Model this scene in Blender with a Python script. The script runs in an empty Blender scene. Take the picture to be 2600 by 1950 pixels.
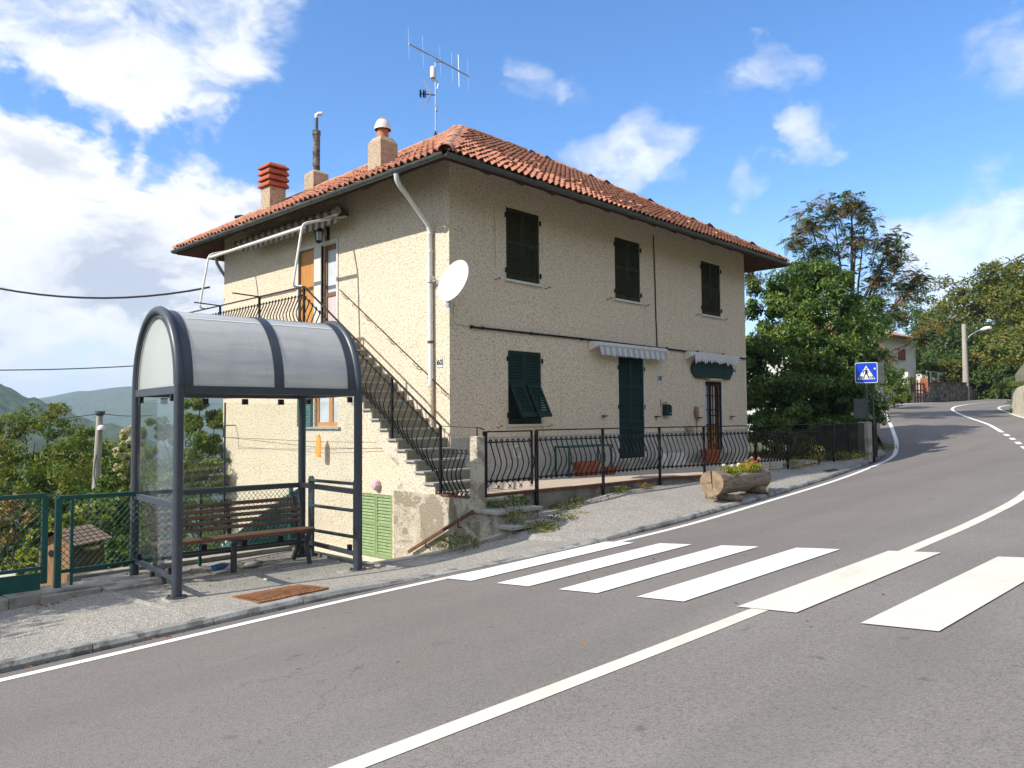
import bpy, math, random
import numpy as np
from mathutils import Vector, Matrix
random.seed(7); RNG = np.random.default_rng(7)
SC = bpy.context.scene
COL = SC.collection
pi = math.pi

# ------------------------------------------------------------------ camera
CAM_AZ, CAM_PITCH, CAM_ROLL, CAM_F = 0.7598, 0.0445, -0.008, 1967.77
CP = Vector((-9.7115, -10.8349, 0.9785))
_f = Vector((math.cos(CAM_AZ)*math.cos(CAM_PITCH), math.sin(CAM_AZ)*math.cos(CAM_PITCH), math.sin(CAM_PITCH)))
_r0 = Vector((math.sin(CAM_AZ), -math.cos(CAM_AZ), 0)); _u0 = _r0.cross(_f)
_r = _r0*math.cos(CAM_ROLL) + _u0*math.sin(CAM_ROLL)
_u = -_r0*math.sin(CAM_ROLL) + _u0*math.cos(CAM_ROLL)
cd = bpy.data.cameras.new('camera'); cam = bpy.data.objects.new('camera', cd); COL.objects.link(cam)
cam.matrix_world = Matrix(((_r.x, _u.x, -_f.x, CP.x), (_r.y, _u.y, -_f.y, CP.y), (_r.z, _u.z, -_f.z, CP.z), (0, 0, 0, 1)))
cd.sensor_width = 36; cd.lens = 36*CAM_F/2600; cd.clip_start = 0.05; cd.clip_end = 20000
SC.camera = cam

# survey helpers: a bearing measured in the photograph -> a point on a known real plane
def ray(px, py): return _f + _r*((px-1300)/CAM_F) - _u*((py-975)/CAM_F)
def onx(q, x): v = ray(*q); return CP + v*((x-CP.x)/v.x)
def ony(q, y): v = ray(*q); return CP + v*((y-CP.y)/v.y)
def onz(q, z): v = ray(*q); return CP + v*((z-CP.z)/v.z)
def atd(q, d): return CP + ray(*q)*d
def DS(x, y): return (x*1.17541, y*1.17541)
def RG(x0, y0, s): return lambda x, y: (x0+x/s, y0+y/s)

# ------------------------------------------------------------------ light
SUN_DIR = Vector((-1.0, 0.33, 0.85)).normalized()
SUN_EL = math.asin(SUN_DIR.z); SUN_AZ = math.atan2(SUN_DIR.y, SUN_DIR.x)
sl = bpy.data.lights.new('sun', 'SUN'); sun = bpy.data.objects.new('sun', sl); COL.objects.link(sun)
sl.energy = 2.0; sl.angle = math.radians(0.55); sl.color = (1.0, 0.94, 0.83)
sun.rotation_euler = SUN_DIR.to_track_quat('Z', 'Y').to_euler(); sun.location = (0, 0, 40)
SC.view_settings.view_transform = 'Standard'; SC.view_settings.look = 'None'
SC.view_settings.exposure = 1.68; SC.view_settings.gamma = 1.0; SC.view_settings.use_curve_mapping = False
SC.render.engine = 'CYCLES'
SC.cycles.max_bounces = 8; SC.cycles.diffuse_bounces = 3; SC.cycles.transparent_max_bounces = 16
SC.cycles.volume_bounces = 0; SC.cycles.use_denoising = True
SC.cycles.caustics_reflective = False; SC.cycles.caustics_refractive = False

# ------------------------------------------------------------------ node helpers
class NT:
    def __init__(s, nt): s.nt = nt; s.n = nt.nodes; s.l = nt.links
    def new(s, t, **k):
        n = s.n.new(t)
        for a, b in k.items(): setattr(n, a, b)
        return n
    def put(s, sock, v):
        if v is None: return
        if isinstance(v, bpy.types.NodeSocket): s.l.new(v, sock)
        else:
            if isinstance(v, (tuple, list)) and sock.type == 'RGBA' and len(v) == 3: v = (*v, 1)
            sock.default_value = v
    def math(s, op, a, b=None, c=None, clamp=False):
        n = s.new('ShaderNodeMath', operation=op, use_clamp=clamp)
        for i, v in enumerate((a, b, c)): s.put(n.inputs[i], v)
        return n.outputs[0]
    def vmath(s, op, a, b=None, out=0):
        n = s.new('ShaderNodeVectorMath', operation=op); s.put(n.inputs[0], a)
        if b is not None: s.put(n.inputs[1], b)
        return n.outputs[out]
    def smooth(s, v, a, b, lo=0.0, hi=1.0):
        n = s.new('ShaderNodeMapRange', interpolation_type='SMOOTHSTEP')
        s.put(n.inputs[0], v)
        for i, x in zip((1, 2, 3, 4), (a, b, lo, hi)): n.inputs[i].default_value = x
        return n.outputs[0]
    def mix(s, f, a, b, mode='MIX'):
        n = s.new('ShaderNodeMix', data_type='RGBA', blend_type=mode)
        s.put(n.inputs[0], f); s.put(n.inputs[6], a); s.put(n.inputs[7], b)
        return n.outputs[2]
    def noise(s, vec, scale, detail=4, rough=.55, dist=0.0, out=0):
        n = s.new('ShaderNodeTexNoise'); s.put(n.inputs['Vector'], vec)
        n.inputs['Scale'].default_value = scale; n.inputs['Detail'].default_value = detail
        n.inputs['Roughness'].default_value = rough; n.inputs['Distortion'].default_value = dist
        return n.outputs[out]
    def vor(s, vec, scale, feature='F1', out='Distance', rnd=1.0):
        n = s.new('ShaderNodeTexVoronoi', feature=feature); s.put(n.inputs['Vector'], vec)
        n.inputs['Scale'].default_value = scale; n.inputs['Randomness'].default_value = rnd
        return n.outputs[out]
    def bump(s, h, strength, dist, nrm=None):
        n = s.new('ShaderNodeBump'); s.put(n.inputs['Height'], h)
        n.inputs['Strength'].default_value = strength; n.inputs['Distance'].default_value = dist
        s.put(n.inputs['Normal'], nrm)
        return n.outputs[0]
    def scale(s, vec, xyz):
        n = s.new('ShaderNodeMapping'); s.put(n.inputs[0], vec); n.inputs['Scale'].default_value = xyz
        return n.outputs[0]

# ------------------------------------------------------------------ sky with clouds
w = bpy.data.worlds.new('World'); SC.world = w; w.use_nodes = True
T = NT(w.node_tree); T.n.clear()
sky = T.new('ShaderNodeTexSky', sky_type='NISHITA', sun_disc=False)
sky.sun_elevation = SUN_EL; sky.sun_rotation = pi/2 - SUN_AZ
sky.altitude = 300; sky.air_density = 1.0; sky.dust_density = 0.6; sky.ozone_density = 2.0
dirv = T.new('ShaderNodeTexCoord').outputs['Generated']
dn = T.vmath('NORMALIZE', dirv)
sp = T.new('ShaderNodeSeparateXYZ'); T.put(sp.inputs[0], dn)
el = T.math('ARCSINE', sp.outputs[2])
azn = T.math('SUBTRACT', T.math('ARCTAN2', sp.outputs[1], sp.outputs[0]), CAM_AZ)  # bearing round from the house diagonal
q3 = T.vmath('MULTIPLY', dn, (1.0, 1.0, 1.7))
warp = T.noise(q3, 4.0, 4, .55, out=1)
qw = T.vmath('ADD', q3, T.vmath('MULTIPLY', T.vmath('SUBTRACT', warp, (.5, .5, .5)), (.22, .22, .22)))
n1 = T.noise(qw, 4.2, 10, .60)
n2 = T.noise(qw, 12.0, 8, .62)
nz = T.math('MULTIPLY', T.math('SUBTRACT', T.math('ADD', T.math('MULTIPLY', n1, .62), T.math('MULTIPLY', n2, .38)), .5), 2.3)
def dirpx(x, y): return ray(x*1.17541, y*1.17541).normalized()
wb = T.noise(T.vmath('MULTIPLY', dn, (1.0, 1.0, 1.5)), 9.0, 5, .6, out=1)
dnw = T.vmath('NORMALIZE', T.vmath('ADD', dn, T.vmath('MULTIPLY', T.vmath('SUBTRACT', wb, (.5, .5, .5)), (.16, .16, .12))))
def blob(x, y, r_in, r_out, amt):
    d = T.vmath('DOT_PRODUCT', dnw, tuple(dirpx(x, y)), out=1)
    return T.smooth(d, math.cos(math.radians(r_out)), math.cos(math.radians(r_in)), 0.0, amt)
# a bank of cloud fills the western sky and thins out eastwards
acc = T.math('ADD', T.math('MULTIPLY', T.smooth(azn, math.radians(6), math.radians(19)), .72), -.36)
acc = T.math('ADD', acc, T.smooth(azn, math.radians(-45), math.radians(-95), 0, .70))  # unseen cloud cover added in the south to brighten the shaded walls
for (x, y, ri, ro, a) in ((60, 330, 3, 12, .22), (340, 130, 2, 10, .10), (330, 420, 1, 8, .30), (650, 470, 1, 8, .26), (560, 600, 3, 10, .24), (120, 600, 4, 12, .18),
        (215, 270, .3, 3.2, -.62), (110, 225, .2, 2.6, -.50), (20, 205, .2, 2.4, -.40), (330, 330, .3, 3.6, -.55), (440, 345, .3, 4.0, -.50), (640, 310, .5, 5.0, -.40), (560, 330, .3, 3.5, -.35), (720, 60, 1, 6, -.22), (20, 60, .5, 5.0, -.12), (150, 770, .5, 5, -.12), (350, 740, .5, 6, -.12),
        (1140, 190, .1, 3.4, .50), (1250, 200, .1, 2.4, .36), (1290, 365, .2, 4.2, .50), (1410, 290, .1, 3.6, .46), (1690, 140, .1, 3.0, .48), (1560, 190, .1, 3.2, .34),
        (1790, 280, .1, 3.8, .46), (1740, 330, .1, 3.0, .36), (1610, 425, .1, 3.2, .44), (2185, 140, .2, 4.6, .52), (1390, 415, .2, 3.8, .42), (2150, 560, 1.0, 8.5, .62), (1990, 610, .6, 5.5, .36), (2200, 480, .2, 3.5, .3)):
    acc = T.math('ADD', acc, blob(x, y, ri, ro, a))
dens = T.math('ADD', nz, acc)
mask = T.smooth(dens, .0, .46)
core = T.smooth(dens, .25, .80)
low = T.smooth(el, math.radians(19), math.radians(9))
nshade = T.smooth(T.noise(qw, 6.0, 6, .6), .36, .64)
grey = T.math('MULTIPLY', T.math('MULTIPLY', core, T.math('MULTIPLY_ADD', nshade, .75, T.math('MULTIPLY', low, .5)), clamp=True), T.smooth(azn, .0, .25))
cw = T.mix(grey, (3.1, 3.02, 2.92), (1.3, 1.42, 1.68))
cw = T.mix(T.math('SUBTRACT', 1.0, core), cw, (1.85, 1.98, 2.2))
hue = T.new('ShaderNodeHueSaturation'); hue.inputs['Saturation'].default_value = 1.22; hue.inputs['Value'].default_value = 1.0
T.put(hue.inputs['Color'], sky.outputs[0])
hz = T.mix(T.smooth(el, 0.0, .30, .50, 0.0), hue.outputs[0], (3.9, 4.6, 5.2))
hz = T.mix(1.0, hz, (.44, .475, .53), 'MULTIPLY')
skyc = T.mix(T.math('MULTIPLY', mask, T.math('MAXIMUM', T.smooth(azn, -.02, .16, .58, .96), T.smooth(azn, -.75, -1.2, 0, .96))), hz, cw)
bg = T.new('ShaderNodeBackground'); T.put(bg.inputs[0], skyc); bg.inputs[1].default_value = 0.15
T.l.new(bg.outputs[0], T.new('ShaderNodeOutputWorld').inputs[0])
w.cycles.sampling_method = 'MANUAL'; w.cycles.sample_map_resolution = 512

# ------------------------------------------------------------------ objects
def tag(o, label=None, cat=None, group=None, kind=None):
    if label: o['label'] = label
    if cat: o['category'] = cat
    if group: o['group'] = group
    if kind: o['kind'] = kind
    return o
def thing(name, label, cat, loc=(0, 0, 0), group=None, kind=None):
    o = bpy.data.objects.new(name, None); COL.objects.link(o); o.location = loc; o.empty_display_size = .1
    return tag(o, label, cat, group, kind)
def wloc(o):
    v = Vector((0, 0, 0))
    while o is not None: v += o.location; o = o.parent
    return v
def link(name, me, parent=None, M=None, label=None, kind=None):
    o = bpy.data.objects.new(name, me); COL.objects.link(o)
    if parent is not None: o.parent = parent
    if M is not None:
        M = M.copy()
        if parent is not None: M.translation = M.translation - wloc(parent)
        o.matrix_basis = M
    if label: o['label'] = label
    if kind: o['kind'] = kind
    return o
def Rz(a): return Matrix.Rotation(a, 4, 'Z')
def frame(o, x, y, z):
    return Matrix(((x[0], y[0], z[0], o[0]), (x[1], y[1], z[1], o[1]), (x[2], y[2], z[2], o[2]), (0, 0, 0, 1)))

class MB:
    def __init__(s): s.v = []; s.f = []; s.m = []; s.mi = 0
    def add(s, vs, fs):
        b = len(s.v); s.v += [tuple(v) for v in vs]; s.f += [tuple(i+b for i in f) for f in fs]; s.m += [s.mi]*len(fs); return s
    def quad(s, a, b, c, d): return s.add((a, b, c, d), ((0, 1, 2, 3),))
    def box(s, c, d, M=None):
        x, y, z = d[0]/2, d[1]/2, d[2]/2
        vs = [Vector((i*x, j*y, k*z)) for k in (-1, 1) for j in (-1, 1) for i in (-1, 1)]
        if M is not None: vs = [M @ v for v in vs]
        vs = [v + Vector(c) for v in vs]
        return s.add(vs, ((0, 2, 3, 1), (4, 5, 7, 6), (0, 1, 5, 4), (2, 6, 7, 3), (0, 4, 6, 2), (1, 3, 7, 5)))
    def box2(s, a, b): return s.box([(a[i]+b[i])/2 for i in range(3)], [abs(b[i]-a[i]) for i in range(3)])
    def bar(s, p, q, w, h, up=(0, 0, 1), ext=0):
        p = Vector(p); q = Vector(q); d = (q-p).normalized(); p = p-d*ext; q = q+d*ext
        sd = d.cross(Vector(up))
        if sd.length < 1e-4: sd = d.cross(Vector((1, 0, 0)))
        sd.normalize(); u = sd.cross(d)
        vs = [e + sd*(i*w/2) + u*(j*h/2) for e in (p, q) for (i, j) in ((-1, -1), (1, -1), (1, 1), (-1, 1))]
        return s.add(vs, ((0, 3, 2, 1), (4, 5, 6, 7), (0, 1, 5, 4), (1, 2, 6, 5), (2, 3, 7, 6), (3, 0, 4, 7)))
    def tube(s, pts, r, n=8, cap=True):
        pts = [Vector(p) for p in pts]; m = len(pts)
        rr = r if isinstance(r, (list, tuple)) else [r]*m
        t0 = (pts[1]-pts[0]).normalized()
        a = t0.cross(Vector((0, 0, 1)))
        if a.length < .05: a = t0.cross(Vector((1, 0, 0)))
        a.normalize(); vs = []
        for i in range(m):
            t = (pts[min(i+1, m-1)]-pts[max(i-1, 0)])
            t = t.normalized() if t.length > 1e-9 else t0
            a = a - t*a.dot(t)
            if a.length < 1e-5: a = t.cross(Vector((0.3, 1, .2)))
            a.normalize(); b = t.cross(a)
            for k in range(n):
                th = 2*pi*k/n; vs.append(pts[i] + (a*math.cos(th)+b*math.sin(th))*rr[i])
        fs = [(i*n+k, i*n+(k+1) % n, (i+1)*n+(k+1) % n, (i+1)*n+k) for i in range(m-1) for k in range(n)]
        if cap: fs += [tuple(reversed(range(n))), tuple((m-1)*n+k for k in range(n))]
        return s.add(vs, fs)
    def lathe(s, prof, c=(0, 0, 0), n=16, M=None):
        vs = []; m = len(prof)
        for r, z in prof:
            for k in range(n):
                v = Vector((r*math.cos(2*pi*k/n), r*math.sin(2*pi*k/n), z))
                if M is not None: v = M @ v
                vs.append(v + Vector(c))
        fs = [(i*n+k, i*n+(k+1) % n, (i+1)*n+(k+1) % n, (i+1)*n+k) for i in range(m-1) for k in range(n)]
        fs += [tuple(reversed(range(n))), tuple((m-1)*n+k for k in range(n))]
        return s.add(vs, fs)
    def prism(s, poly, off):
        """poly: list of 3D points (planar), extruded by vector off"""
        n = len(poly); off = Vector(off)
        vs = [Vector(p) for p in poly] + [Vector(p)+off for p in poly]
        fs = [tuple(reversed(range(n))), tuple(n+i for i in range(n))] + [(i, (i+1) % n, n+(i+1) % n, n+i) for i in range(n)]
        return s.add(vs, fs)
    def mesh(s, name, mats, smooth=False, o=(0, 0, 0), fix=True):
        me = bpy.data.meshes.new(name)
        vs = np.array(s.v, dtype=np.float64) - np.array(o)
        me.from_pydata(vs.tolist(), [], s.f)
        if not isinstance(mats, (list, tuple)): mats = [mats]
        for m in mats: me.materials.append(m)
        if any(s.m): me.polygons.foreach_set('material_index', s.m)
        if fix:
            import bmesh
            bm = bmesh.new(); bm.from_mesh(me); bmesh.ops.recalc_face_normals(bm, faces=bm.faces); bm.to_mesh(me); bm.free()
        if smooth:
            me.polygons.foreach_set('use_smooth', [True]*len(me.polygons))
            try: me.set_sharp_from_angle(angle=math.radians(smooth if smooth is not True else 40))
            except Exception: pass
        me.update(); return me
    def build(s, name, mats, parent=None, smooth=False, label=None, kind=None, fix=True):
        o = wloc(parent) if parent is not None else Vector((0, 0, 0))
        return link(name, s.mesh(name, mats, smooth, o, fix), parent, None, label, kind)
    def top(s, name, mats, label, cat, smooth=False, group=None, kind=None, base=None, fix=True):
        """one thing that is one mesh: origin at its base"""
        a = np.array(s.v)
        if base is None: base = ((a[:, 0].min()+a[:, 0].max())/2, (a[:, 1].min()+a[:, 1].max())/2, a[:, 2].min())
        o = link(name, s.mesh(name, mats, smooth, base, fix)); o.location = base
        return tag(o, label, cat, group, kind)
def bevel(o, w, seg=2):
    m = o.modifiers.new('bevel', 'BEVEL'); m.width = w; m.segments = seg; m.limit_method = 'ANGLE'; m.angle_limit = .6
    return o
def npmesh(name, V, F, mat, smooth=False):
    """V (n,3) F (m,4) quick quad mesh"""
    me = bpy.data.meshes.new(name); k = F.shape[1]
    me.vertices.add(len(V)); me.vertices.foreach_set('co', np.ascontiguousarray(V, dtype=np.float32).ravel())
    me.loops.add(F.size); me.loops.foreach_set('vertex_index', np.ascontiguousarray(F, dtype=np.int32).ravel())
    me.polygons.add(len(F)); me.polygons.foreach_set('loop_start', np.arange(0, F.size, k, dtype=np.int32))
    if smooth: me.polygons.foreach_set('use_smooth', np.ones(len(F), dtype=bool))
    me.materials.append(mat); me.update(calc_edges=True); return me

# ------------------------------------------------------------------ materials
def mat(name, col, rough=.8, var=.12, vscale=6, bump=0, bscale=60, metal=0, spec=.4, col2=None, c2scale=2.0, c2lo=.5, c2hi=.62, island=0.0, trans=None, fine=None, stretch=None):
    m = bpy.data.materials.new(name); m.use_nodes = True
    t = NT(m.node_tree); b = t.n['Principled BSDF']
    g = t.new('ShaderNodeNewGeometry'); p = t.new('ShaderNodeTexCoord').outputs['Object'] if stretch == 'obj' else g.outputs['Position']
    if isinstance(stretch, tuple): p = t.scale(p, stretch)
    c = (*col, 1)
    n = t.noise(p, vscale, 5, .6)
    lo = tuple(x*(1-var) for x in col); hi = tuple(min(1, x*(1+var)) for x in col)
    c = t.mix(t.smooth(n, .3, .7), lo, hi)
    if fine:
        c = t.mix(t.math('MULTIPLY', t.smooth(t.noise(p, fine[0], 3, .7), fine[1], fine[2]), fine[4] if len(fine) > 4 else 1.0), c, fine[3])
    if col2 is not None:
        c = t.mix(t.smooth(t.noise(p, c2scale, 6, .62), c2lo, c2hi), c, col2)
    if island:
        r = g.outputs['Random Per Island']
        c = t.mix(1.0, c, t.mix(r, (1-island,)*3, (1+island,)*3), 'MULTIPLY')
    t.put(b.inputs['Base Color'], c); b.inputs['Roughness'].default_value = rough
    b.inputs['Metallic'].default_value = metal; b.inputs['Specular IOR Level'].default_value = spec
    if bump:
        h = t.noise(p, bscale, 4, .6)
        t.put(b.inputs['Normal'], t.bump(h, min(1, bump*1.0), .01))
    return m
def stucco(name, col, dark, amt=1.0, stain=(.40, .31, .20), big=.0, scale=1.0, patch=0):
    m = bpy.data.materials.new(name); m.use_nodes = True
    t = NT(m.node_tree); b = t.n['Principled BSDF']
    p = t.new('ShaderNodeNewGeometry').outputs['Position']
    pw = t.vmath('ADD', p, t.vmath('MULTIPLY', t.vmath('SUBTRACT', t.noise(p, 22*scale, 2, .5, out=1), (.5, .5, .5)), (.05, .05, .05)))
    v = t.noise(pw, 30*scale, 3, .62, .6); v2 = t.noise(pw, 75*scale, 2, .6)
    h = t.math('ADD', t.smooth(v, .32, .66), t.math('MULTIPLY', v2, .35))
    c = t.mix(t.smooth(v, .36, .53), dark, col)  # pits darker: dirt plus relief shade put into the colour
    c = t.mix(t.smooth(t.noise(p, .7, 5, .65), .42, .75, 0, .35), c, tuple(x*.80 for x in col))
    ps = t.scale(p, (2.2, 2.2, .35))
    c = t.mix(t.smooth(t.noise(ps, 1.6, 6, .68), .58, .80, 0, .45), c, stain)
    st2 = t.math('MULTIPLY', t.smooth(t.noise(t.scale(p, (7, 7, .22)), 1.0, 4, .6), .56, .72), t.smooth(t.noise(p, .55, 3, .5), .48, .62, 0, .38))
    c = t.mix(st2, c, (.33, .255, .17))
    if patch:
        pn = t.noise(t.vmath('ADD', p, (3.1, 7.7, 1.3)), 1.9, 4, .55, 1.2)
        c = t.mix(t.smooth(pn, .50, .53, 0, .85), c, (.27, .235, .18)); c = t.mix(t.smooth(pn, .415, .385, 0, .6), c, (.60, .55, .46))
        c = t.mix(t.smooth(t.noise(t.scale(p, (1, 1, .6)), 2.7, 6, .65), .56, .68, 0, .75), c, (.15, .135, .11))
    if big: c = t.mix(t.smooth(t.noise(p, big, 5, .6), .5, .56, 0, .8), c, (.30, .285, .255))
    t.put(b.inputs['Base Color'], c); b.inputs['Roughness'].default_value = .93; b.inputs['Specular IOR Level'].default_value = .2
    t.put(b.inputs['Normal'], t.bump(h, .5*amt, .022*amt))
    return m
def leafmat(name, c1, c2, tr=.35, rough=.55, c3=None):
    m = bpy.data.materials.new(name); m.use_nodes = True
    t = NT(m.node_tree); t.n.clear()
    g = t.new('ShaderNodeNewGeometry')
    r = g.outputs['Random Per Island']; n = t.noise(g.outputs['Position'], .9, 3, .6)
    c = t.mix(t.smooth(t.math('ADD', t.math('MULTIPLY', r, .6), t.math('MULTIPLY', n, .6)), .25, .85), c1, c2)
    if c3 is not None: c = t.mix(t.smooth(t.math('ADD', t.math('MULTIPLY', r, .35), n), .74, .84), c, c3)
    p = t.new('ShaderNodeBsdfPrincipled'); t.put(p.inputs['Base Color'], c); p.inputs['Roughness'].default_value = rough
    p.inputs['Specular IOR Level'].default_value = .35
    tl = t.new('ShaderNodeBsdfTranslucent'); t.put(tl.inputs[0], t.mix(1.0, c, (1.3, 1.35, .55), 'MULTIPLY'))
    mx = t.new('ShaderNodeMixShader'); mx.inputs[0].default_value = tr
    t.l.new(p.outputs[0], mx.inputs[1]); t.l.new(tl.outputs[0], mx.inputs[2])
    t.l.new(mx.outputs[0], t.new('ShaderNodeOutputMaterial').inputs[0])
    return m
M = {}
M['stucco'] = stucco('cream_roughcast', (.77, .655, .51), (.42, .34, .245))
M['stucco_stair'] = stucco('worn_roughcast', (.70, .62, .50), (.45, .39, .30), stain=(.27, .245, .20), big=.8)
M['stucco_old'] = stucco('peeling_plaster', (.52, .46, .36), (.30, .26, .20), stain=(.20, .185, .16), patch=1)
M['dado'] = stucco('grey_dado', (.50, .465, .405), (.33, .305, .265), stain=(.2, .18, .15))
M['chimney'] = stucco('chimney_roughcast', (.50, .40, .29), (.27, .21, .15), stain=(.13, .115, .10), scale=.8)
def asphalt():
    m = bpy.data.materials.new('asphalt'); m.use_nodes = True
    t = NT(m.node_tree); b = t.n['Principled BSDF']; p = t.new('ShaderNodeNewGeometry').outputs['Position']
    c = t.mix(t.smooth(t.noise(p, .35, 5, .6), .35, .68), (.165, .149, .137), (.200, .183, .169))
    sp = t.new('ShaderNodeSeparateXYZ'); t.put(sp.inputs[0], p)
    # lane half nearest the house was resurfaced: slightly redder and darker
    c = t.mix(t.smooth(t.noise(t.scale(p, (.25, 2.2, 1)), 1.0, 5, .6), .52, .75, 0, .5), c, (.142, .128, .119))
    pv = t.vor(p, 95, out='Color'); pg = t.new('ShaderNodeSeparateXYZ'); t.put(pg.inputs[0], pv)
    c = t.mix(t.smooth(pg.outputs[0], .0, 1.0, 0, .38), c, (.29, .27, .25))
    c = t.mix(t.smooth(pg.outputs[1], .6, 1.0, 0, .5), c, (.08, .075, .07))
    # tyre-polished wheel tracks, an old seam along the crown, oil drips and a few fine cracks
    ln = t.math('ADD', sp.outputs[1], t.math('MULTIPLY', sp.outputs[0], .05)); wob = t.noise(t.scale(p, (.12, .12, .12)), 1.0, 3, .5)
    tr = t.math('SINE', t.math('MULTIPLY', t.math('ADD', ln, t.math('MULTIPLY', wob, 1.2)), 3.35))
    c = t.mix(t.smooth(tr, .2, 1.0, 0, .30), c, (.135, .126, .118))
    c = t.mix(t.smooth(ln, -7.6, -7.0, 0, .28), c, (.145, .124, .112))
    crk = t.vor(t.vmath('ADD', t.scale(p, (.35, .8, 1)), t.vmath('MULTIPLY', t.noise(p, 3, 4, .6, out=1), (.35, .35, 0))), .8, 'DISTANCE_TO_EDGE')
    c = t.mix(t.math('MULTIPLY', t.smooth(crk, .006, .0, 0, 1), t.smooth(t.noise(p, .4, 3, .5), .60, .68, 0, .4)), c, (.06, .056, .053))
    c = t.mix(t.math('MULTIPLY', t.smooth(t.noise(p, 5.5, 4, .5), .66, .72), t.smooth(t.noise(p, .45, 2, .5), .50, .62, 0, .5)), c, (.07, .066, .062))
    c = t.mix(t.smooth(t.noise(p, 2.3, 3, .5), .70, .76, 0, .55), c, (.10, .095, .09))
    t.put(b.inputs['Base Color'], c); b.inputs['Roughness'].default_value = .86; b.inputs['Specular IOR Level'].default_value = .3
    t.put(b.inputs['Normal'], t.bump(t.math('ADD', t.vor(p, 95), t.math('MULTIPLY', t.noise(p, 200, 2), .5)), .45, .006))
    return m
def chip():
    m = bpy.data.materials.new('pavement_asphalt'); m.use_nodes = True
    t = NT(m.node_tree); b = t.n['Principled BSDF']; p = t.new('ShaderNodeNewGeometry').outputs['Position']
    pv = t.vor(p, 62, out='Color'); pg = t.new('ShaderNodeSeparateXYZ'); t.put(pg.inputs[0], pv)
    c = t.mix(pg.outputs[0], (.27, .25, .222), (.60, .555, .485))
    c = t.mix(t.smooth(t.vor(p, 62), .25, .6, 0, .6), c, (.09, .084, .078))
    c = t.mix(t.smooth(t.noise(p, .9, 6, .65), .45, .72, 0, .55), c, (.20, .193, .185))
    c = t.mix(t.smooth(t.noise(p, 3.0, 4, .6), .62, .78, 0, .5), c, (.22, .19, .14))
    t.put(b.inputs['Base Color'], c); b.inputs['Roughness'].default_value = .9
    t.put(b.inputs['Normal'], t.bump(t.vor(p, 62), .7, .008))
    return m
M['asphalt'] = asphalt(); M['pave'] = chip()
def paint(name, col, wear):
    m = bpy.data.materials.new(name); m.use_nodes = True
    t = NT(m.node_tree); b = t.n['Principled BSDF']; p = t.new('ShaderNodeNewGeometry').outputs['Position']
    c = t.mix(t.smooth(t.noise(p, 1.2, 6, .65), .45, .75, 0, .6*wear), col, tuple(x*.62 for x in col))
    g = t.noise(p, 130, 3, .7)
    c = t.mix(t.smooth(g, .60, .72, 0, wear), c, (.30, .27, .23))
    c = t.mix(t.smooth(t.noise(t.scale(p, (3, 14, 3)), 3.0, 5, .7), .66, .78, 0, wear*.8), c, (.24, .22, .20))
    t.put(b.inputs['Base Color'], c); b.inputs['Roughness'].default_value = .7
    t.put(b.inputs['Normal'], t.bump(t.noise(p, 160, 2), .3, .004))
    return m
M['white_paint'] = paint('white_road_paint', (.74, .74, .73), .22)
M['cream_paint'] = paint('worn_cream_road_paint', (.62, .59, .51), .85)
M['kerb'] = mat('kerb_stone', (.25, .245, .23), .85, .22, 4, .8, 30, col2=(.13, .127, .12), c2scale=5, fine=(160, .52, .68, (.42, .41, .39), .7), island=0)
M['concrete'] = mat('concrete', (.33, .31, .265), .9, .15, 3, .5, 40, col2=(.20, .19, .165), c2scale=2.2, fine=(120, .5, .7, (.44, .41, .35), .6))
M['concrete_dark'] = mat('weathered_concrete', (.185, .165, .135), .92, .22, 3, .8, 30, col2=(.10, .092, .078), c2scale=2.6, fine=(70, .5, .7, (.29, .26, .21), .7))
M['terrace'] = mat('terrace_tile', (.50, .415, .33), .6, .06, 1.2, .05, 80)
M['slate'] = mat('slate_tread', (.33, .325, .29), .55, .12, 5, .2, 50)
M['riser'] = mat('painted_riser', (.235, .215, .155), .8, .15, 4, .2, 40, col2=(.17, .155, .115), c2scale=3)
M['shut_up'] = mat('dark_olive_shutter', (.032, .033, .017), .8, .10, 5, spec=.15)
M['shut_lo'] = mat('dark_green_shutter', (.008, .028, .022), .7, .10, 5, spec=.2)
M['shut_teal'] = mat('teal_shutter', (.02, .12, .095), .6, .15, 8)
M['shut_lime'] = mat('sun_bleached_green_shutter', (.20, .275, .125), .7, .15, 9, .2, 60, fine=(60, .58, .7, (.48, .53, .33), .8))
M['iron'] = mat('black_iron', (.008, .008, .009), .6, .2, 12, .1, 80, spec=.25)
M['rust_iron'] = mat('rusty_black_iron', (.022, .018, .017), .6, .3, 9, .2, 80, col2=(.20, .085, .035), c2scale=9, c2lo=.56, c2hi=.64)
M['rust'] = mat('rust', (.27, .125, .055), .85, .3, 10, .3, 70, col2=(.19, .075, .03), c2scale=6)
M['rust_dark'] = mat('dark_rust', (.12, .05, .028), .85, .3, 10, .3, 70)
M['anthracite'] = mat('anthracite_metal', (.042, .049, .064), .40, .10, 7, .0, metal=0, spec=.5, fine=(260, .70, .76, (.3, .3, .3), .5))
M['steelblue'] = mat('blue_grey_metal', (.045, .068, .082), .5, .12, 7, fine=(200, .68, .74, (.25, .27, .28), .6))
M['green_metal'] = mat('green_enamel', (.006, .075, .062), .45, .12, 6)
M['gutter'] = mat('grey_gutter', (.055, .066, .064), .42, .25, 5, .1, 30, spec=.6)
M['white_metal'] = mat('white_enamel', (.66, .66, .645), .45, .06, 8, fine=(120, .66, .76, (.42, .38, .33), .5))
M['alu'] = mat('grey_aluminium', (.42, .43, .44), .4, .1, 8, metal=.7)
M['dishw'] = mat('dish_white', (.58, .54, .51), .5, .05, 5)
M['black'] = mat('black_plastic', (.008, .008, .009), .5)
M['white'] = mat('white_plastic', (.72, .72, .71), .6, .05, 4)
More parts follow.
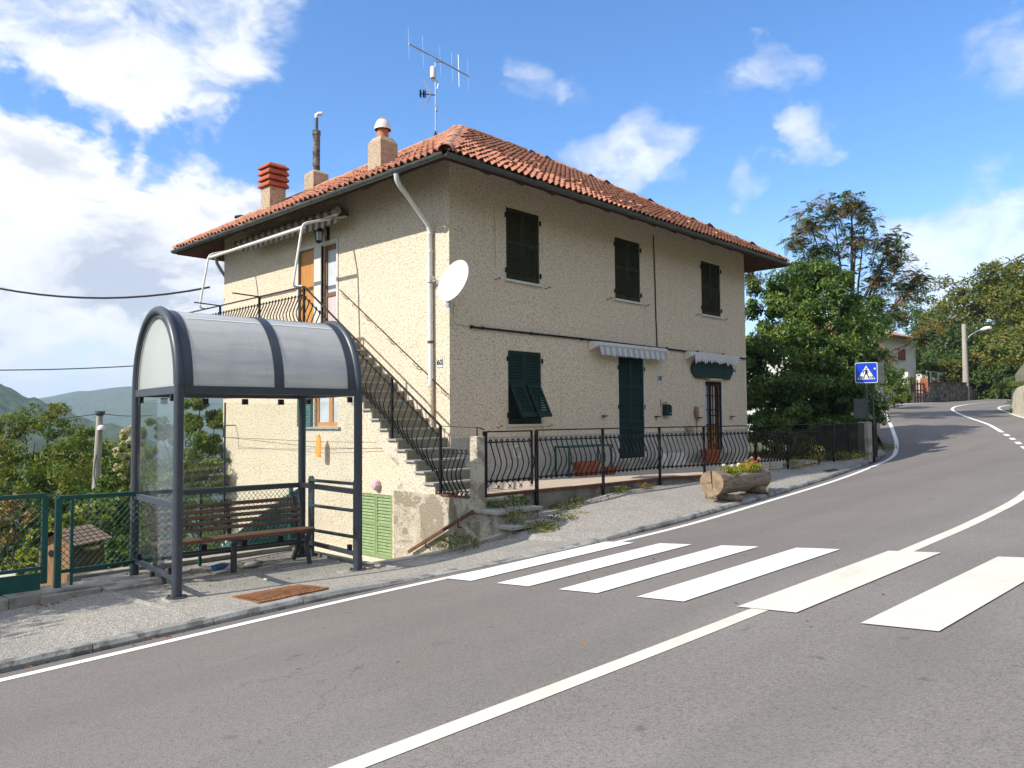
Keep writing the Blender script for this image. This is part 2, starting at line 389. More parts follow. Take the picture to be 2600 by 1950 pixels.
M['tile'] = mat('terracotta_tile', (.40, .17, .105), .82, .22, 5, .3, 60, col2=(.29, .115, .07), c2scale=4.2, c2lo=.56, c2hi=.75, island=.0, fine=(45, .62, .75, (.46, .24, .15), .6))
M['tile_hip'] = mat('ridge_terracotta', (.45, .215, .13), .85, .2, 5, .4, 50, col2=(.27, .225, .18), c2scale=4, c2lo=.52, c2hi=.66)
M['tile_new'] = mat('vent_terracotta', (.50, .205, .125), .8, .1, 5)
M['roof_under'] = mat('roof_bed', (.10, .045, .03), .95)
M['soffit'] = mat('eave_board', (.075, .055, .042), .9, .2, 4)
M['brick_cap'] = mat('red_chimney_cap', (.36, .085, .035), .8, .12, 6, .2, 60)
M['pot'] = mat('orange_flue', (.48, .16, .06), .6, .1, 6)
M['terracotta'] = mat('terracotta_pot', (.30, .085, .042), .75, .12, 6)
M['flue'] = mat('lichen_cement_flue', (.19, .175, .155), .9, .2, 8, .4, 50, col2=(.055, .053, .05), c2scale=7, c2lo=.46, c2hi=.56)
M['wood'] = mat('varnished_door', (.52, .235, .055), .5, .15, 5, stretch=(7, 7, .6))
M['wood_frame'] = mat('brown_frame', (.175, .095, .055), .6, .2, 5, stretch=(5, 5, .7))
M['wood_pine'] = mat('pine_frame', (.47, .215, .06), .5, .12, 5)
M['slat'] = mat('bench_slat', (.10, .056, .036), .55, .3, 5, .15, 60, stretch=(2, 12, 12), col2=(.17, .105, .07), c2scale=3)
M['slat_red'] = mat('bench_front_slat', (.135, .06, .036), .5, .25, 5, .15, 60, stretch=(2, 12, 12))
M['castiron'] = mat('bench_casting', (.045, .042, .04), .55, .2, 9, .2, 50)
M['log'] = mat('weathered_log', (.235, .185, .13), .85, .28, 2.2, .6, 22, stretch=(1.2, 9, 9), col2=(.13, .10, .075), c2scale=2.5)
M['log_end'] = mat('log_end_grain', (.25, .185, .12), .85, .22, 9, .5, 40, col2=(.19, .13, .08), c2scale=6)
M['kennel'] = mat('kennel_board', (.30, .17, .085), .75, .3, 4, .2, 40, stretch=(8, 8, 1))
M['kennel_dark'] = mat('kennel_side', (.075, .05, .028), .8, .3, 4, .2, 40, stretch=(8, 8, 1))
M['felt'] = mat('roof_felt', (.24, .165, .13), .9, .12, 6, .3, 50)
M['trunk'] = mat('bark', (.085, .068, .052), .95, .3, 6, .8, 25)
M['pole'] = mat('concrete_pole', (.36, .335, .295), .9, .14, 3, .2, 40, stretch=(3, 3, .6))
M['awning'] = mat('grey_white_awning', (.55, .55, .55), .85, .04, 3)
M['awning_g'] = mat('grey_stripe', (.35, .36, .385), .85, .04, 3)
M['awn_br'] = mat('brown_stripe', (.15, .085, .065), .85, .1, 6)
M['awn_cr'] = mat('cream_stripe', (.40, .36, .29), .85, .1, 6)
M['cable'] = mat('cable', (.02, .02, .022), .6)
M['litter'] = mat('dry_leaves', (.25, .11, .04), .8, .3, 8, island=.5)
M['orange'] = mat('orange_bag', (.80, .33, .02), .5, .1, 6)
M['sign_green'] = mat('dark_green_board', (.006, .026, .023), .7, .1, 6)
M['sign_blue'] = mat('blue_sign_face', (.006, .055, .56), .35, .03, 3)
M['sign_white'] = mat('white_sign_face', (.80, .81, .83), .35, .03, 3)
M['sign_black'] = mat('black_sign_face', (.01, .01, .012), .4)
M['lamp_cream'] = mat('yellowed_lamp', (.52, .42, .18), .5, .08, 6)
M['lilac'] = mat('lilac_cap', (.52, .38, .45), .6, .05, 5)
M['tarp'] = mat('green_sheeting', (.012, .075, .066), .5, .2, 4, .3, 12)
M['plast_blue'] = mat('blue_plastic', (.05, .15, .38), .2, .2, 30)
M['wall_white'] = mat('pale_plaster', (.58, .565, .52), .9, .06, 2, .2, 30)
M['brown_wood'] = mat('red_brown_wood', (.17, .055, .03), .7, .2, 5)
M['stone'] = mat('rubble_stone', (.135, .12, .098), .9, .25, 3, .5, 14, island=.45)
M['mortar'] = mat('mortar', (.075, .068, .056), .95, .2, 6, .4, 30)
M['brick'] = mat('red_brick', (.34, .12, .065), .85, .2, 8, .3, 40)
M['conc_wall'] = mat('sandy_retaining_wall', (.47, .42, .31), .9, .12, 1.2, .3, 14, col2=(.36, .32, .235), c2scale=.9)
M['grass'] = leafmat('grass', (.07, .115, .022), (.16, .20, .05), .3)
M['ground'] = mat('ground_soil', (.085, .085, .038), .95, .35, .5, .5, 6, col2=(.05, .075, .022), c2scale=.35, c2lo=.4, c2hi=.6)
M['glassd'] = mat('dark_pane', (.02, .022, .024), .12, spec=.6)
def curtain():
    m = mat('net_curtain', (.50, .52, .56), .45, .1, 3); return m
M['curtain'] = curtain()
M['frost'] = mat('frosted_pane', (.52, .45, .455), .35, .06, 6)
def schlick(t):
    g = t.new('ShaderNodeNewGeometry'); d = t.math('ABSOLUTE', t.vmath('DOT_PRODUCT', g.outputs['Incoming'], g.outputs['Normal'], out=1))
    return t.math('MULTIPLY_ADD', t.math('POWER', t.math('SUBTRACT', 1.0, d), 5.0), .93, .05)
def poly(name, col, tr, rough, stripes):
    m = bpy.data.materials.new(name); m.use_nodes = True
    t = NT(m.node_tree); t.n.clear(); p = t.new('ShaderNodeNewGeometry').outputs['Position']
    n = t.noise(t.scale(p, (1.2, .5, 14)), 1.5, 5, .6); n2 = t.noise(t.scale(p, (7, 1, .7)), 1.2, 5, .65)
    c = t.mix(t.smooth(n, .35, .7, 0, stripes), col, tuple(x*.74 for x in col))
    c = t.mix(t.smooth(n2, .55, .75, 0, stripes), c, tuple(x*.66 for x in col))
    d = t.new('ShaderNodeBsdfDiffuse'); t.put(d.inputs[0], c)
    tl = t.new('ShaderNodeBsdfTranslucent'); t.put(tl.inputs[0], c)
    m1 = t.new('ShaderNodeMixShader'); m1.inputs[0].default_value = .45; t.l.new(d.outputs[0], m1.inputs[1]); t.l.new(tl.outputs[0], m1.inputs[2])
    tp = t.new('ShaderNodeBsdfTransparent'); m2 = t.new('ShaderNodeMixShader'); m2.inputs[0].default_value = tr
    t.l.new(m1.outputs[0], m2.inputs[1]); t.l.new(tp.outputs[0], m2.inputs[2])
    gl = t.new('ShaderNodeBsdfGlossy'); gl.inputs['Roughness'].default_value = rough
    m3 = t.new('ShaderNodeMixShader'); t.put(m3.inputs[0], schlick(t)); t.l.new(m2.outputs[0], m3.inputs[1]); t.l.new(gl.outputs[0], m3.inputs[2])
    t.l.new(m3.outputs[0], t.new('ShaderNodeOutputMaterial').inputs[0])
    return m
M['polycarb'] = poly('polycarbonate', (.80, .80, .79), .25, .07, .42)
M['polyend'] = poly('polycarbonate_end', (.74, .78, .74), .15, .2, .12)
def glass():
    m = bpy.data.materials.new('clear_glass'); m.use_nodes = True
    t = NT(m.node_tree); t.n.clear()
    tp = t.new('ShaderNodeBsdfTransparent'); tp.inputs[0].default_value = (.90, .95, .93, 1)
    gl = t.new('ShaderNodeBsdfGlossy'); gl.inputs['Roughness'].default_value = .02
    df = t.new('ShaderNodeBsdfDiffuse'); df.inputs[0].default_value = (.5, .52, .48, 1)
    p = t.new('ShaderNodeNewGeometry').outputs['Position']
    m0 = t.new('ShaderNodeMixShader'); t.put(m0.inputs[0], t.smooth(t.noise(p, 2.0, 5, .6), .45, .8, .02, .10)); t.l.new(tp.outputs[0], m0.inputs[1]); t.l.new(df.outputs[0], m0.inputs[2])
    m1 = t.new('ShaderNodeMixShader'); t.put(m1.inputs[0], schlick(t)); t.l.new(m0.outputs[0], m1.inputs[1]); t.l.new(gl.outputs[0], m1.inputs[2])
    t.l.new(m1.outputs[0], t.new('ShaderNodeOutputMaterial').inputs[0])
    return m
M['glass'] = glass()
# ================================================================== GROUND, ROAD, PAVEMENT
RA, RB, RC = -1.093, 0.033, -0.089
def RZ(x, y): return RA + RB*x + RC*y
KX = [-60, -20, -12, -8, -5.2, -3.6, -2.27, -1, .94, 3.7, 7.8, 11.8, 16.8]
KE = [1.0, -2.64, -3.36, -3.72, -3.89, -4.07, -4.34, -4.50, -4.57, -4.40, -4.07, -3.5, -2.51]
KM = [-3.0, -6.6, -7.3, -7.66, -7.94, -8.08, -8.2, -8.28, -8.38, -8.38, -8.0, -7.35, -6.1]
def yE(x): return float(np.interp(x, KX, KE))
def yM(x): return float(np.interp(x, KX, KM))
def P3(x, y): return Vector((x, y, RZ(x, y)))
LE = [P3(x, y) for x, y in zip(KX, KE)]; LM = [P3(x, y) for x, y in zip(KX, KM)]; LR = [P3(x, y-3.75) for x, y in zip(KX, KM)]
for x, y, d in ((1937, 960, 27), (1931, 937, 29.5), (1924, 918, 32.5), (1915, 900, 37), (1913, 888, 41.5), (1922, 879, 45), (1950, 873, 48), (2050, 868, 54), (2180, 861, 62), (2400, 856, 72)): LE.append(atd(DS(x, y), d))
for x, y, d in ((2190, 950, 25.5), (2165, 934, 28), (2135, 917, 31.5), (2098, 904, 36), (2068, 892, 40), (2057, 884, 43), (2066, 878, 45.5), (2105, 872, 49), (2170, 867, 55.5), (2400, 863, 64)): LM.append(atd(DS(x, y), d))
for x, y, d in ((2360, 945, 24.5), (2320, 928, 27), (2262, 913, 31), (2205, 901, 36), (2172, 889, 40.5), (2158, 883, 43), (2160, 879, 44.5), (2180, 875.5, 46.5), (2240, 872, 51), (2420, 869, 58)): LR.append(atd(DS(x, y), d))
def spline(P, sub=8):
    out = []
    for i in range(len(P)-1):
        p0, p1, p2, p3 = P[max(i-1, 0)], P[i], P[i+1], P[min(i+2, len(P)-1)]
        l = (p2-p1).length
        m1 = (p2-p0)*(l/max((p2-p0).length, 1e-6)) if i > 0 else (p2-p1)
        m2 = (p3-p1)*(l/max((p3-p1).length, 1e-6)) if i < len(P)-2 else (p2-p1)
        for k in range(sub):
            t = k/sub; t2 = t*t; t3 = t2*t
            out.append(p1*(2*t3-3*t2+1) + m1*(t3-2*t2+t) + p2*(-2*t3+3*t2) + m2*(t3-t2))
    out.append(P[-1]); return out
SE, SM, SR = spline(LE), spline(LM), spline(LR)
NS = len(SE)
lat = [(SE[i]-SM[i]).normalized() for i in range(NS)]; latr = [(SR[i]-SM[i]).normalized() for i in range(NS)]
road = MB()
rows = []
for i in range(NS):
    off = .27 if i < 8*12 else .27 + min(.35, (i-96)*.02)
    rows.append([SE[i]+lat[i]*off, SE[i], SM[i], SR[i], SR[i]+latr[i]*.6])
for i in range(NS-1):
    for k in range(4): road.quad(rows[i][k], rows[i+1][k], rows[i+1][k+1], rows[i][k+1])
ROAD = road.build('road', M['asphalt'], kind='structure', fix=False)
for p in ROAD.data.polygons: pass
def ribbon(name, S, L, w, i0, i1, mt, up=.004, lo=0.0):
    b = MB()
    for i in range(i0, i1):
        a = L[i]; c = L[i+1]; u = Vector((0, 0, up))
        b.quad(S[i]+a*(w/2)+u, S[i+1]+c*(w/2)+u, S[i+1]-c*(w/2)+u, S[i]-a*(w/2)+u)
    return b.build(name, mt, ROAD, fix=False)
ribbon('edge_line', SE, lat, .13, 0, NS-1, M['white_paint'])
ic = 8*12+2
ribbon('centre_line', SM, lat, .15, 0, ic, M['cream_paint'])
for k in range(3): ribbon('centre_dash', SM, lat, .15, ic+2+4*k, ic+4+4*k, M['white_paint'])
ribbon('centre_line', SM, lat, .15, ic+14, NS-1, M['white_paint'])
ribbon('edge_line', SR, latr, .13, 0, NS-1, M['white_paint'])
zd = Vector((.9957, -.0930, .041)); 
for k, (x0, y0) in enumerate(((-3.74, -4.06), (-3.80, -4.97), (-3.872, -5.895), (-3.936, -6.85), (-4.01, -7.85), (-4.20, -8.86), (-4.3, -9.86))):
    dz = Vector((-.05, -.497)); L = 2.76
    c = [(x0, y0), (x0+dz.x*.8, y0+dz.y), (x0+dz.x*.8+L*.9957, y0+dz.y-L*.093), (x0+L*.9957, y0-L*.093)]
    b = MB(); n = 6
    for i in range(n):
        f0, f1 = i/n, (i+1)/n
        q = [Vector(c[0]).lerp(Vector(c[3]), f0), Vector(c[0]).lerp(Vector(c[3]), f1), Vector(c[1]).lerp(Vector(c[2]), f1), Vector(c[1]).lerp(Vector(c[2]), f0)]
        b.quad(*[Vector((v.x, v.y, RZ(v.x, v.y)+.009)) for v in q])
    b.build('zebra_stripe', M['white_paint'] if k < 4 else M['cream_paint'], ROAD, fix=False)

# pavement ---------------------------------------------------------
def kerbh(x): return float(np.interp(x, [-4.7, -3.7, -1.5, -.2], [.068, .012, .012, .07]))
IX = [-60, -14, -8, -6.35, -6.3, -3.32, -3.28, -2.3, -1.25, -1.15, -.2, .5, 1.6, 2.2, 3.7, 5, 7.2, 9, 11, 13, 14.5, 16.5, 19]
IY = [4.2, -.3, -.84, -.95, -.05, -.05, -2.12, -2.45, -2.62, -1.86, -1.86, -1.9, -1.97, -2.0, -2.07, -2.38, -2.80, -2.86, -2.8, -2.72, -2.45, -2.1, -1.35]
IZ = [-3.0, -1.42, -1.11, -1.03, -1.03, -1.03, -1.01, -.93, -.82, -.72, -.64, -.60, -.50, -.43, -.40, -.38, -.26, -.24, -.24, -.24, -.26, -.22, -.12]
def kb(x): return yE(x) + float(np.interp(x, [-8, -4, 0, 13, 15, 19], [.30, .25, .24, .30, .42, .42]))
def pavez(x, y):
    y0 = kb(x)+.12; z0 = RZ(x, y0)+kerbh(x); y1 = float(np.interp(x, IX, IY)); z1 = float(np.interp(x, IX, IZ))
    if -6.3 < x < -3.3:
        f = max(0, min(1, (y-y0)/(-1.9-y0)))
    else: f = max(0, min(1, (y-y0)/(y1-y0)))
    return z0+(z1-z0)*(f*f*(3-2*f)*.5+f*.5)
px = sorted(set([round(x, 3) for x in np.arange(-14, 19.01, .25)] + IX + [-20, -40]))
pv = MB(); pr = []
for x in px:
    y0 = kb(x)+.10; y1 = float(np.interp(x, IX, IY)); pr.append([Vector((x, y0+(y1-y0)*k/10, pavez(x, y0+(y1-y0)*k/10)-(.02 if k == 0 else 0))) for k in range(11)])
for i in range(len(px)-1):
    for k in range(10): pv.quad(pr[i][k], pr[i+1][k], pr[i+1][k+1], pr[i][k+1])
PAVE = pv.build('pavement', M['pave'], kind='structure', fix=False)
# kerb: one stone after another, joints open by a few mm
x = -14.3
while x < 18.6:
    L = random.uniform(.92, 1.12)
    if -3.5 < x < -1.3: L = .6
    n = 4; b = MB(); ring = []
    for k in range(n+1):
        xx = x+.004+(L-.008)*k/n; yy = kb(xx); dy = (kb(xx+.05)-kb(xx-.05))/.1
        nv = Vector((-dy, 1, 0)).normalized(); h = kerbh(xx)+random.uniform(-.004, .004); zb = RZ(xx, yy)
        o = Vector((xx, yy, zb)); j = random.uniform(-.006, .006)
        ring.append([o-Vector((0, 0, .08))+nv*j, o+Vector((0, 0, max(.006, h-.035)))+nv*(j+.004), o+nv*(.03+j)+Vector((0, 0, h)), o+nv*.15+Vector((0, 0, h)), o+nv*.15-Vector((0, 0, .08))])
    b.add([v for r in ring for v in r], [(i*5+k, (i+1)*5+k, (i+1)*5+k+1, i*5+k+1) for i in range(n) for k in range(4)] + [(0, 1, 2, 3, 4), tuple(n*5+k for k in (4, 3, 2, 1, 0))])
    b.build('kerb_stone', M['kerb'], PAVE); x += L
# sunken path down to the cellar door
b = MB()
ys = [-2.9, -2.3, -1.8, -1.2, -.6, 0, .5, 4, 9.5]; zs = [-1.02, -1.04, -1.08, -1.16, -1.30, -1.55, -1.85, -2.05, -3.2]
for i in range(len(ys)-1): b.quad((-3.28, ys[i], zs[i]), (-1.0, ys[i], zs[i]), (-1.0, ys[i+1], zs[i+1]), (-3.28, ys[i+1], zs[i+1]))
for i in range(4, len(ys)-1): b.quad((-1.0, ys[i], zs[i]), (.1, ys[i], zs[i]), (.1, ys[i+1], zs[i+1]), (-1.0, ys[i+1], zs[i+1]))
b.build('sunken_path', M['concrete'], kind='structure', fix=False)
b = MB()
for p, q in (((-3.28, -2.12), (-2.3, -2.45)), ((-2.3, -2.45), (-1.2, -2.64))): b.bar((p[0], p[1]+.04, pavez(*p)-.05), (q[0], q[1]+.04, pavez(*q)-.05), .10, .14)
b.build('pavement_edging', M['concrete'], kind='structure')
b = MB(); b.box2((-3.34, -2.1, -2.2), (-3.24, .2, -.985)); b.box2((-6.4, -.02, -2.2), (-3.24, .16, -.965))
b.build('pavement_edging', M['concrete'], kind='structure')
b = MB()
for i in range(14):
    x0 = -14+i*.56; b.box2((x0, -.86-.0*i, -2.7), (x0+.553, -.42, -.96-(max(0, -7.6-x0)*.05)))
b.build('concrete_curb', M['concrete'], kind='structure')
b = MB(); b.box2((-6.33, -1.05, -1.3), (-5.45, -.12, -.985)); bevel(b.build('base_slab', M['concrete'], kind='structure'), .015)
b = MB(); b.box2((-6.98, -.93, -1.3), (-6.36, -.43, -.978)); bevel(b.build('manhole_slab', M['concrete'], kind='structure'), .012)

# terrain ----------------------------------------------------------
YV_X = [-400, -60, -14, -6.3, -3.3, -1.2, 0, 12, 14, 20, 30, 40, 60, 100, 400]; YV_Y = [6, 5, -.3, .1, .2, .4, .5, 0, -1.6, -.6, 3.0, 5.6, 6.2, 4, 0]
BZ_X = [-2000, -400, -60, -14, -8, -2, 8, 14, 20, 30, 40, 50, 70, 200, 1000]; BZ_Z = [-70, -24, -4.2, -1.62, -1.3, -1.15, -.75, -.42, -.3, .30, 1.0, 1.75, 2.6, 9, 20]
def hash2(x, y): return math.sin(x*1.7+y*.6)*.5+math.sin(x*.43-y*1.3+1.7)*.5
def low0(x, y):
    return 99 if y < kb(x)+.2 else -2.3-.16*max(0, y)+(max(0, -9-x)*-.06)
def TZ(x, y):
    b = float(np.interp(x, BZ_X, BZ_Z)); yv = float(np.interp(x, YV_X, YV_Y)); s = y-yv
    if s > 0:
        k = float(np.interp(x, [-20, -2, 12, 16, 60], [.42, .34, .22, .06, .04]))
        z = b - (k*min(s, 12) + .30*max(0, min(s, 160)-12) + .1*max(0, min(s, 600)-160))
        if x < 14: z -= .35*min(1, s/1.5)
        z = z + hash2(x*.5, y*.5)*.12*min(1, s/5)
        return z if x > 12.4 else min(z, low0(x, y))
    yr = float(np.interp(x, [-60, 5, 17, 26, 34, 41, 46, 60, 100], [-8, -13.2, -10.9, -8, -4.2, -1.2, -.6, 0, 2])); s2 = yr-y
    if s2 > 0: return b+.05+(.42*min(s2, 60)+.05*max(0, s2-60)) + .1*hash2(x, y)*min(1, s2/3)
    z = min(b, RZ(x, y)) - .12 if x < 17 else b-.12
    return min(z, low0(x, y)) if x < 12.4 else z
rr = [0]+[1.6*1.13**k for k in range(62)]; nth = 150
b = MB(); vs = [(CP.x, CP.y, RZ(CP.x, CP.y)-.1)]
for r in rr[1:]:
    for k in range(nth):
        th = 2*pi*k/nth; xx = CP.x+r*math.cos(th); yy = CP.y+r*math.sin(th); vs.append((xx, yy, TZ(xx, yy)))
fs = [(0, 1+k, 1+(k+1) % nth) for k in range(nth)] + [(1+(i-1)*nth+k, 1+i*nth+k, 1+i*nth+(k+1) % nth, 1+(i-1)*nth+(k+1) % nth) for i in range(1, len(rr)-1) for k in range(nth)]
b.add(vs, fs); b.build('ground', M['ground'], kind='structure', smooth=True, fix=False)

b = MB()
gx = np.arange(11.86, 19.2, .5); 
for i in range(len(gx)-1):
    for j in range(24):
        f = lambda x, k: Vector((x, float(np.interp(x, IX, IY))+k*.5, 0))
        qd = [f(gx[i], j), f(gx[i+1], j), f(gx[i+1], j+1), f(gx[i], j+1)]
        for v in qd: s_ = v.y-float(np.interp(v.x, IX, IY)); v.z = float(np.interp(v.x, IX, IZ))-.05-.07*s_+.03*hash2(v.x*2, v.y*2)
        b.quad(*qd)
b.build('garden_lawn', M['ground'], kind='structure', fix=False)
def hillmat():
    m = bpy.data.materials.new('wooded_hill'); m.use_nodes = True
    t = NT(m.node_tree); bb = t.n['Principled BSDF']; p = t.new('ShaderNodeNewGeometry').outputs['Position']
    v = t.vor(p, .11); v2 = t.noise(p, .012, 5, .6)
    c = t.mix(t.smooth(v, .0, .9), (.085, .12, .03), (.018, .035, .012))
    c = t.mix(t.smooth(v2, .45, .7, 0, .7), c, (.095, .105, .035))
    c = t.mix(t.smooth(t.noise(p, .03, 4, .6), .70, .76, 0, .8), c, (.22, .17, .10))
    t.put(bb.inputs['Base Color'], c); bb.inputs['Roughness'].default_value = .95; bb.inputs['Specular IOR Level'].default_value = .1
    return m
M['hill'] = hillmat()
def hill(name, ridge, d0, d1, base, amp, lump):
    """a wooded ridge: bearing -> crest height seen at distance d0; slopes fall away before and behind"""
    b = MB(); xs = [r[0] for r in ridge]; ys_ = [r[1] for r in ridge]; n = 150; rows_ = []
    prof = [(-.42, .0), (-.33, .15), (-.25, .35), (-.18, .55), (-.12, .72), (-.07, .86), (-.03, .95), (0, 1.0), (.05, .93), (.2, .6), (.4, .1)]
    for i in range(n+1):
        X = xs[0]+(xs[-1]-xs[0])*i/n; Y = float(np.interp(X, xs, ys_)); row = []
        v = ray(X*1.17541, Y*1.17541); hv = Vector((v.x, v.y, 0)); g = hv.length; hv /= g
        for f, h in prof:
            d = d0*(1+f); crest = CP.z+v.z/g*d0
            z = base+(crest-base)*h
            pos = Vector((CP.x, CP.y, 0))+hv*d
            q = pos*.004
            z += amp*(math.sin(q.x*5+f*9)+math.sin(q.y*7.3-f*5+1))*(.25+.75*(1-h)) + random.uniform(-1, 1)*lump
            row.append((pos.x, pos.y, z))
        rows_.append(row)
    m = len(prof)
    b.add([v for r in rows_ for v in r], [(i*m+k, (i+1)*m+k, (i+1)*m+k+1, i*m+k+1) for i in range(n) for k in range(m-1)])
    return b.build(name, M['hill'], kind='structure', smooth=70, fix=False)
hill('near_hill', [(-1500, 700), (-900, 740), (-500, 772), (-200, 800), (0, 828), (50, 848), (90, 864), (140, 880), (190, 900), (260, 915), (330, 950), (420, 985)], 850, 0, -130, 5, 1.8)
hill('far_hill', [(-1500, 860), (-700, 880), (-300, 872), (40, 868), (80, 858), (110, 857), (150, 849), (220, 845), (285, 836), (360, 826), (480, 822), (700, 835), (1000, 850), (1500, 845), (2000, 850), (2600, 820)], 2300, 0, -160, 9, 2.5)

# ================================================================== TERRACE
TX = [-1.0, .3, 2.0, 3.8, 5.0, 7.2, 9.0, 11.84]; TY = [-1.78, -1.86, -1.99, -2.07, -2.36, -2.76, -2.84, -2.78]
TZ0 = -.25
b = MB()
for i in range(len(TX)-1):
    b.quad((TX[i], TY[i], TZ0-.06), (TX[i+1], TY[i+1], TZ0-.06), (TX[i+1], .05, TZ0-.06), (TX[i], .05, TZ0-.06))
TERR = b.build('terrace', M['concrete'], kind='structure', fix=False)
yy = -.02; row = 0
# board-like terrace tiles, 20 x 60 cm, cut to the slanting edge
while yy > -2.9:
    y1 = yy-.2
    xe = None
    xs0 = -1.0 - (row % 2)*.45
    x = xs0
    while x < 11.8:
        x1 = min(x+.9, 11.83); a0 = max(x, -1.0)
        lim = max(float(np.interp(a0, TX, TY)), float(np.interp(x1, TX, TY)))
        yb = max(y1, lim+.01)
        if x1-a0 > .05 and yy-yb > .03:
            t_ = MB(); t_.box2((a0+.003, yb+.003, TZ0-.05), (x1-.003, yy-.003, TZ0+random.uniform(-.001, .002)))
            t_.build('terrace_tile', M['terrace'], TERR, fix=False)
        x += .9
    yy = y1; row += 1
b = MB()
for i in range(len(TX)-1):
    b.prism([(TX[i], TY[i], -1.6), (TX[i+1], TY[i+1], -1.6), (TX[i+1], TY[i+1], TZ0-.045), (TX[i], TY[i], TZ0-.045)], (.02, .16, 0))
b.build('front_wall', M['concrete_dark'], TERR)
b = MB()
for i in range(len(TX)-1):
    b.bar((TX[i], TY[i]+.02, TZ0-.022), (TX[i+1], TY[i+1]+.02, TZ0-.022), .10, .045)
b.build('edge_trim', M['rust_dark'], TERR)

# concrete entrance steps
ST = thing('entrance_steps', 'two pale stone slab steps with weeds below the iron gate', 'steps', (-.7, -2.3, -.75))
b = MB(); b.box2((-1.24, -2.47, -.50), (-.18, -1.84, -.45)); bevel(b.build('step_slab', M['concrete'], ST), .008)
b = MB(); b.box2((-1.30, -2.84, -.69), (-.10, -2.44, -.64)); bevel(b.build('step_slab', M['concrete'], ST), .008)
b = MB(); b.box2((-1.19, -2.41, -1.5), (-.24, -1.9, -.50)); b.box2((-1.22, -2.74, -1.5), (-.2, -2.42, -.69)); b.build('masonry', M['stucco_old'], ST)
# ================================================================== THE HOUSE
HL, HW, HT, OV = 11.844, 9.062, 5.97, .90
HOUSE = thing('house', 'two-storey cream roughcast house with red tiled hip roof and outside stairs', 'house', (HL/2, HW/2, -1.9))
def facade(b, org, ux, uz, nrm, W0, W1, Z0, Z1, holes, depth):
    """wall sheet with real openings: reveals run back by depth"""
    org, ux, uz, nrm = Vector(org), Vector(ux), Vector(uz), Vector(nrm)
    us = sorted(set([W0, W1]+[h[0] for h in holes]+[h[1] for h in holes])); zs = sorted(set([Z0, Z1]+[h[2] for h in holes]+[h[3] for h in holes]))
    P = lambda u, z, d=0: org+ux*u+uz*z-nrm*d
    for i in range(len(us)-1):
        for j in range(len(zs)-1):
            cu, cz = (us[i]+us[i+1])/2, (zs[j]+zs[j+1])/2
            if any(h[0] < cu < h[1] and h[2] < cz < h[3] for h in holes): continue
            b.quad(P(us[i], zs[j]), P(us[i+1], zs[j]), P(us[i+1], zs[j+1]), P(us[i], zs[j+1]))
    for u0, u1, z0, z1 in holes:
        c = [(u0, z0), (u1, z0), (u1, z1), (u0, z1)]
        for k in range(4): b.quad(P(*c[k]), P(*c[(k+1) % 4]), P(*c[(k+1) % 4], depth), P(*c[k], depth))
HR = [(1.55, 2.567, 3.813, 5.302), (5.282, 6.336, 3.813, 5.302), (9.310, 10.365, 3.813, 5.302), (1.578, 2.592, .863, 2.365), (5.346, 6.411, .0, 2.468), (9.385, 10.305, .0, 1.965)]
HLf = [(3.72, 4.34, 2.75, 4.93), (4.62, 5.30, 2.75, 4.95), (3.69, 4.62, .83, 1.98), (1.74, 2.86, -1.86, -.555)]
b = MB(); b.mi = 0
facade(b, (0, 0, 0), (1, 0, 0), (0, 0, 1), (0, -1, 0), 0, HL, -1.9, HT, HR, .14)
facade(b, (0, 0, 0), (0, 1, 0), (0, 0, 1), (-1, 0, 0), 0, HW, -4.5, HT, HLf, .16)
b.quad((HL, 0, -1.9), (HL, HW, -1.9), (HL, HW, HT), (HL, 0, HT)); b.quad((HL, HW, -4), (0, HW, -4), (0, HW, HT), (HL, HW, HT))
b.build('wall', M['stucco'], HOUSE)
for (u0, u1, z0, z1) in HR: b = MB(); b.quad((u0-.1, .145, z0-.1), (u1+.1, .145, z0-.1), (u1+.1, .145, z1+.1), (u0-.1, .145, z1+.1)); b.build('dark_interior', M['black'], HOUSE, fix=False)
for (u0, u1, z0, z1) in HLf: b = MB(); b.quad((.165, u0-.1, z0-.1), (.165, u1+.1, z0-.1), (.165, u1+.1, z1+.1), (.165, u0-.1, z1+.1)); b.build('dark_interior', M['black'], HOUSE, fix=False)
# grey render along the terrace
b = MB()
for x0, x1 in ((.004, 5.30), (6.46, 9.34), (10.35, HL-.004)): b.box2((x0, -.014, -.30), (x1, .05, .615))
b.build('dado', M['dado'], HOUSE)
# white bands round the openings that were repainted
for (u0, u1, z0, z1), s in ((HR[4], .05), (HR[5], .06)):
    for xa, xb in ((u0-s, u0), (u1, u1+s)): b = MB(); b.box2((xa, -.018, z0), (xb, .03, z1)); b.build('reveal_band', M['wall_white'], HOUSE)
for xa, xb, yd in ((5.30, 6.46, -.30), (9.34, 10.36, -.34)): b = MB(); b.box2((xa, yd, TZ0), (xb, .1, -.02)); bevel(b.build('door_step', M['concrete'], HOUSE), .01)

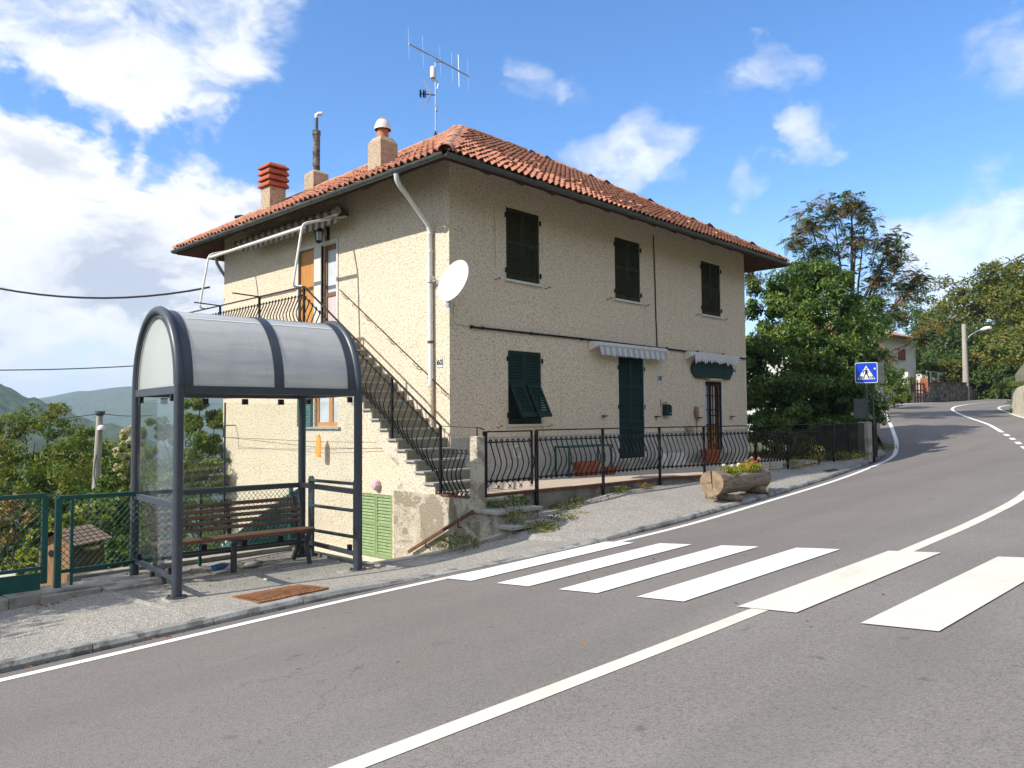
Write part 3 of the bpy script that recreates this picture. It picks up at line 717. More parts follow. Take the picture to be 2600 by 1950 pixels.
def leaf_mesh(b, w, h, split, th=.035, st=.065, gap=.055, z0=0.0, pitch=.056):
    """louvred shutter leaf in local x (0..w), z (0..h), front at y = -th"""
    def fr(x0, x1, za, zb): b.box2((x0, -th, za), (x1, 0, zb))
    cuts = [z0]+split+[h]
    fr(0, st, z0, h); fr(w-st, w, z0, h)
    for i, c in enumerate(cuts):
        a = st*(1.5 if i == 0 else 1.0)
        lo, hi = (c, c+a) if i == 0 else ((c-a, c) if i == len(cuts)-1 else (c-a*.55, c+a*.55))
        fr(st, w-st, lo, hi)
    for i in range(len(cuts)-1):
        za = cuts[i]+(st*1.5 if i == 0 else st*.55); zb = cuts[i+1]-(st if i == len(cuts)-2 else st*.55)
        n = max(1, int((zb-za)/pitch)); p = (zb-za)/n
        for k in range(n):
            z = za+p*(k+.5)
            vs = [(st, -th*.95, z-p*.36), (w-st, -th*.95, z-p*.36), (w-st, -th*.15, z+p*.46), (st, -th*.15, z+p*.46), (st, -th*.72, z-p*.56), (w-st, -th*.72, z-p*.56), (w-st, th*.05, z+p*.36), (st, th*.05, z+p*.36)]
            b.add(vs, ((0, 1, 2, 3), (7, 6, 5, 4), (0, 4, 5, 1), (3, 2, 6, 7)))
    return b
def window_right(u0, u1, z0, z1, mt, label, flap=False, door=False):
    """pair of shutter leaves in an opening of the road-side wall"""
    wd = link('window' if not door else 'shuttered_door', None, HOUSE, Matrix.Translation(((u0+u1)/2, 0, z0)), label)
    w_ = (u1-u0)/2-.006; h = z1-z0-.01
    for s in (0, 1):
        b = MB()
        o = Vector((u0+.004+s*(w_+.004), .045, z0+.004))
        if not flap:
            leaf_mesh(b, w_, h, [h*.52] if not door else [h*.36, h*.70])
            mm = Matrix.Translation(o)
            b.v = [tuple(mm @ Vector(v)) for v in b.v]
            b.build('shutter_leaf', mt, wd)
            q = MB(); q.bar(o+Vector(((w_-.02) if s == 0 else .02, -.05, h*.06)), o+Vector(((w_-.02) if s == 0 else .02, -.05, h*.34)), .012, .012)
            q.build('closing_bar', mt, wd)
        else:
            leaf_mesh(b, w_, h, [], z0=h*.52)
            b.box2((0, -.035, 0), (.05, 0, h*.52)); b.box2((w_-.05, -.035, 0), (w_, 0, h*.52)); b.box2((.05, -.035, 0), (w_-.05, 0, .11))
            mm = Matrix.Translation(o); b.v = [tuple(mm @ Vector(v)) for v in b.v]
            b.build('shutter_leaf', mt, wd)
            b = MB(); leaf_mesh(b, w_-.09, h*.49, [])
            ang = math.radians(27)
            # the lower flap swings out on its top edge
            mm = Matrix.Translation(o+Vector((.045, -.035, h*.53))) @ Matrix.Rotation(-ang, 4, 'X') @ Matrix.Translation((0, 0, -h*.49))
            b.v = [tuple(mm @ Vector(v)) for v in b.v]
            b.build('raised_flap', mt, wd, label='lower shutter flap propped open outwards')
            q = MB(); p1 = mm @ Vector(((w_-.09)*.5, 0, .03)); q.bar(p1, o+Vector((w_*.5, 0, .12)), .010, .010); q.build('flap_stay', M['iron'], wd)
    b = MB()
    for zf in ((.12, .88) if not door else (.08, .5, .88)):
        for xx in (u0-.02, u1+.02): b.box((xx, -.015, z0+(z1-z0)*zf), (.035, .03, .10))
    b.build('hinge', M['iron'], wd)
    if not door:
        b = MB(); b.box2((u0-.07, -.055, z0-.045), (u1+.07, .06, z0-.002)); b.build('window_sill', M['wall_white'] , wd)
        for xx in (u0-.28, u1+.24):
            q = MB(); zz = z0-.06
            q.tube([(xx-.06, 0, zz), (xx-.055, -.05, zz), (xx-.02, -.07, zz+.015), (xx+.01, -.07, zz+.045), (xx+.03, -.07, zz+.02), (xx+.05, -.07, zz+.02)], .008, 5)
            q.build('shutter_catch', M['iron'], wd)
    return wd
window_right(*HR[0], M['shut_up'], 'upper window with olive shutters nearest the house corner')
window_right(*HR[1], M['shut_up'], 'middle upper window with olive shutters beside the cable')
window_right(*HR[2], M['shut_up'], 'upper window with olive shutters farthest along the road')
window_right(*HR[3], M['shut_lo'], 'ground-floor window with shutter flaps propped open', flap=True)
window_right(*HR[4], M['shut_lo'], 'tall dark green louvred door under the striped awning', door=True)
b = MB()
for xx, zz in ((4.75, 1.02), (6.95, 1.0), (9.02, .96), (10.85, .98)): b.box((xx, -.05, zz), (.14, .10, .025))
b.build('shutter_catch', M['iron'], HOUSE)
# shop door with bar grille
u0, u1, z0, z1 = HR[5]
dw = link('grille_door', None, HOUSE, Matrix.Translation(((u0+u1)/2, 0, z0)), 'narrow shop door behind a black bar grille')
b = MB(); b.box2((u0+.05, .12, z0), (u1-.05, .14, z0+.75)); b.build('lower_panel', M['wood'], dw)
for s in (0, 1):
    b = MB(); xa = u0+.10+s*(u1-u0-.10)/2; xb = xa+(u1-u0-.2)/2-.08; b.box2((xa, .11, z0+.78), (xb, .13, z1-.12)); b.build('door_pane', M['curtain'], dw)
b = MB()
for xx in (u0+.05, (u0+u1)/2, u1-.05): b.box2((xx-.045, .085, z0), (xx+.045, .125, z1))
b.box2((u0+.02, .085, z1-.12), (u1-.02, .125, z1)); b.build('door_frame', M['brown_wood'], dw)
for k in range(7):
    xx = u0+.04+(u1-u0-.08)*k/6
    b = MB(); b.box((xx, .02, (z0+z1)/2), (.03 if k in (0, 3, 6) else .014, .02, z1-z0-.02)); b.build('grille_bar', M['iron'], dw)
for f in (.02, .33, .60, .80, .98):
    b = MB(); b.box(((u0+u1)/2, .032, z0+(z1-z0)*f), (u1-u0-.05, .012, .025)); b.build('grille_bar', M['iron'], dw)
b = MB(); b.box(((u0+u1)/2-.05, .0, 1.02), (.22, .03, .03)); b.build('lock', M['iron'], dw)

# left facade openings
gl = link('balcony_door', None, HOUSE, Matrix.Translation((0, 4.03, 2.75)), 'glazed balcony door with brown frame and net curtain')
y0, y1, z0, z1 = HLf[0]
b = MB()
for ya in (y0+.01, y1-.09): b.box2((.09, ya, z0), (.15, ya+.08, z1-.01))
for za in (z0, z0+1.02, z1-.10): b.box2((.092, y0+.09, za), (.148, y1-.09, za+.09))
b.build('door_frame', M['wood_frame'], gl)
b = MB(); b.box2((.115, y0+.09, z0+1.11), (.125, y1-.09, z1-.10)); b.build('upper_pane', M['curtain'], gl)
b = MB(); b.box2((.115, y0+.09, z0+.09), (.125, y1-.09, z0+1.02)); b.build('lower_pane', M['frost'], gl)
wdoor = link('balcony_door', None, HOUSE, Matrix.Translation((0, 4.96, 2.75)), 'varnished wooden board door on the balcony')
y0, y1, z0, z1 = HLf[1]; n = 11
for k in range(n):
    ya = y0+.02+(y1-y0-.04)*k/n; b = MB(); b.box2((.05, ya+.004, z0+.01), (.085+.006*(k % 2), ya+(y1-y0-.04)/n-.004, z1-.03)); b.build('board', M['wood'], wdoor)
b = MB(); b.box2((.086, y0, z0), (.13, y1, z1)); b.build('door_back', M['wood_frame'], wdoor)
b = MB()
for ya, yb in ((3.66, 3.72), (4.34, 4.62), (5.30, 5.36)): b.box2((-.022, ya, 2.75), (.05, yb, 5.0))
b.box2((-.024, 3.66, 4.955), (.05, 5.36, 5.01)); b.build('door_surround', M['wall_white'], HOUSE)
# ground-floor window on the left facade
wn = link('window', None, HOUSE, Matrix.Translation((0, 4.15, .83)), 'ground-floor window with pine casement and one teal shutter open')
y0, y1, z0, z1 = HLf[2]
b = MB()
for ya, yb in ((y0, y0+.05), (y1-.07, y1), (y0+.30, y0+.44)): b.box2((.07, ya, z0), (.14, yb, z1))
b.box2((.068, y0+.05, z0), (.138, y1-.07, z0+.10)); b.build('casement', M['wood_pine'], wn)
b = MB(); b.box2((.10, y0+.05, z0+.10), (.11, y1-.07, z1)); b.build('pane', M['curtain'], wn)
b = MB(); b.box2((-.06, y0-.12, z0-.05), (.08, y1+.55, z0-.005)); b.build('window_sill', M['slate'], wn)
b = MB(); leaf_mesh(b, .56, 1.15, [.4], pitch=.05)
mm = Matrix.Translation((-.035, y1+.62, z0)) @ Rz(-pi/2); b.v = [tuple(mm @ Vector(v)) for v in b.v]; b.build('shutter_leaf', M['shut_teal'], wn)
# cellar shutters
cs = link('cellar_shutters', None, HOUSE, Matrix.Translation((0, 2.3, -1.86)), 'sun-bleached light green louvred cellar shutters')
y0, y1, z0, z1 = HLf[3]
for s in (0, 1):
    b = MB(); leaf_mesh(b, (y1-y0)/2-.008, z1-z0-.02, [(z1-z0)*.52], st=.05, pitch=.062)
    mm = Matrix.Translation((.035, y0+(y1-y0)/2*(s+1)-.004, z0+.01)) @ Rz(-pi/2); b.v = [tuple(mm @ Vector(v)) for v in b.v]; b.build('shutter_leaf', M['shut_lime'], cs)

# ---- roof
ZG = 5.56; SL = .605; hw = HW/2; HZ = ZG+(hw+OV)*SL
n_l = Vector((-SL, 0, 1)).normalized(); n_r = Vector((0, -SL, 1)).normalized()
c0, c1, c2, c3 = Vector((-OV, -OV, ZG)), Vector((HL+OV, -OV, ZG)), Vector((HL+OV, HW+OV, ZG)), Vector((-OV, HW+OV, ZG))
r0, r1 = Vector((hw, hw, HZ)), Vector((HL-hw, hw, HZ))
b = MB(); b.quad(c0, c1, r1, r0); b.add((c1, c2, r1), ((0, 1, 2),)); b.quad(c2, c3, r0, r1); b.add((c3, c0, r0), ((0, 1, 2),))
dn_ = Vector((0, 0, -.10)); b.quad(c0+dn_, r0+dn_, r1+dn_, c1+dn_); b.add((c2+dn_, c1+dn_, r1+dn_), ((0, 1, 2),)); b.quad(c3+dn_, c2+dn_, r1+dn_, r0+dn_); b.add((c3+dn_, r0+dn_, c0+dn_), ((0, 1, 2),))
for p, q in ((c0, c1), (c1, c2), (c2, c3), (c3, c0)): b.quad(p, q, q+dn_, p+dn_)
ROOF = b.build('roof', M['roof_under'], HOUSE, fix=False)
def tile_mesh(name, w, l, amp, mt, nx=8, th=.018):
    b = MB(); xs_ = [-w/2+w*i/nx for i in range(nx+1)]
    zf = [amp*math.cos(2*pi*(x/w)) for x in xs_]
    front = [(x, 0, z+.078) for x, z in zip(xs_, zf)]; back = [(x, l, z+.006) for x, z in zip(xs_, zf)]; lip = [(x, .004, z+.078-th) for x, z in zip(xs_, zf)]
    k = nx+1
    b.add(front+back+lip, [(i, i+1, k+i+1, k+i) for i in range(nx)]+[(2*k+i, 2*k+i+1, i+1, i) for i in range(nx)])
    return b.mesh(name, mt, smooth=50, fix=False)
tiles = []
def slope(A, B, run, up, nrm, tw, tl, jit):
    e = (B-A).normalized(); L = (B-A).length; n_rows = int(run*math.sqrt(1+SL*SL)/tl)+1
    for r in range(n_rows):
        h = r*tl/math.sqrt(1+SL*SL)
        k0 = int((h-.15)/tw); 
        nc = int((L-2*h+.3)/tw)
        for c in range(-1, nc+2):
            s = (int(h/tw)+c)*tw+tw/2
            if s < h-.02 or s > L-h+.02: continue
            o = A+e*s+up*(r*tl-.05)+nrm*(.045)
            o += nrm*random.uniform(-1, 1)*jit+e*random.uniform(-1, 1)*jit*.8
            a = random.uniform(-1, 1)*jit*2.2
            tiles.append((frame(o, e, up, nrm) @ Matrix.Rotation(a, 4, 'Z') @ Matrix.Rotation(random.uniform(-1, 1)*jit*1.5, 4, 'X'), (o-CP).length))
up_r = Vector((0, 1, SL)).normalized(); up_l = Vector((1, 0, SL)).normalized()
slope(c0, c1, hw+OV, up_r, n_r, .178, .34, .010)
slope(c3, c0, hw+OV, up_l, n_l, .180, .36, .015)
slope(c1, c2, hw+OV, Vector((-1, 0, SL)).normalized(), Vector((SL, 0, 1)).normalized(), .18, .36, .01)
tme = tile_mesh('roof_tile', .19, .42, .036, M['tile'])
tiles.sort(key=lambda t: t[1])
for m_, d in tiles[:300]: link('roof_tile', tme, ROOF, m_)
V = np.array([v.co for v in tme.vertices]); V4 = np.c_[V, np.ones(len(V))]; F = np.array([list(p.vertices) for p in tme.polygons])
mats_ = np.array([np.array(m_) for m_, d in tiles[300:]])
AV = np.einsum('nij,vj->nvi', mats_, V4)[:, :, :3].reshape(-1, 3)-np.array(wloc(ROOF)); AF = (F[None]+(np.arange(len(mats_))*len(V))[:, None, None]).reshape(-1, F.shape[1])
link('roof_tile_field', npmesh('roof_tile_field', AV, AF, M['tile'], True), ROOF, kind='stuff')
# hip and ridge tiles: overlapping half barrels
b = MB(); n = 8
pr_ = [(math.cos(pi*k/n)*.125, math.sin(pi*k/n)*.105) for k in range(n+1)]
fv = [(x*1.12, 0, z*1.12) for x, z in pr_]; bv = [(x*.92, .46, z*.92-.0) for x, z in pr_]; iv = [(x*.98, .004, z*.98) for x, z in pr_]
b.add(fv+bv+iv, [(i, i+1, n+1+i+1, n+1+i) for i in range(n)]+[(2*(n+1)+i, 2*(n+1)+i+1, i+1, i) for i in range(n)])
hip_me = b.mesh('ridge_tile', M['tile_hip'], smooth=50, fix=False)
for p, q in ((c0, r0), (c1, r1), (c3, r0), (r0, r1)):
    d = (q-p); L = d.length; d.normalize(); k = 0; s = -.05
    while s < L-.40:
        sd = d.cross(Vector((0, 0, 1))).normalized(); u = sd.cross(d)
        o = p+d*s+Vector((0, 0, .075+random.uniform(-.012, .012)))+sd*random.uniform(-.015, .015)
        link('ridge_tile', hip_me, ROOF, frame(o-Vector((0, 0, .015)), sd, d, u) @ Matrix.Rotation(random.uniform(-.07, .07), 4, 'Z') @ Matrix.Rotation(.06, 4, 'X'))
        s += .36
# raised vent tiles
b = MB(); b.add([(-.13, 0, .02), (.13, 0, .02), (.10, .40, .0), (-.10, .40, .0), (-.055, .0, .12), (.055, .0, .12), (0, .36, .02)], [(0, 1, 5, 4), (1, 2, 6, 5), (0, 4, 6, 3), (4, 5, 6), (2, 3, 6)])
vent_me = b.mesh('vent_tile', M['tile_new'], smooth=60, fix=False)
AR = RG(1100, 300, 2.4578)
for q in ((400, 222), (425, 250), (458, 278), (495, 306), (582, 306), (635, 286), (622, 330), (668, 312), (670, 360), (826, 415), (878, 410), (930, 412), (925, 435), (975, 468), (1060, 488), (1110, 520), (1180, 545), (1240, 548), (1300, 570), (1480, 640), (1600, 668), (1770, 738), (700, 455)):
    v = ray(*AR(*q)); tt = (n_r.dot(c0)-n_r.dot(CP)+.06)/n_r.dot(v); o = CP+v*tt
    if o.y < -OV+.4: continue
    link('vent_tile', vent_me, ROOF, frame(o, Vector((1, 0, 0)), up_r, n_r) @ Matrix.Rotation(random.uniform(-.1, .1), 4, 'Z'))
# eaves: boards and rafter ends
def rafter(p, q): b = MB(); b.bar(Vector(p)+Vector((0, 0, .07)), Vector(q)+Vector((0, 0, .07)), .08, .07); b.build('rafter_end', M['soffit'], HOUSE)
for k in range(14): xx = .2+k*.92; rafter((xx, -OV+.03, ZG-.15), (xx, 0, ZG-.15+(OV-.03)*SL))
for k in range(10): yy = .3+k*.95; rafter((HL+OV-.03, yy, ZG-.15), (HL, yy, ZG-.15+(OV-.03)*SL))
for k in range(10): yy = .6+k*.95; rafter((-OV+.03, yy, ZG-.15), (0, yy, ZG-.15+(OV-.03)*SL))
def gutter(name, p, q, joints):
    b = MB(); d = (q-p).normalized(); sd = d.cross(Vector((0, 0, 1))); n = 8; r = .072
    prof = [(math.cos(pi+pi*k/n)*r, math.sin(pi+pi*k/n)*r) for k in range(n+1)]
    prof2 = [(x*.9, z*.9) for x, z in prof]
    vs = [e+sd*x+Vector((0, 0, z)) for e in (p, q) for x, z in prof+prof2]; m = 2*(n+1)
    fs = [(i, i+1, m+i+1, m+i) for i in range(n)]+[(n+1+i+1, n+1+i, m+n+1+i, m+n+1+i+1) for i in range(n)]
    fs += [(0, n+1, m+n+1, m), (n, m+n, m+2*n+1, 2*n+1)] + [(i+1, i, n+1+i, n+1+i+1) for i in range(n)] + [(m+i, m+i+1, m+n+1+i+1, m+n+1+i) for i in range(n)]
    b.add(vs, fs); g = b.build(name, M['gutter'], HOUSE, smooth=True)
    for k in range(joints):
        o = p.lerp(q, (k+.5)/joints); j = MB()
        pr3 = [(math.cos(pi+pi*i/n)*(r+.006), math.sin(pi+pi*i/n)*(r+.006)) for i in range(n+1)]
        j.add([o+d*s+sd*x+Vector((0, 0, z)) for s in (-.02, .02) for x, z in pr3]+[o+d*s+sd*x*.93+Vector((0, 0, z*.93)) for s in (-.02, .02) for x, z in pr3], [(i, i+1, n+1+i+1, n+1+i) for i in range(n)]+[(i, 2*n+2+i, 2*n+2+i+1, i+1) for i in range(n)]+[(n+1+i+1, 3*n+3+i+1, 3*n+3+i, n+1+i) for i in range(n)])
        j.build('gutter_joint', M['gutter'], g)
    return g
go = OV+.07; zg_ = ZG+.0
gutter('gutter', Vector((-go, HW+go, zg_)), Vector((-go, -go, zg_)), 12)
gutter('gutter', Vector((-go, -go, zg_)), Vector((HL+go, -go, zg_)), 7)
gutter('gutter', Vector((HL+go, -go, zg_)), Vector((HL+go, HW+go, zg_)), 5)
gutter('gutter', Vector((HL+go, HW+go, zg_)), Vector((-go, HW+go, zg_)), 5)
# downpipe
dp = MB(); dp.tube([(-go, .36, ZG-.07), (-go+.02, .37, ZG-.17), (-.86, .39, ZG-.27), (-.72, .41, ZG-.36), (-.12, .47, 4.72), (-.075, .475, 4.60), (-.07, .47, 2.6), (-.07, .46, 1.62)], .05, 10)
dpo = dp.build('downpipe', M['white_metal'], HOUSE, smooth=True)
b = MB(); b.tube([(-.07, .46, 1.62), (-.07, .45, .3)], .048, 10); b.build('painted_lower_length', M['stucco'], dpo, smooth=True)
for zz in (4.55, 4.2, 3.55, 2.45, 1.63):
    b = MB(); b.tube([(-.07, .472, zz-.025), (-.07, .472, zz+.025)], .058, 10); b.build('pipe_collar', M['white_metal'] if zz != 2.45 else M['rust_dark'], dpo)
# pipe and cable along the road-side wall
pp = MB(); pp.tube([(.53, -.03, 2.748), (3.95, -.03, 2.755), (7.8, -.03, 2.735), (HL-.02, -.03, 2.70)], .022, 8); po = pp.build('wall_pipe', M['iron'], HOUSE)
for xx in (.54, .85, 2.26, 3.95, 7.45, 9.0, 10.4):
    b = MB(); b.box((xx, -.028, 2.75), (.035, .056, .06)); b.build('pipe_clamp', M['iron'], po)
b = MB(); b.tube([(6.94, -.012, 5.62), (6.98, -.02, 4.4), (7.0, -.014, 3.5), (7.03, -.02, 2.77)], .016, 6); b.build('wall_cable', M['cable'], HOUSE)
b = MB(); b.tube([(.10, -.008, 3.25), (.10, -.008, 2.82), (.13, -.008, 2.77), (.53, -.01, 2.75)], .004, 4); b.tube([(1.22, -.008, 5.2), (1.23, -.01, 4.4), (1.24, -.008, 4.0)], .005, 4); b.build('thin_cable', M['stucco_old'], HOUSE)

# chimneys stand on the left slope of the roof
CC = RG(450, 250, 2.9493)
def onroof(q): v = ray(*CC(*q)); return CP+v*((n_l.dot(c0)-n_l.dot(CP)+.03)/n_l.dot(v))
def at_same(q, P): v = ray(*CC(*q)); return CP+v*(Vector((P.x-CP.x, P.y-CP.y)).length/Vector((v.x, v.y)).length)
p_ = onroof((700, 845)); zt = at_same((705, 655), p_).z; ch = thing  # stack with a red slatted cap
b = MB(); x0, y0 = p_.x+.19, p_.y+.21; s_ = .23
b.box2((x0-s_, y0-s_, p_.z-.45), (x0+s_, y0+s_, zt)); cho = b.build('chimney', M['chimney'], ROOF, label='chimney with red slatted terracotta cap')
for k in range(4):
    z = zt+.02+k*.165; t_ = .30; b = MB()
    top = .25 if k < 3 else .20
    b.prism([(x0-t_, y0-t_, z), (x0+t_, y0-t_, z), (x0+t_, y0+t_, z), (x0-t_, y0+t_, z)], (0, 0, .035))
    n4 = [(x0-t_, y0-t_), (x0+t_, y0-t_), (x0+t_, y0+t_), (x0-t_, y0+t_)]; m4 = [(x0-top, y0-top), (x0+top, y0-top), (x0+top, y0+top), (x0-top, y0+top)]
    b.add([(x, y, z+.035) for x, y in n4]+[(x, y, z+.125) for x, y in m4], [(0, 1, 5, 4), (1, 2, 6, 5), (2, 3, 7, 6), (3, 0, 4, 7), (4, 5, 6, 7)])
    b.build('cap_ring', M['brick_cap'], cho)
b = MB()
for dx in (-.17, .17):
    for dy in (-.17, .17): b.box2((x0+dx-.035, y0+dy-.035, zt), (x0+dx+.035, y0+dy+.035, zt+.6))
b.build('cap_post', M['brick_cap'], cho)
p_ = onroof((1025, 702)); zt = at_same((1035, 530), p_).z; z2 = at_same((1035, 215), p_).z; z3 = at_same((1035, 95), p_).z
b = MB(); x0, y0 = p_.x+.20, p_.y+.21; s_ = .235
b.box2((x0-s_, y0-s_, p_.z-.45), (x0+s_, y0+s_, zt-.06)); b.add([(x0-s_, y0-s_, zt-.06), (x0+s_, y0-s_, zt-.06), (x0+s_, y0+s_, zt-.06), (x0-s_, y0+s_, zt-.06), (x0-.12, y0-.12, zt+.03), (x0+.12, y0-.12, zt+.03), (x0+.12, y0+.12, zt+.03), (x0-.12, y0+.12, zt+.03)], [(0, 1, 5, 4), (1, 2, 6, 5), (2, 3, 7, 6), (3, 0, 4, 7), (4, 5, 6, 7)])
b.mi = 1; b.box2((x0-s_-.006, y0-s_-.012, p_.z-.3), (x0+s_+.006, y0-s_-.002, p_.z+.20))
cho = b.build('chimney', [M['chimney'], M['rust_dark']], ROOF, label='chimney with tall lichen-grey flue pipe and white elbow')
b = MB(); b.lathe([(.10, zt-.02), (.10, z2-.12), (.115, z2-.12), (.115, z2), (.10, z2)], (x0, y0, 0), 16); b.build('flue_pipe', M['flue'], cho, smooth=50)
b = MB(); b.lathe([(.047, z2), (.047, z3-.06)], (x0, y0, 0), 12); b.build('thin_flue', M['gutter'], cho, smooth=50)
b = MB(); b.tube([(x0, y0, z3-.08), (x0, y0, z3), (x0+.05, y0-.05, z3+.04), (x0+.11, y0-.11, z3+.04)], .055, 10); b.build('elbow', M['white_metal'], cho, smooth=50)
p_ = onroof((1525, 548)); zt = at_same((1535, 290), p_).z; z2 = at_same((1540, 112), p_).z
b = MB(); x0, y0 = p_.x+.20, p_.y+.20; s_ = .225
b.box2((x0-s_, y0-s_, p_.z-.45), (x0+s_, y0+s_, zt-.05)); b.add([(x0-s_, y0-s_, zt-.05), (x0+s_, y0-s_, zt-.05), (x0+s_, y0+s_, zt-.05), (x0-s_, y0+s_, zt-.05), (x0-.15, y0-.15, zt+.07), (x0+.15, y0-.15, zt+.07), (x0+.15, y0+.15, zt+.07), (x0-.15, y0+.15, zt+.07)], [(0, 1, 5, 4), (1, 2, 6, 5), (2, 3, 7, 6), (3, 0, 4, 7), (4, 5, 6, 7)])
cho = b.build('chimney', M['chimney'], ROOF, label='chimney with orange flue and pale metal cowl, nearest the house corner')
b = MB(); b.lathe([(.125, zt+.05), (.125, z2-.2)], (x0, y0, 0), 18); b.build('orange_flue', M['pot'], cho, smooth=50)
b = MB(); b.lathe([(.185, z2-.255), (.175, z2-.18), (.125, z2-.06), (.11, z2-.05), (.10, z2-.06), (.15, z2-.19), (.17, z2-.255)], (x0, y0, 0), 20); b.build('cowl', M['white_metal'], cho, smooth=50)
b = MB(); b.lathe([(.12, z2-.06), (.09, z2-.02), (.03, z2+.0), (.005, z2+.003)], (x0, y0, 0), 16); b.build('cowl_top', M['tile_new'], cho, smooth=60)
p_ = onroof((500, 905)); b = MB(); P5 = at_same((480, 885), p_); b.lathe([(.04, P5.z-.5), (.04, P5.z-.04), (.20, P5.z-.04), (.19, P5.z), (.08, P5.z+.035), (.01, P5.z+.04)], (P5.x, P5.y, 0), 18); b.build('flue_cowl', M['iron'], ROOF, smooth=50, label='low black disc-shaped flue cowl')

# ---- balcony slab and outside stairs (part of the house)
b = MB(); b.box2((-1.22, 3.05, 2.60), (.02, 10.2, 2.74)); BAL = b.build('balcony', M['concrete'], HOUSE)
SX = -1.17
steps = [(-.945+.2525*k, -.09+.1815*k) for k in range(16)]
b = MB()
poly = [(-1.86, -2.4), (-1.86, -.28), (-.95, -.28)]
for y, z in steps: poly += [(y+.02, z-.21), (y+.02, z-.035)] if False else [(y+.015, z-.035)] if False else []
prof = [(-1.86, -.30), (-.93, -.30)]
for y, z in steps: prof += [(y+.02, z-.22 if (y, z) == steps[0] else z-.2165), (y+.02, z-.034)]
prof += [(3.05, steps[-1][1]-.034), (3.05, 2.35), (2.6, 2.05), (.72, .72), (.68, .56), (0.0, .11), (-.16, -.02), (.17, -.28), (.17, -2.4), (-1.86, -2.4)]
b.prism([(SX, y, z) for y, z in prof], (-SX+.0, 0, 0))
STAIR = b.build('outside_stairs', M['stucco_stair'], HOUSE)
for y, z in steps:
    t_ = MB(); t_.box2((SX-.045, y, z-.032), (-.004, y+.285, z)); t_.build('stair_tread', M['slate'], STAIR)
    t_ = MB(); t_.box2((SX+.035, y+.012, z-.215), (-.006, y+.03, z-.033)); t_.build('stair_riser', M['riser'], STAIR)
for k, z in enumerate((-.09-.1815*.0,)): pass
t_ = MB(); t_.box2((-1.13, -1.25, -.25), (-.004, -.93, -.235)); t_.build('stair_tread', M['slate'], STAIR)
b = MB(); b.box2((SX-.02, -1.96, -2.4), (SX+.19, -1.76, -.28)); b.build('stair_pier', M['stucco_old'], STAIR)
b = MB(); b.box2((SX-.022, -1.86, -2.38), (SX-.001, .165, -.275)); b.build('old_plaster_base', M['stucco_old'], STAIR)
# ================================================================== IRON RAILINGS
def belly_mesh(name, h, bulge, r=.0135, ring=.026, mt=None):
    """bellied baluster, local z 0..h, bulging towards local -y, with a scroll at each end along x"""
    pts = []
    for k in range(6): a = -pi/2+ 2*pi*.78*(1-k/5); pts.append((ring*math.cos(a)*.9+ring*.0, 0, h+ring+ring*math.sin(a)))
    for k in range(11):
        t = 1-k/10; off = math.sin(pi*t)**1.2*(1.25-.5*t)*bulge*(.9 if t > .5 else 1.0)
        pts.append((0, -off, h*t))
    for k in range(6): a = pi/2-2*pi*.78*(k/5); pts.append((ring*math.cos(a)*.9, 0, -ring+ring*math.sin(a)))
    b = MB(); b.tube(pts, r, 4, cap=False); return b.mesh(name, mt or M['iron'], fix=False)
BEL = belly_mesh('baluster', .60, .125)
BEL_B = belly_mesh('baluster', .62, .13)
def bands(rail, p, q, lo, hi, mt, w=.022, h=.012):
    for z in (lo, hi):
        b = MB(); b.bar(Vector(p)+Vector((0, 0, z)), Vector(q)+Vector((0, 0, z)), w, h); b.build('band', mt, rail)
def balusters(rail, p, q, n, me, zlo, outward, e0=.06, e1=.06, shear=0.0):
    p = Vector(p); q = Vector(q); d = q-p; L = Vector((d.x, d.y, 0)).length; dh = Vector((d.x, d.y, 0)).normalized()
    ow = Vector(outward); ow = (ow-dh*ow.dot(dh)).normalized()
    for k in range(n):
        t = (e0+(L-e0-e1)*k/max(1, n-1))/L
        o = p.lerp(q, t)+Vector((0, 0, zlo))
        link('baluster', me, rail, frame(o, dh, -ow, Vector((0, 0, 1))))
# terrace railing: gate and panels
RT = .775
pts = [(-.86, -1.77), (.28, -1.88), (2.0, -2.01), (3.8, -2.09), (5.05, -2.39), (6.75, -2.72), (8.1, -2.86), (9.95, -2.84)]
GATE = thing('iron_gate', 'black wrought-iron gate with curled scrolls along its bottom above the two steps', 'gate', (-.3, -1.82, -.2))
a, c = Vector((-.80, -1.775, 0)), Vector((.20, -1.872, 0))
for e in (a, c):
    b = MB(); b.bar(e+Vector((0, 0, -.14)), e+Vector((0, 0, RT)), .03, .03, (1, 0, 0)); b.build('gate_stile', M['iron'], GATE)
b = MB(); b.bar(a+Vector((0, 0, RT-.01)), c+Vector((0, 0, RT-.01)), .04, .022); b.build('top_rail', M['iron'], GATE)
bands(GATE, a, c, -.045, .59, M['iron'], .03, .022)
balusters(GATE, a, c, 8, BEL, -.02, (0, -1, 0), .09, .06)
d_ = (c-a).normalized()
for k in range(4):
    o = a+d_*(.14+.245*k)+Vector((0, 0, -.13))
    for s in (-1, 1):
        q = [o+d_*(s*(.02+.10*math.sin(t*1.6)))+Vector((0, 0, .075-.12*t+.02*t*t)) for t in (0, .25, .5, .75, 1)]
        q += [q[-1]+d_*(s*.03*math.cos(a2))+Vector((0, 0, -.01+.03*math.sin(a2))) for a2 in (-.5, .4, 1.4, 2.4, 3.4, 4.4)]
        b = MB(); b.tube(q, .006, 4); b.build('scroll', M['iron'], GATE)
def post(rail, x, y, z0, z1, w=.045, mt=None):
    b = MB(); b.bar((x, y, z0), (x, y, z1), w, w, (1, 0, 0)); b.build('post', mt or M['iron'], rail)
TR = thing('terrace_railing', 'long black wrought-iron railing with bellied bars along the terrace edge', 'railing', (4.5, -2.3, -.4))
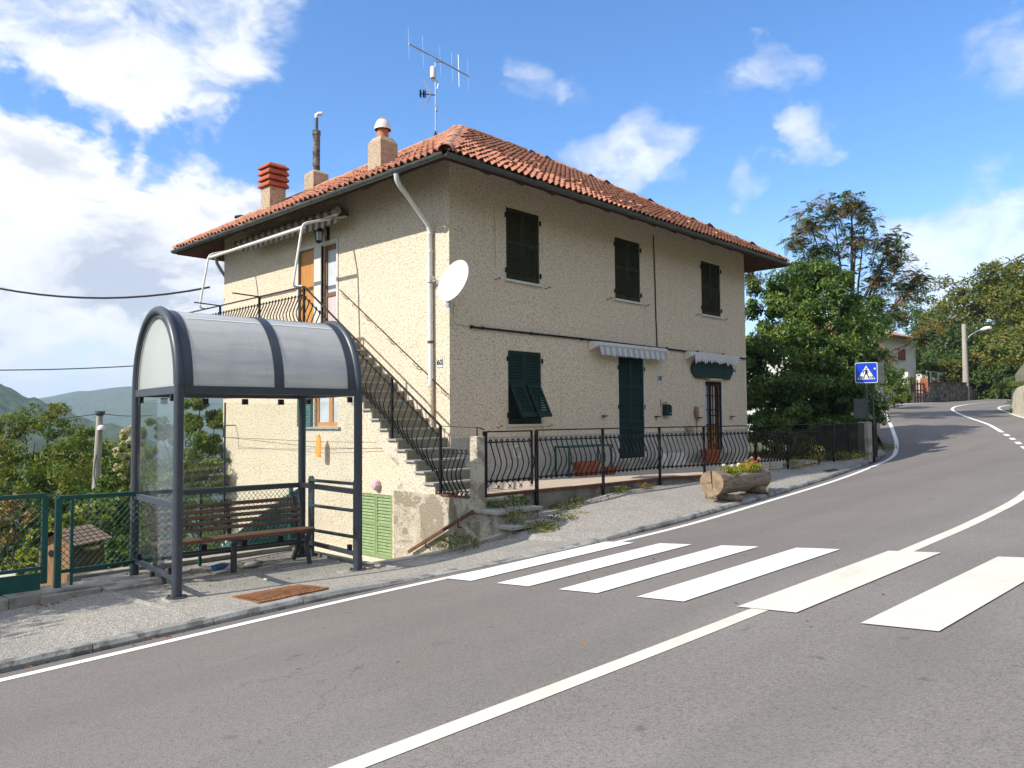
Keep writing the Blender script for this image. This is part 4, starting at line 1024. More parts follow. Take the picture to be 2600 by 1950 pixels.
bot = [-.78, -.62, -.47, -.42, -.40, -.42, -.28, -.28]
for (x, y), zb in zip(pts, bot): post(TR, x, y-.03, zb, RT, .05 if (x < 1) else .042)
for i in range(1, len(pts)-1):
    p, q = Vector((*pts[i], 0)), Vector((*pts[i+1], 0)); p.y -= .03; q.y -= .03
    b = MB(); b.bar(p+Vector((0, 0, RT)), q+Vector((0, 0, RT)), .045, .022); b.build('top_rail', M['iron'], TR)
    bands(TR, p, q, -.03, .60, M['iron'], .03, .02)
    L = (q-p).length; n = max(4, int(L/.128)); balusters(TR, p, q, n, BEL, -.01, (0, -1, 0), .10, .08)
# picket railing up to the concrete pillar
PR = thing('picket_railing', 'black railing of close straight pickets in front of the dense green tree', 'railing', (12, -2.8, -.25))
p, q = Vector((9.98, -2.85, 0)), Vector((13.95, -2.62, 0)); L = (q-p).length
for z in (-.10, RT-.02):
    b = MB(); b.bar(p+Vector((0, 0, z)), q+Vector((0, 0, z)), .035, .02); b.build('rail', M['iron'], PR)
pk = MB(); pk.box((0, 0, .42), (.016, .016, .96)); pkm = pk.mesh('picket', M['iron'])
for k in range(42): link('picket', pkm, PR, Matrix.Translation(p.lerp(q, (k+.5)/42)+Vector((0, 0, -.15))))
for t in (.30, .62): post(PR, *(p.lerp(q, t).xy), -.24, RT+.02)
# pillar between gate and stairs
b = MB(); b.box2((-1.17, -1.94, -.60), (-.99, -1.77, .70)); bevel(b.top('gate_pillar', M['stucco_old'], 'weathered square masonry pillar between the iron gate and the stairs', 'pillar'), .015)
# stair railing
SRL = thing('stair_railing', 'black wrought-iron railing climbing the outside stairs', 'railing', (-1.2, 1, 0))
XR = SX-.02
nz = lambda y: -.09+.719*(y+.945)
n0, n1, nm_ = Vector((XR, -1.09, 0)), Vector((XR, 3.12, 0)), Vector((XR, .21, 0))
for y, z0, z1 in ((-1.09, -.26, .86), (.21, .64, 1.74), (1.68, 1.70, 2.75), (3.12, 2.6, 3.72)): post(SRL, XR, y, z0, z1, .04)
b = MB(); b.bar((XR, -1.09, .87), (XR, 3.12, 3.715), .045, .018, ext=.02); b.build('handrail', M['rust_iron'], SRL)
for y0_, y1_, n in ((-1.09, .21, 10), (.21, 1.68, 11), (1.68, 3.12, 11)):
    z0_ = .87+.676*(y0_+1.09); z1_ = .87+.676*(y1_+1.09)
    for dz in (-.20, -.86): 
        b = MB(); b.bar((XR, y0_, z0_+dz), (XR, y1_, z1_+dz), .022, .014); b.build('band', M['iron'], SRL)
    for k in range(n):
        t = (k+.55)/n; y = y0_+(y1_-y0_)*t; z = z0_+(z1_-z0_)*t-.84
        link('baluster', BEL_B, SRL, frame((XR, y, z), Vector((0, 1, .0)), Vector((1, 0, 0)), Vector((0, 0, 1))))
# low return panel from newel to pillar
p, q = Vector((XR, -1.09, -.27)), Vector((XR-.0, -1.78, -.27))
b = MB(); b.bar(p, q, .05, .03); b.build('base_bar', M['rust_dark'], SRL)
for z in (.075, .69):
    b = MB(); b.bar(p+Vector((0, 0, z)), q+Vector((0, 0, z)), .02, .012); b.build('band', M['iron'], SRL)
balusters(SRL, p, q, 6, BEL_B, .08, (-1, 0, 0), .09, .07)
b = MB(); b.bar((XR, -1.09, .86), (-1.0, -1.80, .835), .03, .012); b.bar((-1.0, -1.80, .835), (-.86, -1.80, .80), .03, .012); b.bar((-1.03, -1.80, .70), (-1.03, -1.80, .83), .02, .02, (1, 0, 0)); b.build('link_bar', M['rust_iron'], SRL)
# wall-side handrail with scroll brackets
WH = thing('wall_handrail', 'thin black scrolled handrail fixed to the wall beside the stairs', 'handrail', (-.06, 1.7, 1.4))
b = MB(); b.bar((-.07, 3.50, 3.82), (-.07, .02, 1.47), .022, .012, ext=.02); b.build('handrail', M['iron'], WH)
for k in range(9):
    t = .02+k*.118; y = 3.5-3.48*t; z = 3.82-2.35*t
    q = [(-.0, y+.0, z-.10), (-.05, y, z-.10)] if k % 2 else []
    b = MB(); rg = [(-.07, y+.035*math.cos(a)-.02, z-.045+.035*math.sin(a)) for a in np.linspace(1.2, 6.6, 8)]; b.tube(rg, .006, 4)
    if k % 2 == 0: b.tube([(-.0, y-.12, z-.16), (-.07, y-.12, z-.16), (-.07, y-.05, z-.10), (-.07, y-.18, z-.12)], .006, 4)
    b.build('scroll_bracket', M['iron'], WH)
# balcony railing, with washing-line arms
BR = thing('balcony_railing', 'black wrought-iron balcony railing with washing-line arms', 'railing', (-1.19, 6, 2.74))
ys_ = [3.12, 4.95, 6.82, 8.76, 10.1]
for i, y in enumerate(ys_): 
    if i: post(BR, XR, y, 2.60, 3.715, .04)
b = MB(); b.bar((XR, 3.12, 3.715), (XR, 10.1, 3.715), .05, .02); b.bar((XR, 10.1, 3.71), (0, 10.1, 3.71), .04, .018); b.build('top_rail', M['rust_iron'], BR)
for i in range(4):
    p, q = Vector((XR, ys_[i], 0)), Vector((XR, ys_[i+1], 0)); bands(BR, p, q, 2.88, 3.53, M['iron'])
    balusters(BR, p, q, 14, BEL_B, 2.89, (-1, 0, 0), .08, .05)
for y in (4.95, 6.82, 8.76):
    b = MB(); b.bar((XR, y, 3.715), (XR-.62, y+.02, 3.735), .025, .025); b.build('line_arm', M['iron'], BR)
for dx in (.30, .60):
    b = MB(); b.tube([(XR-dx, 6.82, 3.745), (XR-dx, 8.76, 3.745), (XR-dx, 10.2, 3.77)], .006, 4); b.build('washing_line', M['white'], BR)

# ================================================================== AWNINGS AND FITTINGS
AW = thing('balcony_awning', 'retracted brown and cream striped awning on a white tube frame above the balcony', 'awning', (-.3, 5.4, 3.7))
b = MB(); b.box2((-.17, 3.25, 5.42), (-.02, 7.85, 5.49)); b.build('wall_bracket', M['soffit'], AW)
for k in range(30):
    ya = 3.28+k*.152; b = MB(); b.tube([(-.27, ya, 5.50), (-.27, ya+.15, 5.50)], .085, 8); b.build('rolled_stripe', M['awn_br'] if k % 2 else M['awn_cr'], AW)
b = MB(); b.tube([(-.40, 3.1, 5.36), (-.40, 7.3, 5.36)], .028, 8); b.build('front_bar', M['white_metal'], AW)
for k in range(34):
    ya = 3.12+k*.122; b = MB(); z1 = 5.335; z0 = z1-.16+random.uniform(-.02, .015)
    b.add([(-.405, ya, z1), (-.405, ya+.122, z1), (-.41, ya+.122, z0+.045), (-.412, ya+.09, z0), (-.412, ya+.03, z0), (-.41, ya, z0+.045)], ((0, 1, 2, 3, 4, 5),))
    b.build('valance_scallop', M['awn_br'] if k % 2 else M['awn_cr'], AW, fix=False)
for y in (3.30, 7.58):
    b = MB(); q = [(-.05, y, 5.42), (-1.02, y, 5.10), (-1.10, y, 5.05), (-1.14, y, 4.97), (-1.33, y, 3.82), (-1.33, y, 3.76), (-1.30, y, 3.73), (-1.20, y-.12, 3.73)]
    b.tube(q, .026, 8); b.build('frame_tube', M['white_metal'], AW, smooth=50)
b = MB(); b.tube([(-1.09, 3.30, 5.0), (-1.09, 7.58, 5.0)], .036, 10); b.build('roller_bar', M['white_metal'], AW, smooth=50)
CQ = RG(450, 250, 2.9493); b = MB(); b.tube([ony(CQ(*q_), 9.35) for q_ in ((290, 1190), (298, 1235), (330, 1290), (372, 1350))], .045, 8); b.build('far_downpipe', M['alu'], HOUSE, smooth=50)
b = MB(); b.tube([(-.03, 5.16, 4.95), (-.03, 5.16, 4.74)], .004, 4)
def awning(x0, x1, zt, drop, label, torn, stripes):
    A = thing('awning', label, 'awning', ((x0+x1)/2, -.1, zt-drop))
    for xx in (x0-.03, x1-.03):
        b = MB(); b.prism([(xx, 0, zt-.14), (xx, -.02, zt+.05), (xx, -.10, zt+.07), (xx, -.19, zt+.03), (xx, -.22, zt-.06), (xx, -.15, zt-.10)], (.05, 0, 0)); b.build('end_bracket', M['white_metal'], A)
    b = MB(); b.tube([(x0+.02, -.15, zt), (x1-.02, -.15, zt)], .065, 12); b.build('roller', M['awning'], A, smooth=50)
    n = int((x1-x0-.15)/.115); 
    for k in range(n):
        xa = x0+.14+k*.115; xb = xa+.115; ln = drop*(random.uniform(.72, 1.05) if torn else random.uniform(.96, 1.03))
        m_ = M['awning_g'] if (stripes and k % 2) else M['awning']
        b = MB(); yo = -.215
        if torn:
            xc = (xa+xb)/2+random.uniform(-.015, .02); b.add([(xa, yo, zt+.02), (xb, yo, zt+.02), (xb-.008, yo-.012, zt-ln*.45), (xc+.03, yo-.006, zt-ln), (xc-.028, yo, zt-ln*.97), (xa+.012, yo+.006, zt-ln*.4)], ((0, 1, 2, 3, 4, 5),))
        else:
            b.add([(xa, yo+.04, zt+.06), (xb, yo+.04, zt+.06), (xb, yo-.01+.006*math.sin(k), zt-ln*.84), (xb-.03, yo-.012, zt-ln), (xa+.03, yo-.004, zt-ln), (xa, yo-.01+.006*math.sin(k-1), zt-ln*.84)], ((0, 1, 2, 3, 4, 5),))
        b.build('valance_strip', m_, A, fix=False)
    return A
awning(4.26, 7.22, 2.655, .25, 'grey and white striped awning with scalloped edge over the tall green door', False, True)
awning(8.40, 11.05, 2.66, .24, 'small white awning with torn fringe over the green shop board', True, False)
# shop board
b = MB(); zc = 2.29; xm = 9.77
pl = []
for t in np.linspace(-1, 1, 9): pl.append((xm+1.14*math.sqrt(max(0, 1-(t*.9)**2))*.18+.94, t*.235))
pts_ = [(8.63, 2.29), (8.66, 2.20), (8.78, 2.10), (8.87, 2.035), (8.90, 2.03), (10.72, 2.045), (10.74, 2.06), (10.80, 2.14), (10.90, 2.22), (10.93, 2.31), (10.90, 2.40), (10.78, 2.50), (10.70, 2.58), (8.88, 2.57), (8.84, 2.50), (8.70, 2.41)]
b.prism([(x, -.06, z) for x, z in pts_], (0, .05, 0)); SB = b.top('shop_board', M['sign_green'], 'dark green blank shop board with curved ends above the grille door', 'sign', base=(9.77, -.03, 2.03))
b = MB(); b.tube([(9.46, -.12, 2.0), (9.50, -.12, 2.0), (10.08, -.12, 2.005), (10.12, -.12, 2.005)], [.03, .04, .04, .03], 10); b.tube([(9.46, -.12, 2.0), (9.38, -.06, 2.05), (9.36, -.01, 2.03)], .008, 5)
b.top('tube_lamp', M['lamp_cream'], 'yellowed tube lamp under the green shop board', 'lamp', smooth=50)
def plate(name, label, o, rx, nrm, w, h, txt, size):
    """enamel number plate standing 8 mm proud, lettering as thin solid figures"""
    P = thing(name, label, 'house number', o)
    ux = Vector(rx); uz = Vector((0, 0, 1)); nn = Vector(nrm); o = Vector(o)
    b = MB(); b.prism([o+ux*(i*w/2)+uz*(j*h/2) for i, j in ((-1, -1), (1, -1), (1, 1), (-1, 1))], nn*.010); b.build('plate', M['white'], P)
    b = MB()
    for (a1, a2) in (((-1, -1), (1, -1)), ((1, -1), (1, 1)), ((1, 1), (-1, 1)), ((-1, 1), (-1, -1))): b.bar(o+ux*(a1[0]*w*.46)+uz*(a1[1]*h*.46)+nn*.011, o+ux*(a2[0]*w*.46)+uz*(a2[1]*h*.46)+nn*.011, .007, .004)
    b.build('border', M['steelblue'], P)
    c = bpy.data.curves.new('figures', 'FONT'); c.body = txt; c.size = size; c.extrude = .002; c.offset = .004; c.align_x = 'CENTER'; c.align_y = 'CENTER'
    tmp = bpy.data.objects.new('figures_curve', c); me = bpy.data.meshes.new_from_object(tmp); bpy.data.objects.remove(tmp); me.materials.clear(); me.materials.append(M['sign_black'])
    link('figures', me, P, frame(o+nn*.013, ux, uz, nn)); return P
plate('house_number', 'white enamel plate with number 60 near the house corner', (0, .27, 2.05), (0, -1, 0), (-1, 0, 0), .17, .19, '60', .15)
plate('house_number', 'white enamel plate with number 58 beside the tall green door', (7.12, 0, 1.965), (1, 0, 0), (0, -1, 0), .21, .22, '58', .17)
plate('house_number', 'small number plate at the right end of the green shop board', (11.07, 0, 2.32), (1, 0, 0), (0, -1, 0), .18, .22, '56', .16)
# letter box
LB = thing('letter_box', 'dark green wall letter box hanging from an iron bracket', 'letter box', (7.36, -.07, 1.02))
b = MB(); b.prism([(7.23, -.02, 1.02), (7.23, -.13, 1.02), (7.23, -.13, 1.26), (7.23, -.075, 1.315), (7.23, -.02, 1.29)], (.27, 0, 0)); bevel(b.build('box', M['shut_lo'], LB), .01)
b = MB(); b.box((7.42, -.132, 1.08), (.06, .006, .02)); b.build('name_slot', M['alu'], LB)
b = MB(); b.tube([(7.16, -.005, 1.44), (7.16, -.02, 1.28), (7.22, -.07, 1.35), (7.30, -.075, 1.37), (7.33, -.075, 1.30)], .009, 5); b.build('bracket', M['iron'], LB)
# hanging things by the shop door
b = MB(); b.lathe([(.02, -.16), (.055, -.13), (.065, 0), (.055, .13), (.02, .16)], (8.84, -.06, 1.11), 10); b.tube([(8.86, -.03, .97), (8.89, -.03, .70), (8.89, -.03, .45)], .012, 5); b.tube([(8.87, -.03, 1.05), (8.88, -.03, .82)], .02, 5)
b.top('hanging_ornament', M['kennel'], 'brown wooden ornament hanging on the wall left of the shop door', 'ornament', smooth=50)
b = MB(); b.lathe([(.05, .57), (.085, .61), (.10, .68), (.105, .74), (.09, .745), (.085, .69), (.01, .6)], (8.39, -.13, 0), 14); b.tube([(8.39, -.02, .86), (8.39, -.06, .80), (8.39, -.13, .74)], .006, 4)
b.top('wall_pot', M['chimney'], 'small pinkish clay pot hanging on the wall above the grey dado', 'pot', smooth=50)
# wall lantern
WL = thing('wall_lantern', 'black wrought-iron wall lantern above the balcony doors', 'lantern', (-.12, 4.12, 4.98))
b = MB(); b.box((-.015, 4.05, 5.17), (.03, .07, .30)); b.tube([(-.03, 4.05, 5.22), (-.09, 4.06, 5.34), (-.17, 4.11, 5.38), (-.20, 4.14, 5.33)], .012, 6); b.tube([(-.03, 4.05, 5.10), (-.09, 4.06, 5.08), (-.06, 4.055, 5.0)], .01, 5); b.build('bracket', M['iron'], WL)
cx, cy = -.20, 4.14
b = MB(); b.lathe([(.03, 5.33), (.04, 5.30), (.125, 5.20), (.12, 5.19), (.02, 5.25)], (cx, cy, 0), 6); b.build('roof', M['iron'], WL)
b = MB()
for k in range(6):
    a = 2*pi*k/6; b.bar((cx+.10*math.cos(a), cy+.10*math.sin(a), 5.195), (cx+.07*math.cos(a), cy+.07*math.sin(a), 4.99), .012, .012)
b.lathe([(.075, 4.99), (.08, 4.975), (.03, 4.94), (.01, 4.93)], (cx, cy, 0), 6); b.build('cage', M['iron'], WL)
b = MB(); b.lathe([(.088, 5.19), (.062, 4.995)], (cx, cy, 0), 6); b.build('lantern_glass', M['curtain'], WL)
# satellite dish at the corner
SD = thing('satellite_dish', 'large white satellite dish on a bracket at the house corner', 'satellite dish', (-.25, -.2, 3.2))
N = Vector((-1.0, -.02, .38)).normalized(); c_ = Vector((-.34, -.50, 3.47)); sx_ = N.cross(Vector((0, 0, 1))).normalized(); sy_ = sx_.cross(N)
b = MB(); K = 36; prof = [(0.02, .0), (.12, .006), (.24, .025), (.34, .052), (.385, .068), (.40, .075), (.40, .058), (.34, .036), (.24, .008), (.12, -.012), (.02, -.018)]
vs = [];
for r, z in prof:
    for k in range(K): a = 2*pi*k/K; vs.append(c_+sx_*(r*.93*math.cos(a))+sy_*(r*1.05*math.sin(a))+N*(z-.05))
m = len(prof); b.add(vs, [(i*K+k, i*K+(k+1) % K, (i+1)*K+(k+1) % K, (i+1)*K+k) for i in range(m-1) for k in range(K)]+[tuple(range(K)), tuple((m-1)*K+k for k in range(K))])
b.build('reflector', M['dishw'], SD, smooth=50)
b = MB(); low = c_-sy_*.42-N*.02
b.bar((-.06, .44, 3.62), (-.20, .15, 3.58), .03, .03); b.bar((-.20, .15, 3.60), low+Vector((0, 0, .02)), .022, .022); b.build('arm', M['alu'], SD)
b = MB(); b.box((-.06, .45, 3.66), (.16, .08, .13)); b.build('clamp', M['white_metal'], SD)
b = MB(); b.tube([low, low-N*.05+Vector((0, 0, .10)), c_-N*.09], .03, 8); b.box(low+Vector((.02, .02, -.04)), (.07, .07, .10)); b.build('back_mount', M['alu'], SD)
# roof antenna
p_ = onroof((1935, 318)); A_ = thing('roof_antenna', 'tall television aerial mast with long Yagi boom on the tiled roof', 'antenna', p_)
AQ = RG(1020, 100, 5.925)
def at2(q): v = ray(*AQ(*q)); return CP+v*(Vector((p_.x-CP.x, p_.y-CP.y)).length/Vector((v.x, v.y)).length)
top_ = at2((520, 350))
b = MB(); b.tube([(p_.x, p_.y, p_.z-.3), (p_.x, p_.y, top_.z)], .018, 8); b.build('mast', M['alu'], A_, smooth=50)
b = MB(); b.lathe([(.11, p_.z-.04), (.02, p_.z+.26), (.015, p_.z+.3)], (p_.x, p_.y, 0), 10); b.build('mast_boot', M['iron'], A_)
hv = Vector((p_.x-CP.x, p_.y-CP.y, 0)).normalized(); rv = Vector((hv.y, -hv.x, 0))
def off(P, dr, df, dz=0): return Vector((p_.x, p_.y, P.z))+rv*dr+hv*df+Vector((0, 0, dz))
B0, B1 = at2((105, 62)), at2((1010, 555)); dist_ = Vector((p_.x-CP.x, p_.y-CP.y)).length
# the boom points up the valley: it is level, its far end further from the camera
lat0 = (B0-Vector((p_.x, p_.y, 0))).dot(rv); lat1 = (B1-Vector((p_.x, p_.y, 0))).dot(rv)
zb_ = top_.z+.05
def lvl(q):
    v = ray(*AQ(*q)); return CP+v*((zb_-CP.z)/v.z)
E0 = lvl((105, 62)); E1 = lvl((1010, 555))
b = MB(); b.bar(E0, E1, .03, .03); b.build('boom', M['alu'], A_)
dbm = (E1-E0).normalized()
for t, h, r in ((.0, .42, .0022), (.22, .42, .0022), (.5, .40, .0022), (.70, .42, .003), (.82, .46, .013), (.985, .45, .0022)):
    o = E0.lerp(E1, t); b = MB(); b.tube([o-Vector((0, 0, h))+dbm*.02, o+Vector((0, 0, h))-dbm*.02], r, 5); b.build('dipole', M['alu'], A_)
b = MB(); b.bar(E0.lerp(E1, .55), (p_.x, p_.y, zb_-.02), .025, .025); b.build('boom_bracket', M['alu'], A_)
o = at2((468, 500)); b = MB(); b.lathe([(.05, -.17), (.075, -.15), (.075, .14), (.05, .17)], (o.x, o.y, o.z), 14); b.build('radome', M['white'], A_, smooth=50)
b = MB(); b.bar(at2((455, 610)), at2((530, 630)), .04, .03); b.tube([at2((530, 620)), at2((555, 640)), at2((540, 710)), at2((515, 770))], .006, 5); b.build('radome_bracket', M['alu'], A_)
o0, o1 = at2((275, 815)), at2((515, 840)); b = MB(); b.bar(o0, o1, .022, .022); b.build('uhf_boom', M['iron'], A_)
md = o0.lerp(o1, .68)
for s in (1, -1):
    for k in range(6):
        w_ = .16*(k-2.5)/2.5
        b = MB(); a_ = md+hv*w_; b.bar(a_, a_-rv*.24*1.0+Vector((0, 0, s*.42))+rv*.02, .006, .006); b.build('reflector_rod', M['alu'], A_)
for t in (.0, .06, .2, .26, .34):
    o = o0.lerp(o1, t); b = MB(); b.bar(o-hv*.12+Vector((0, 0, .07)), o+hv*.12+Vector((0, 0, .07)), .012, .012); b.bar(o-hv*.12-Vector((0, 0, .07)), o+hv*.12-Vector((0, 0, .07)), .012, .012); b.bar(o-Vector((0, 0, .09)), o+Vector((0, 0, .09)), .02, .02); b.build('director', M['iron'], A_)
b = MB(); b.box(at2((522, 1050)), (.06, .06, .12)); b.build('amplifier', M['alu'], A_)
# clothes-line bracket on the left facade, with bag
b = MB(); b.tube([(-.0, 8.35, .86), (-.30, 8.33, .86), (-.34, 8.32, .84), (-.36, 8.30, .55)], .014, 6); b.tube([(-.36, 8.30, .56), (-.20, 4.1, .50), (-.12, 1.5, .52)], .005, 4); b.tube([(-.30, 8.30, .56), (-.14, 4.1, .36), (-.05, 1.5, .40)], .005, 4)
b.top('clothes_line', M['cable'], 'sagging clothes line on a bent bracket along the lower left wall', 'clothes line', base=(-.2, 5, .4))
DR = RG(300, 750, 3.16)
bt = onx(DR(1608, 1120), -.19); b = MB(); rows_ = [(.0, .02), (-.04, .05), (-.09, .085), (-.14, .10), (-.40, .10), (-.47, .095), (-.49, .08)]
vs = [];
for dz, wd_ in rows_:
    for k in range(8): a = 2*pi*k/8; vs.append((bt.x+.035*math.sin(a), bt.y+wd_*math.cos(a)*1.0, bt.z+dz))
b.add(vs, [(i*8+k, i*8+(k+1) % 8, (i+1)*8+(k+1) % 8, (i+1)*8+k) for i in range(6) for k in range(8)]+[tuple(48+k for k in range(8))])
b.top('hanging_bag', M['orange'], 'orange cloth bag hanging on the clothes line', 'bag', smooth=60)
b = MB(); cvp = onx(DR(2085, 1520), 0)
b = MB(); mm = Matrix.Rotation(-pi/2, 4, 'Y')
b.lathe([(.11, 0), (.12, .03), (.105, .09), (.08, .12), (.03, .13)], (0, 0, 0), 8, mm); b.v = [tuple(Vector(v)+cvp) for v in b.v]
b.top('vent_cap', M['lilac'], 'lilac octagonal vent cap on the wall above the light green shutters', 'vent cap', base=tuple(cvp))
HR_ = thing('lower_handrail', 'rusty handrail slanting down along the peeling plaster of the stair base', 'handrail', (-1.25, -1.3, -1.1))
b = MB(); b.bar((-1.27, -1.95, -.47), (-1.27, -.35, -1.28), .035, .05); b.build('handrail', M['rust_dark'], HR_)
for t in (.22, .72):
    o = Vector((-1.27, -1.95, -.47)).lerp(Vector((-1.27, -.35, -1.28)), t); b = MB(); b.tube([o, o+Vector((0, 0, -.10)), o+Vector((.09, 0, -.12))], .012, 6); b.build('bracket', M['rust_iron'], HR_)

# ================================================================== ON THE TERRACE
GT = thing('green_table', 'dark green metal frame of a small table on the terrace', 'table', (3.45, -.45, TZ0))
for x in (2.74, 4.2):
    for y in (-.62, -.25):
        b = MB(); b.bar((x, y, TZ0), (x, y, .36), .035, .035, (1, 0, 0)); b.build('leg', M['green_metal'], GT)
b = MB()
for y in (-.62, -.25): b.bar((2.72, y, .375), (4.22, y, .375), .04, .035)
for x in (2.74, 4.2): b.bar((x, -.62, .375), (x, -.25, .375), .04, .035)
b.build('top_frame', M['green_metal'], GT)
def trough(name, x0, x1, y, z, h, dp_, label):
    b = MB(); w0 = .06
    o = [(x0+w0, y-dp_/2+.03), (x1-w0, y-dp_/2+.03), (x1-w0, y+dp_/2-.03), (x0+w0, y+dp_/2-.03)]; t = [(x0, y-dp_/2), (x1, y-dp_/2), (x1, y+dp_/2), (x0, y+dp_/2)]
    ti = [(x0+.03, y-dp_/2+.03), (x1-.03, y-dp_/2+.03), (x1-.03, y+dp_/2-.03), (x0+.03, y+dp_/2-.03)]
    vs = [(a, c, z) for a, c in o]+[(a, c, z+h-.05) for a, c in t]+[(a+math.copysign(.012, a-(x0+x1)/2), c+math.copysign(.012, c-y), z+h-.05) for a, c in t]+[(a+math.copysign(.012, a-(x0+x1)/2), c+math.copysign(.012, c-y), z+h) for a, c in t]+[(a, c, z+h) for a, c in ti]+[(a, c, z+h-.06) for a, c in ti]
    fs = [(3, 2, 1, 0)]
    for l in range(5): fs += [(l*4+k, l*4+(k+1) % 4, (l+1)*4+(k+1) % 4, (l+1)*4+k) for k in range(4)]
    fs += [(20, 21, 22, 23)]
    b.add(vs, fs); return b.top(name, M['terracotta'], label, 'flower pot', base=((x0+x1)/2, y, z))
trough('flower_trough', 3.08, 3.72, -.55, TZ0, .30, .26, 'empty terracotta flower trough under the green table frame')
trough('flower_trough', 3.78, 4.1, -.75, TZ0, .17, .2, 'small low terracotta trough right of the larger trough')
b = MB(); b.lathe([(.20, TZ0), (.26, TZ0+.28), (.275, TZ0+.28), (.29, TZ0+.36), (.25, TZ0+.36), (.245, TZ0+.30), (.01, TZ0+.29)], (8.9, -.42, 0), 20)
b.top('round_pot', M['terracotta'], 'round terracotta pot beside the grille door', 'flower pot', smooth=40)
b = MB(); b.prism([(7.0, -.45, TZ0), (7.62, -.45, TZ0), (7.55, -.45, .07), (7.08, -.45, .07)], (0, .22, 0)); bevel(b.top('stone_block', M['wall_white'], 'pale sloping block on the terrace between the two doors', 'block'), .01)
b = MB(); b.lathe([(.09, TZ0), (.10, TZ0+.03), (.10, TZ0+.26), (.05, TZ0+.32), (.03, TZ0+.36)], (6.72, -.35, 0), 12); b.top('canister', M['awning'], 'grey canister on the terrace beside the tall green door', 'canister', smooth=50)
b = MB(); rg = [(1.80+.10*math.cos(a), -.03, .30+.125*math.sin(a)) for a in np.linspace(0, 2*pi, 25)]; b.tube(rg, .012, 6); b.top('wall_ring', M['white'], 'white ring hanging on the grey dado behind the gate', 'ring')
b = MB()
for k in range(40): pass
rng = np.random.default_rng(3); vs = []; K = 12
for i, (r, z) in enumerate([(.10, 0), (.21, .03), (.22, .09), (.17, .15), (.08, .19), (.01, .195)]):
    for k in range(K): a = 2*pi*k/K; j = 1+.16*math.sin(a*3+i); vs.append((-.45+r*1.5*j*math.cos(a), -.55+r*j*math.sin(a), TZ0+z))
b.add(vs, [(i*K+k, i*K+(k+1) % K, (i+1)*K+(k+1) % K, (i+1)*K+k) for i in range(5) for k in range(K)]); b.top('white_sack', M['wall_white'], 'crumpled white sack lying on the terrace behind the gate', 'sack', smooth=60)

# ================================================================== BUS SHELTER
TH = math.radians(-5.25); D1 = Vector((math.cos(TH), math.sin(TH), 0)); D2 = Vector((-math.sin(TH), math.cos(TH), 0))
S0 = Vector((-5.93, -2.01, 0)); SLN, SW = 2.31, 1.64; G0 = -1.005
def SP(u, v, z): return S0+D1*u+D2*v+Vector((0, 0, z))
SH = thing('bus_shelter', 'grey bus shelter with a translucent barrel roof beside the road', 'bus shelter', SP(SLN/2, SW/2, G0))
ZT, ZB, AH = 1.385, 1.31, .945; R_ = .056
def arch(u, r=R_, grow=0.0, n=20):
    return [SP(u, SW/2-(SW/2+grow)*math.cos(pi*k/n), ZT+(AH+grow)*math.sin(pi*k/n)) for k in range(n+1)]
for u in (0, SLN):
    for v in (0, SW):
        b = MB(); b.tube([SP(u, v, G0+.012), SP(u, v, ZT)], R_, 16); b.build('post', M['anthracite'], SH, smooth=50)
        b = MB(); b.lathe([(.115, G0), (.115, G0+.014), (.06, G0+.014)], tuple(SP(u, v, 0)), 20); b.build('base_plate', M['steelblue'], SH)
        for k in range(4):
            a = pi/4+k*pi/2; q = SP(u, v, 0); bb = MB(); bb.lathe([(.013, G0+.014), (.013, G0+.034)], (q.x+.09*math.cos(a), q.y+.09*math.sin(a), 0), 6); bb.build('bolt', M['rust_dark'], SH)
    b = MB(); b.tube(arch(u), R_, 14); b.build('arch_tube', M['anthracite'], SH, smooth=50)
def band(u0, u1, grow, mt, name, th=.012, n=28, a0=0, a1=pi):
    b = MB(); vs = []
    for k in range(n+1):
        a = a0+(a1-a0)*k/n
        for gg in (grow, grow-th):
            for u in (u0, u1): vs.append(SP(u, SW/2-(SW/2+gg)*math.cos(a), ZT+(AH+gg)*math.sin(a)))
    fs = []
    for k in range(n):
        o = k*4; fs += [(o, o+1, o+5, o+4), (o+3, o+2, o+6, o+7), (o, o+4, o+6, o+2), (o+1, o+3, o+7, o+5)]
    b.add(vs, fs); return b.build(name, mt, SH, smooth=50, fix=False)
um = SLN*.52
band(.05, um-.05, .006, M['polycarb'], 'roof_panel', .010); band(um+.05, SLN-.05, .006, M['polycarb'], 'roof_panel', .010)
band(.035, .155, .016, M['anthracite'], 'roof_band'); band(um-.062, um+.062, .016, M['anthracite'], 'roof_band'); band(SLN-.155, SLN-.035, .016, M['anthracite'], 'roof_band')
for u in (.0, SLN):
    b = MB(); b.add([SP(u, SW/2-(SW/2-.02)*math.cos(pi*k/24), ZT+(AH-.02)*math.sin(pi*k/24)) for k in range(25)], (tuple(range(25)),)); b.build('end_panel', M['polyend'], SH, fix=False)
    b = MB(); b.tube([SP(u+(-.02 if u == 0 else .02), SW/2-(SW/2-.10)*math.cos(pi*k/24), ZT+.02+(AH-.10)*math.sin(pi*k/24)) for k in range(25)], .012, 6); b.build('panel_bead', M['anthracite'], SH, smooth=50)
def beam(name, u0, v0, u1, v1, z, w, h, mt='anthracite'):
    b = MB(); b.bar(SP(u0, v0, z), SP(u1, v1, z), w, h); o = b.build(name, M[mt], SH); return o
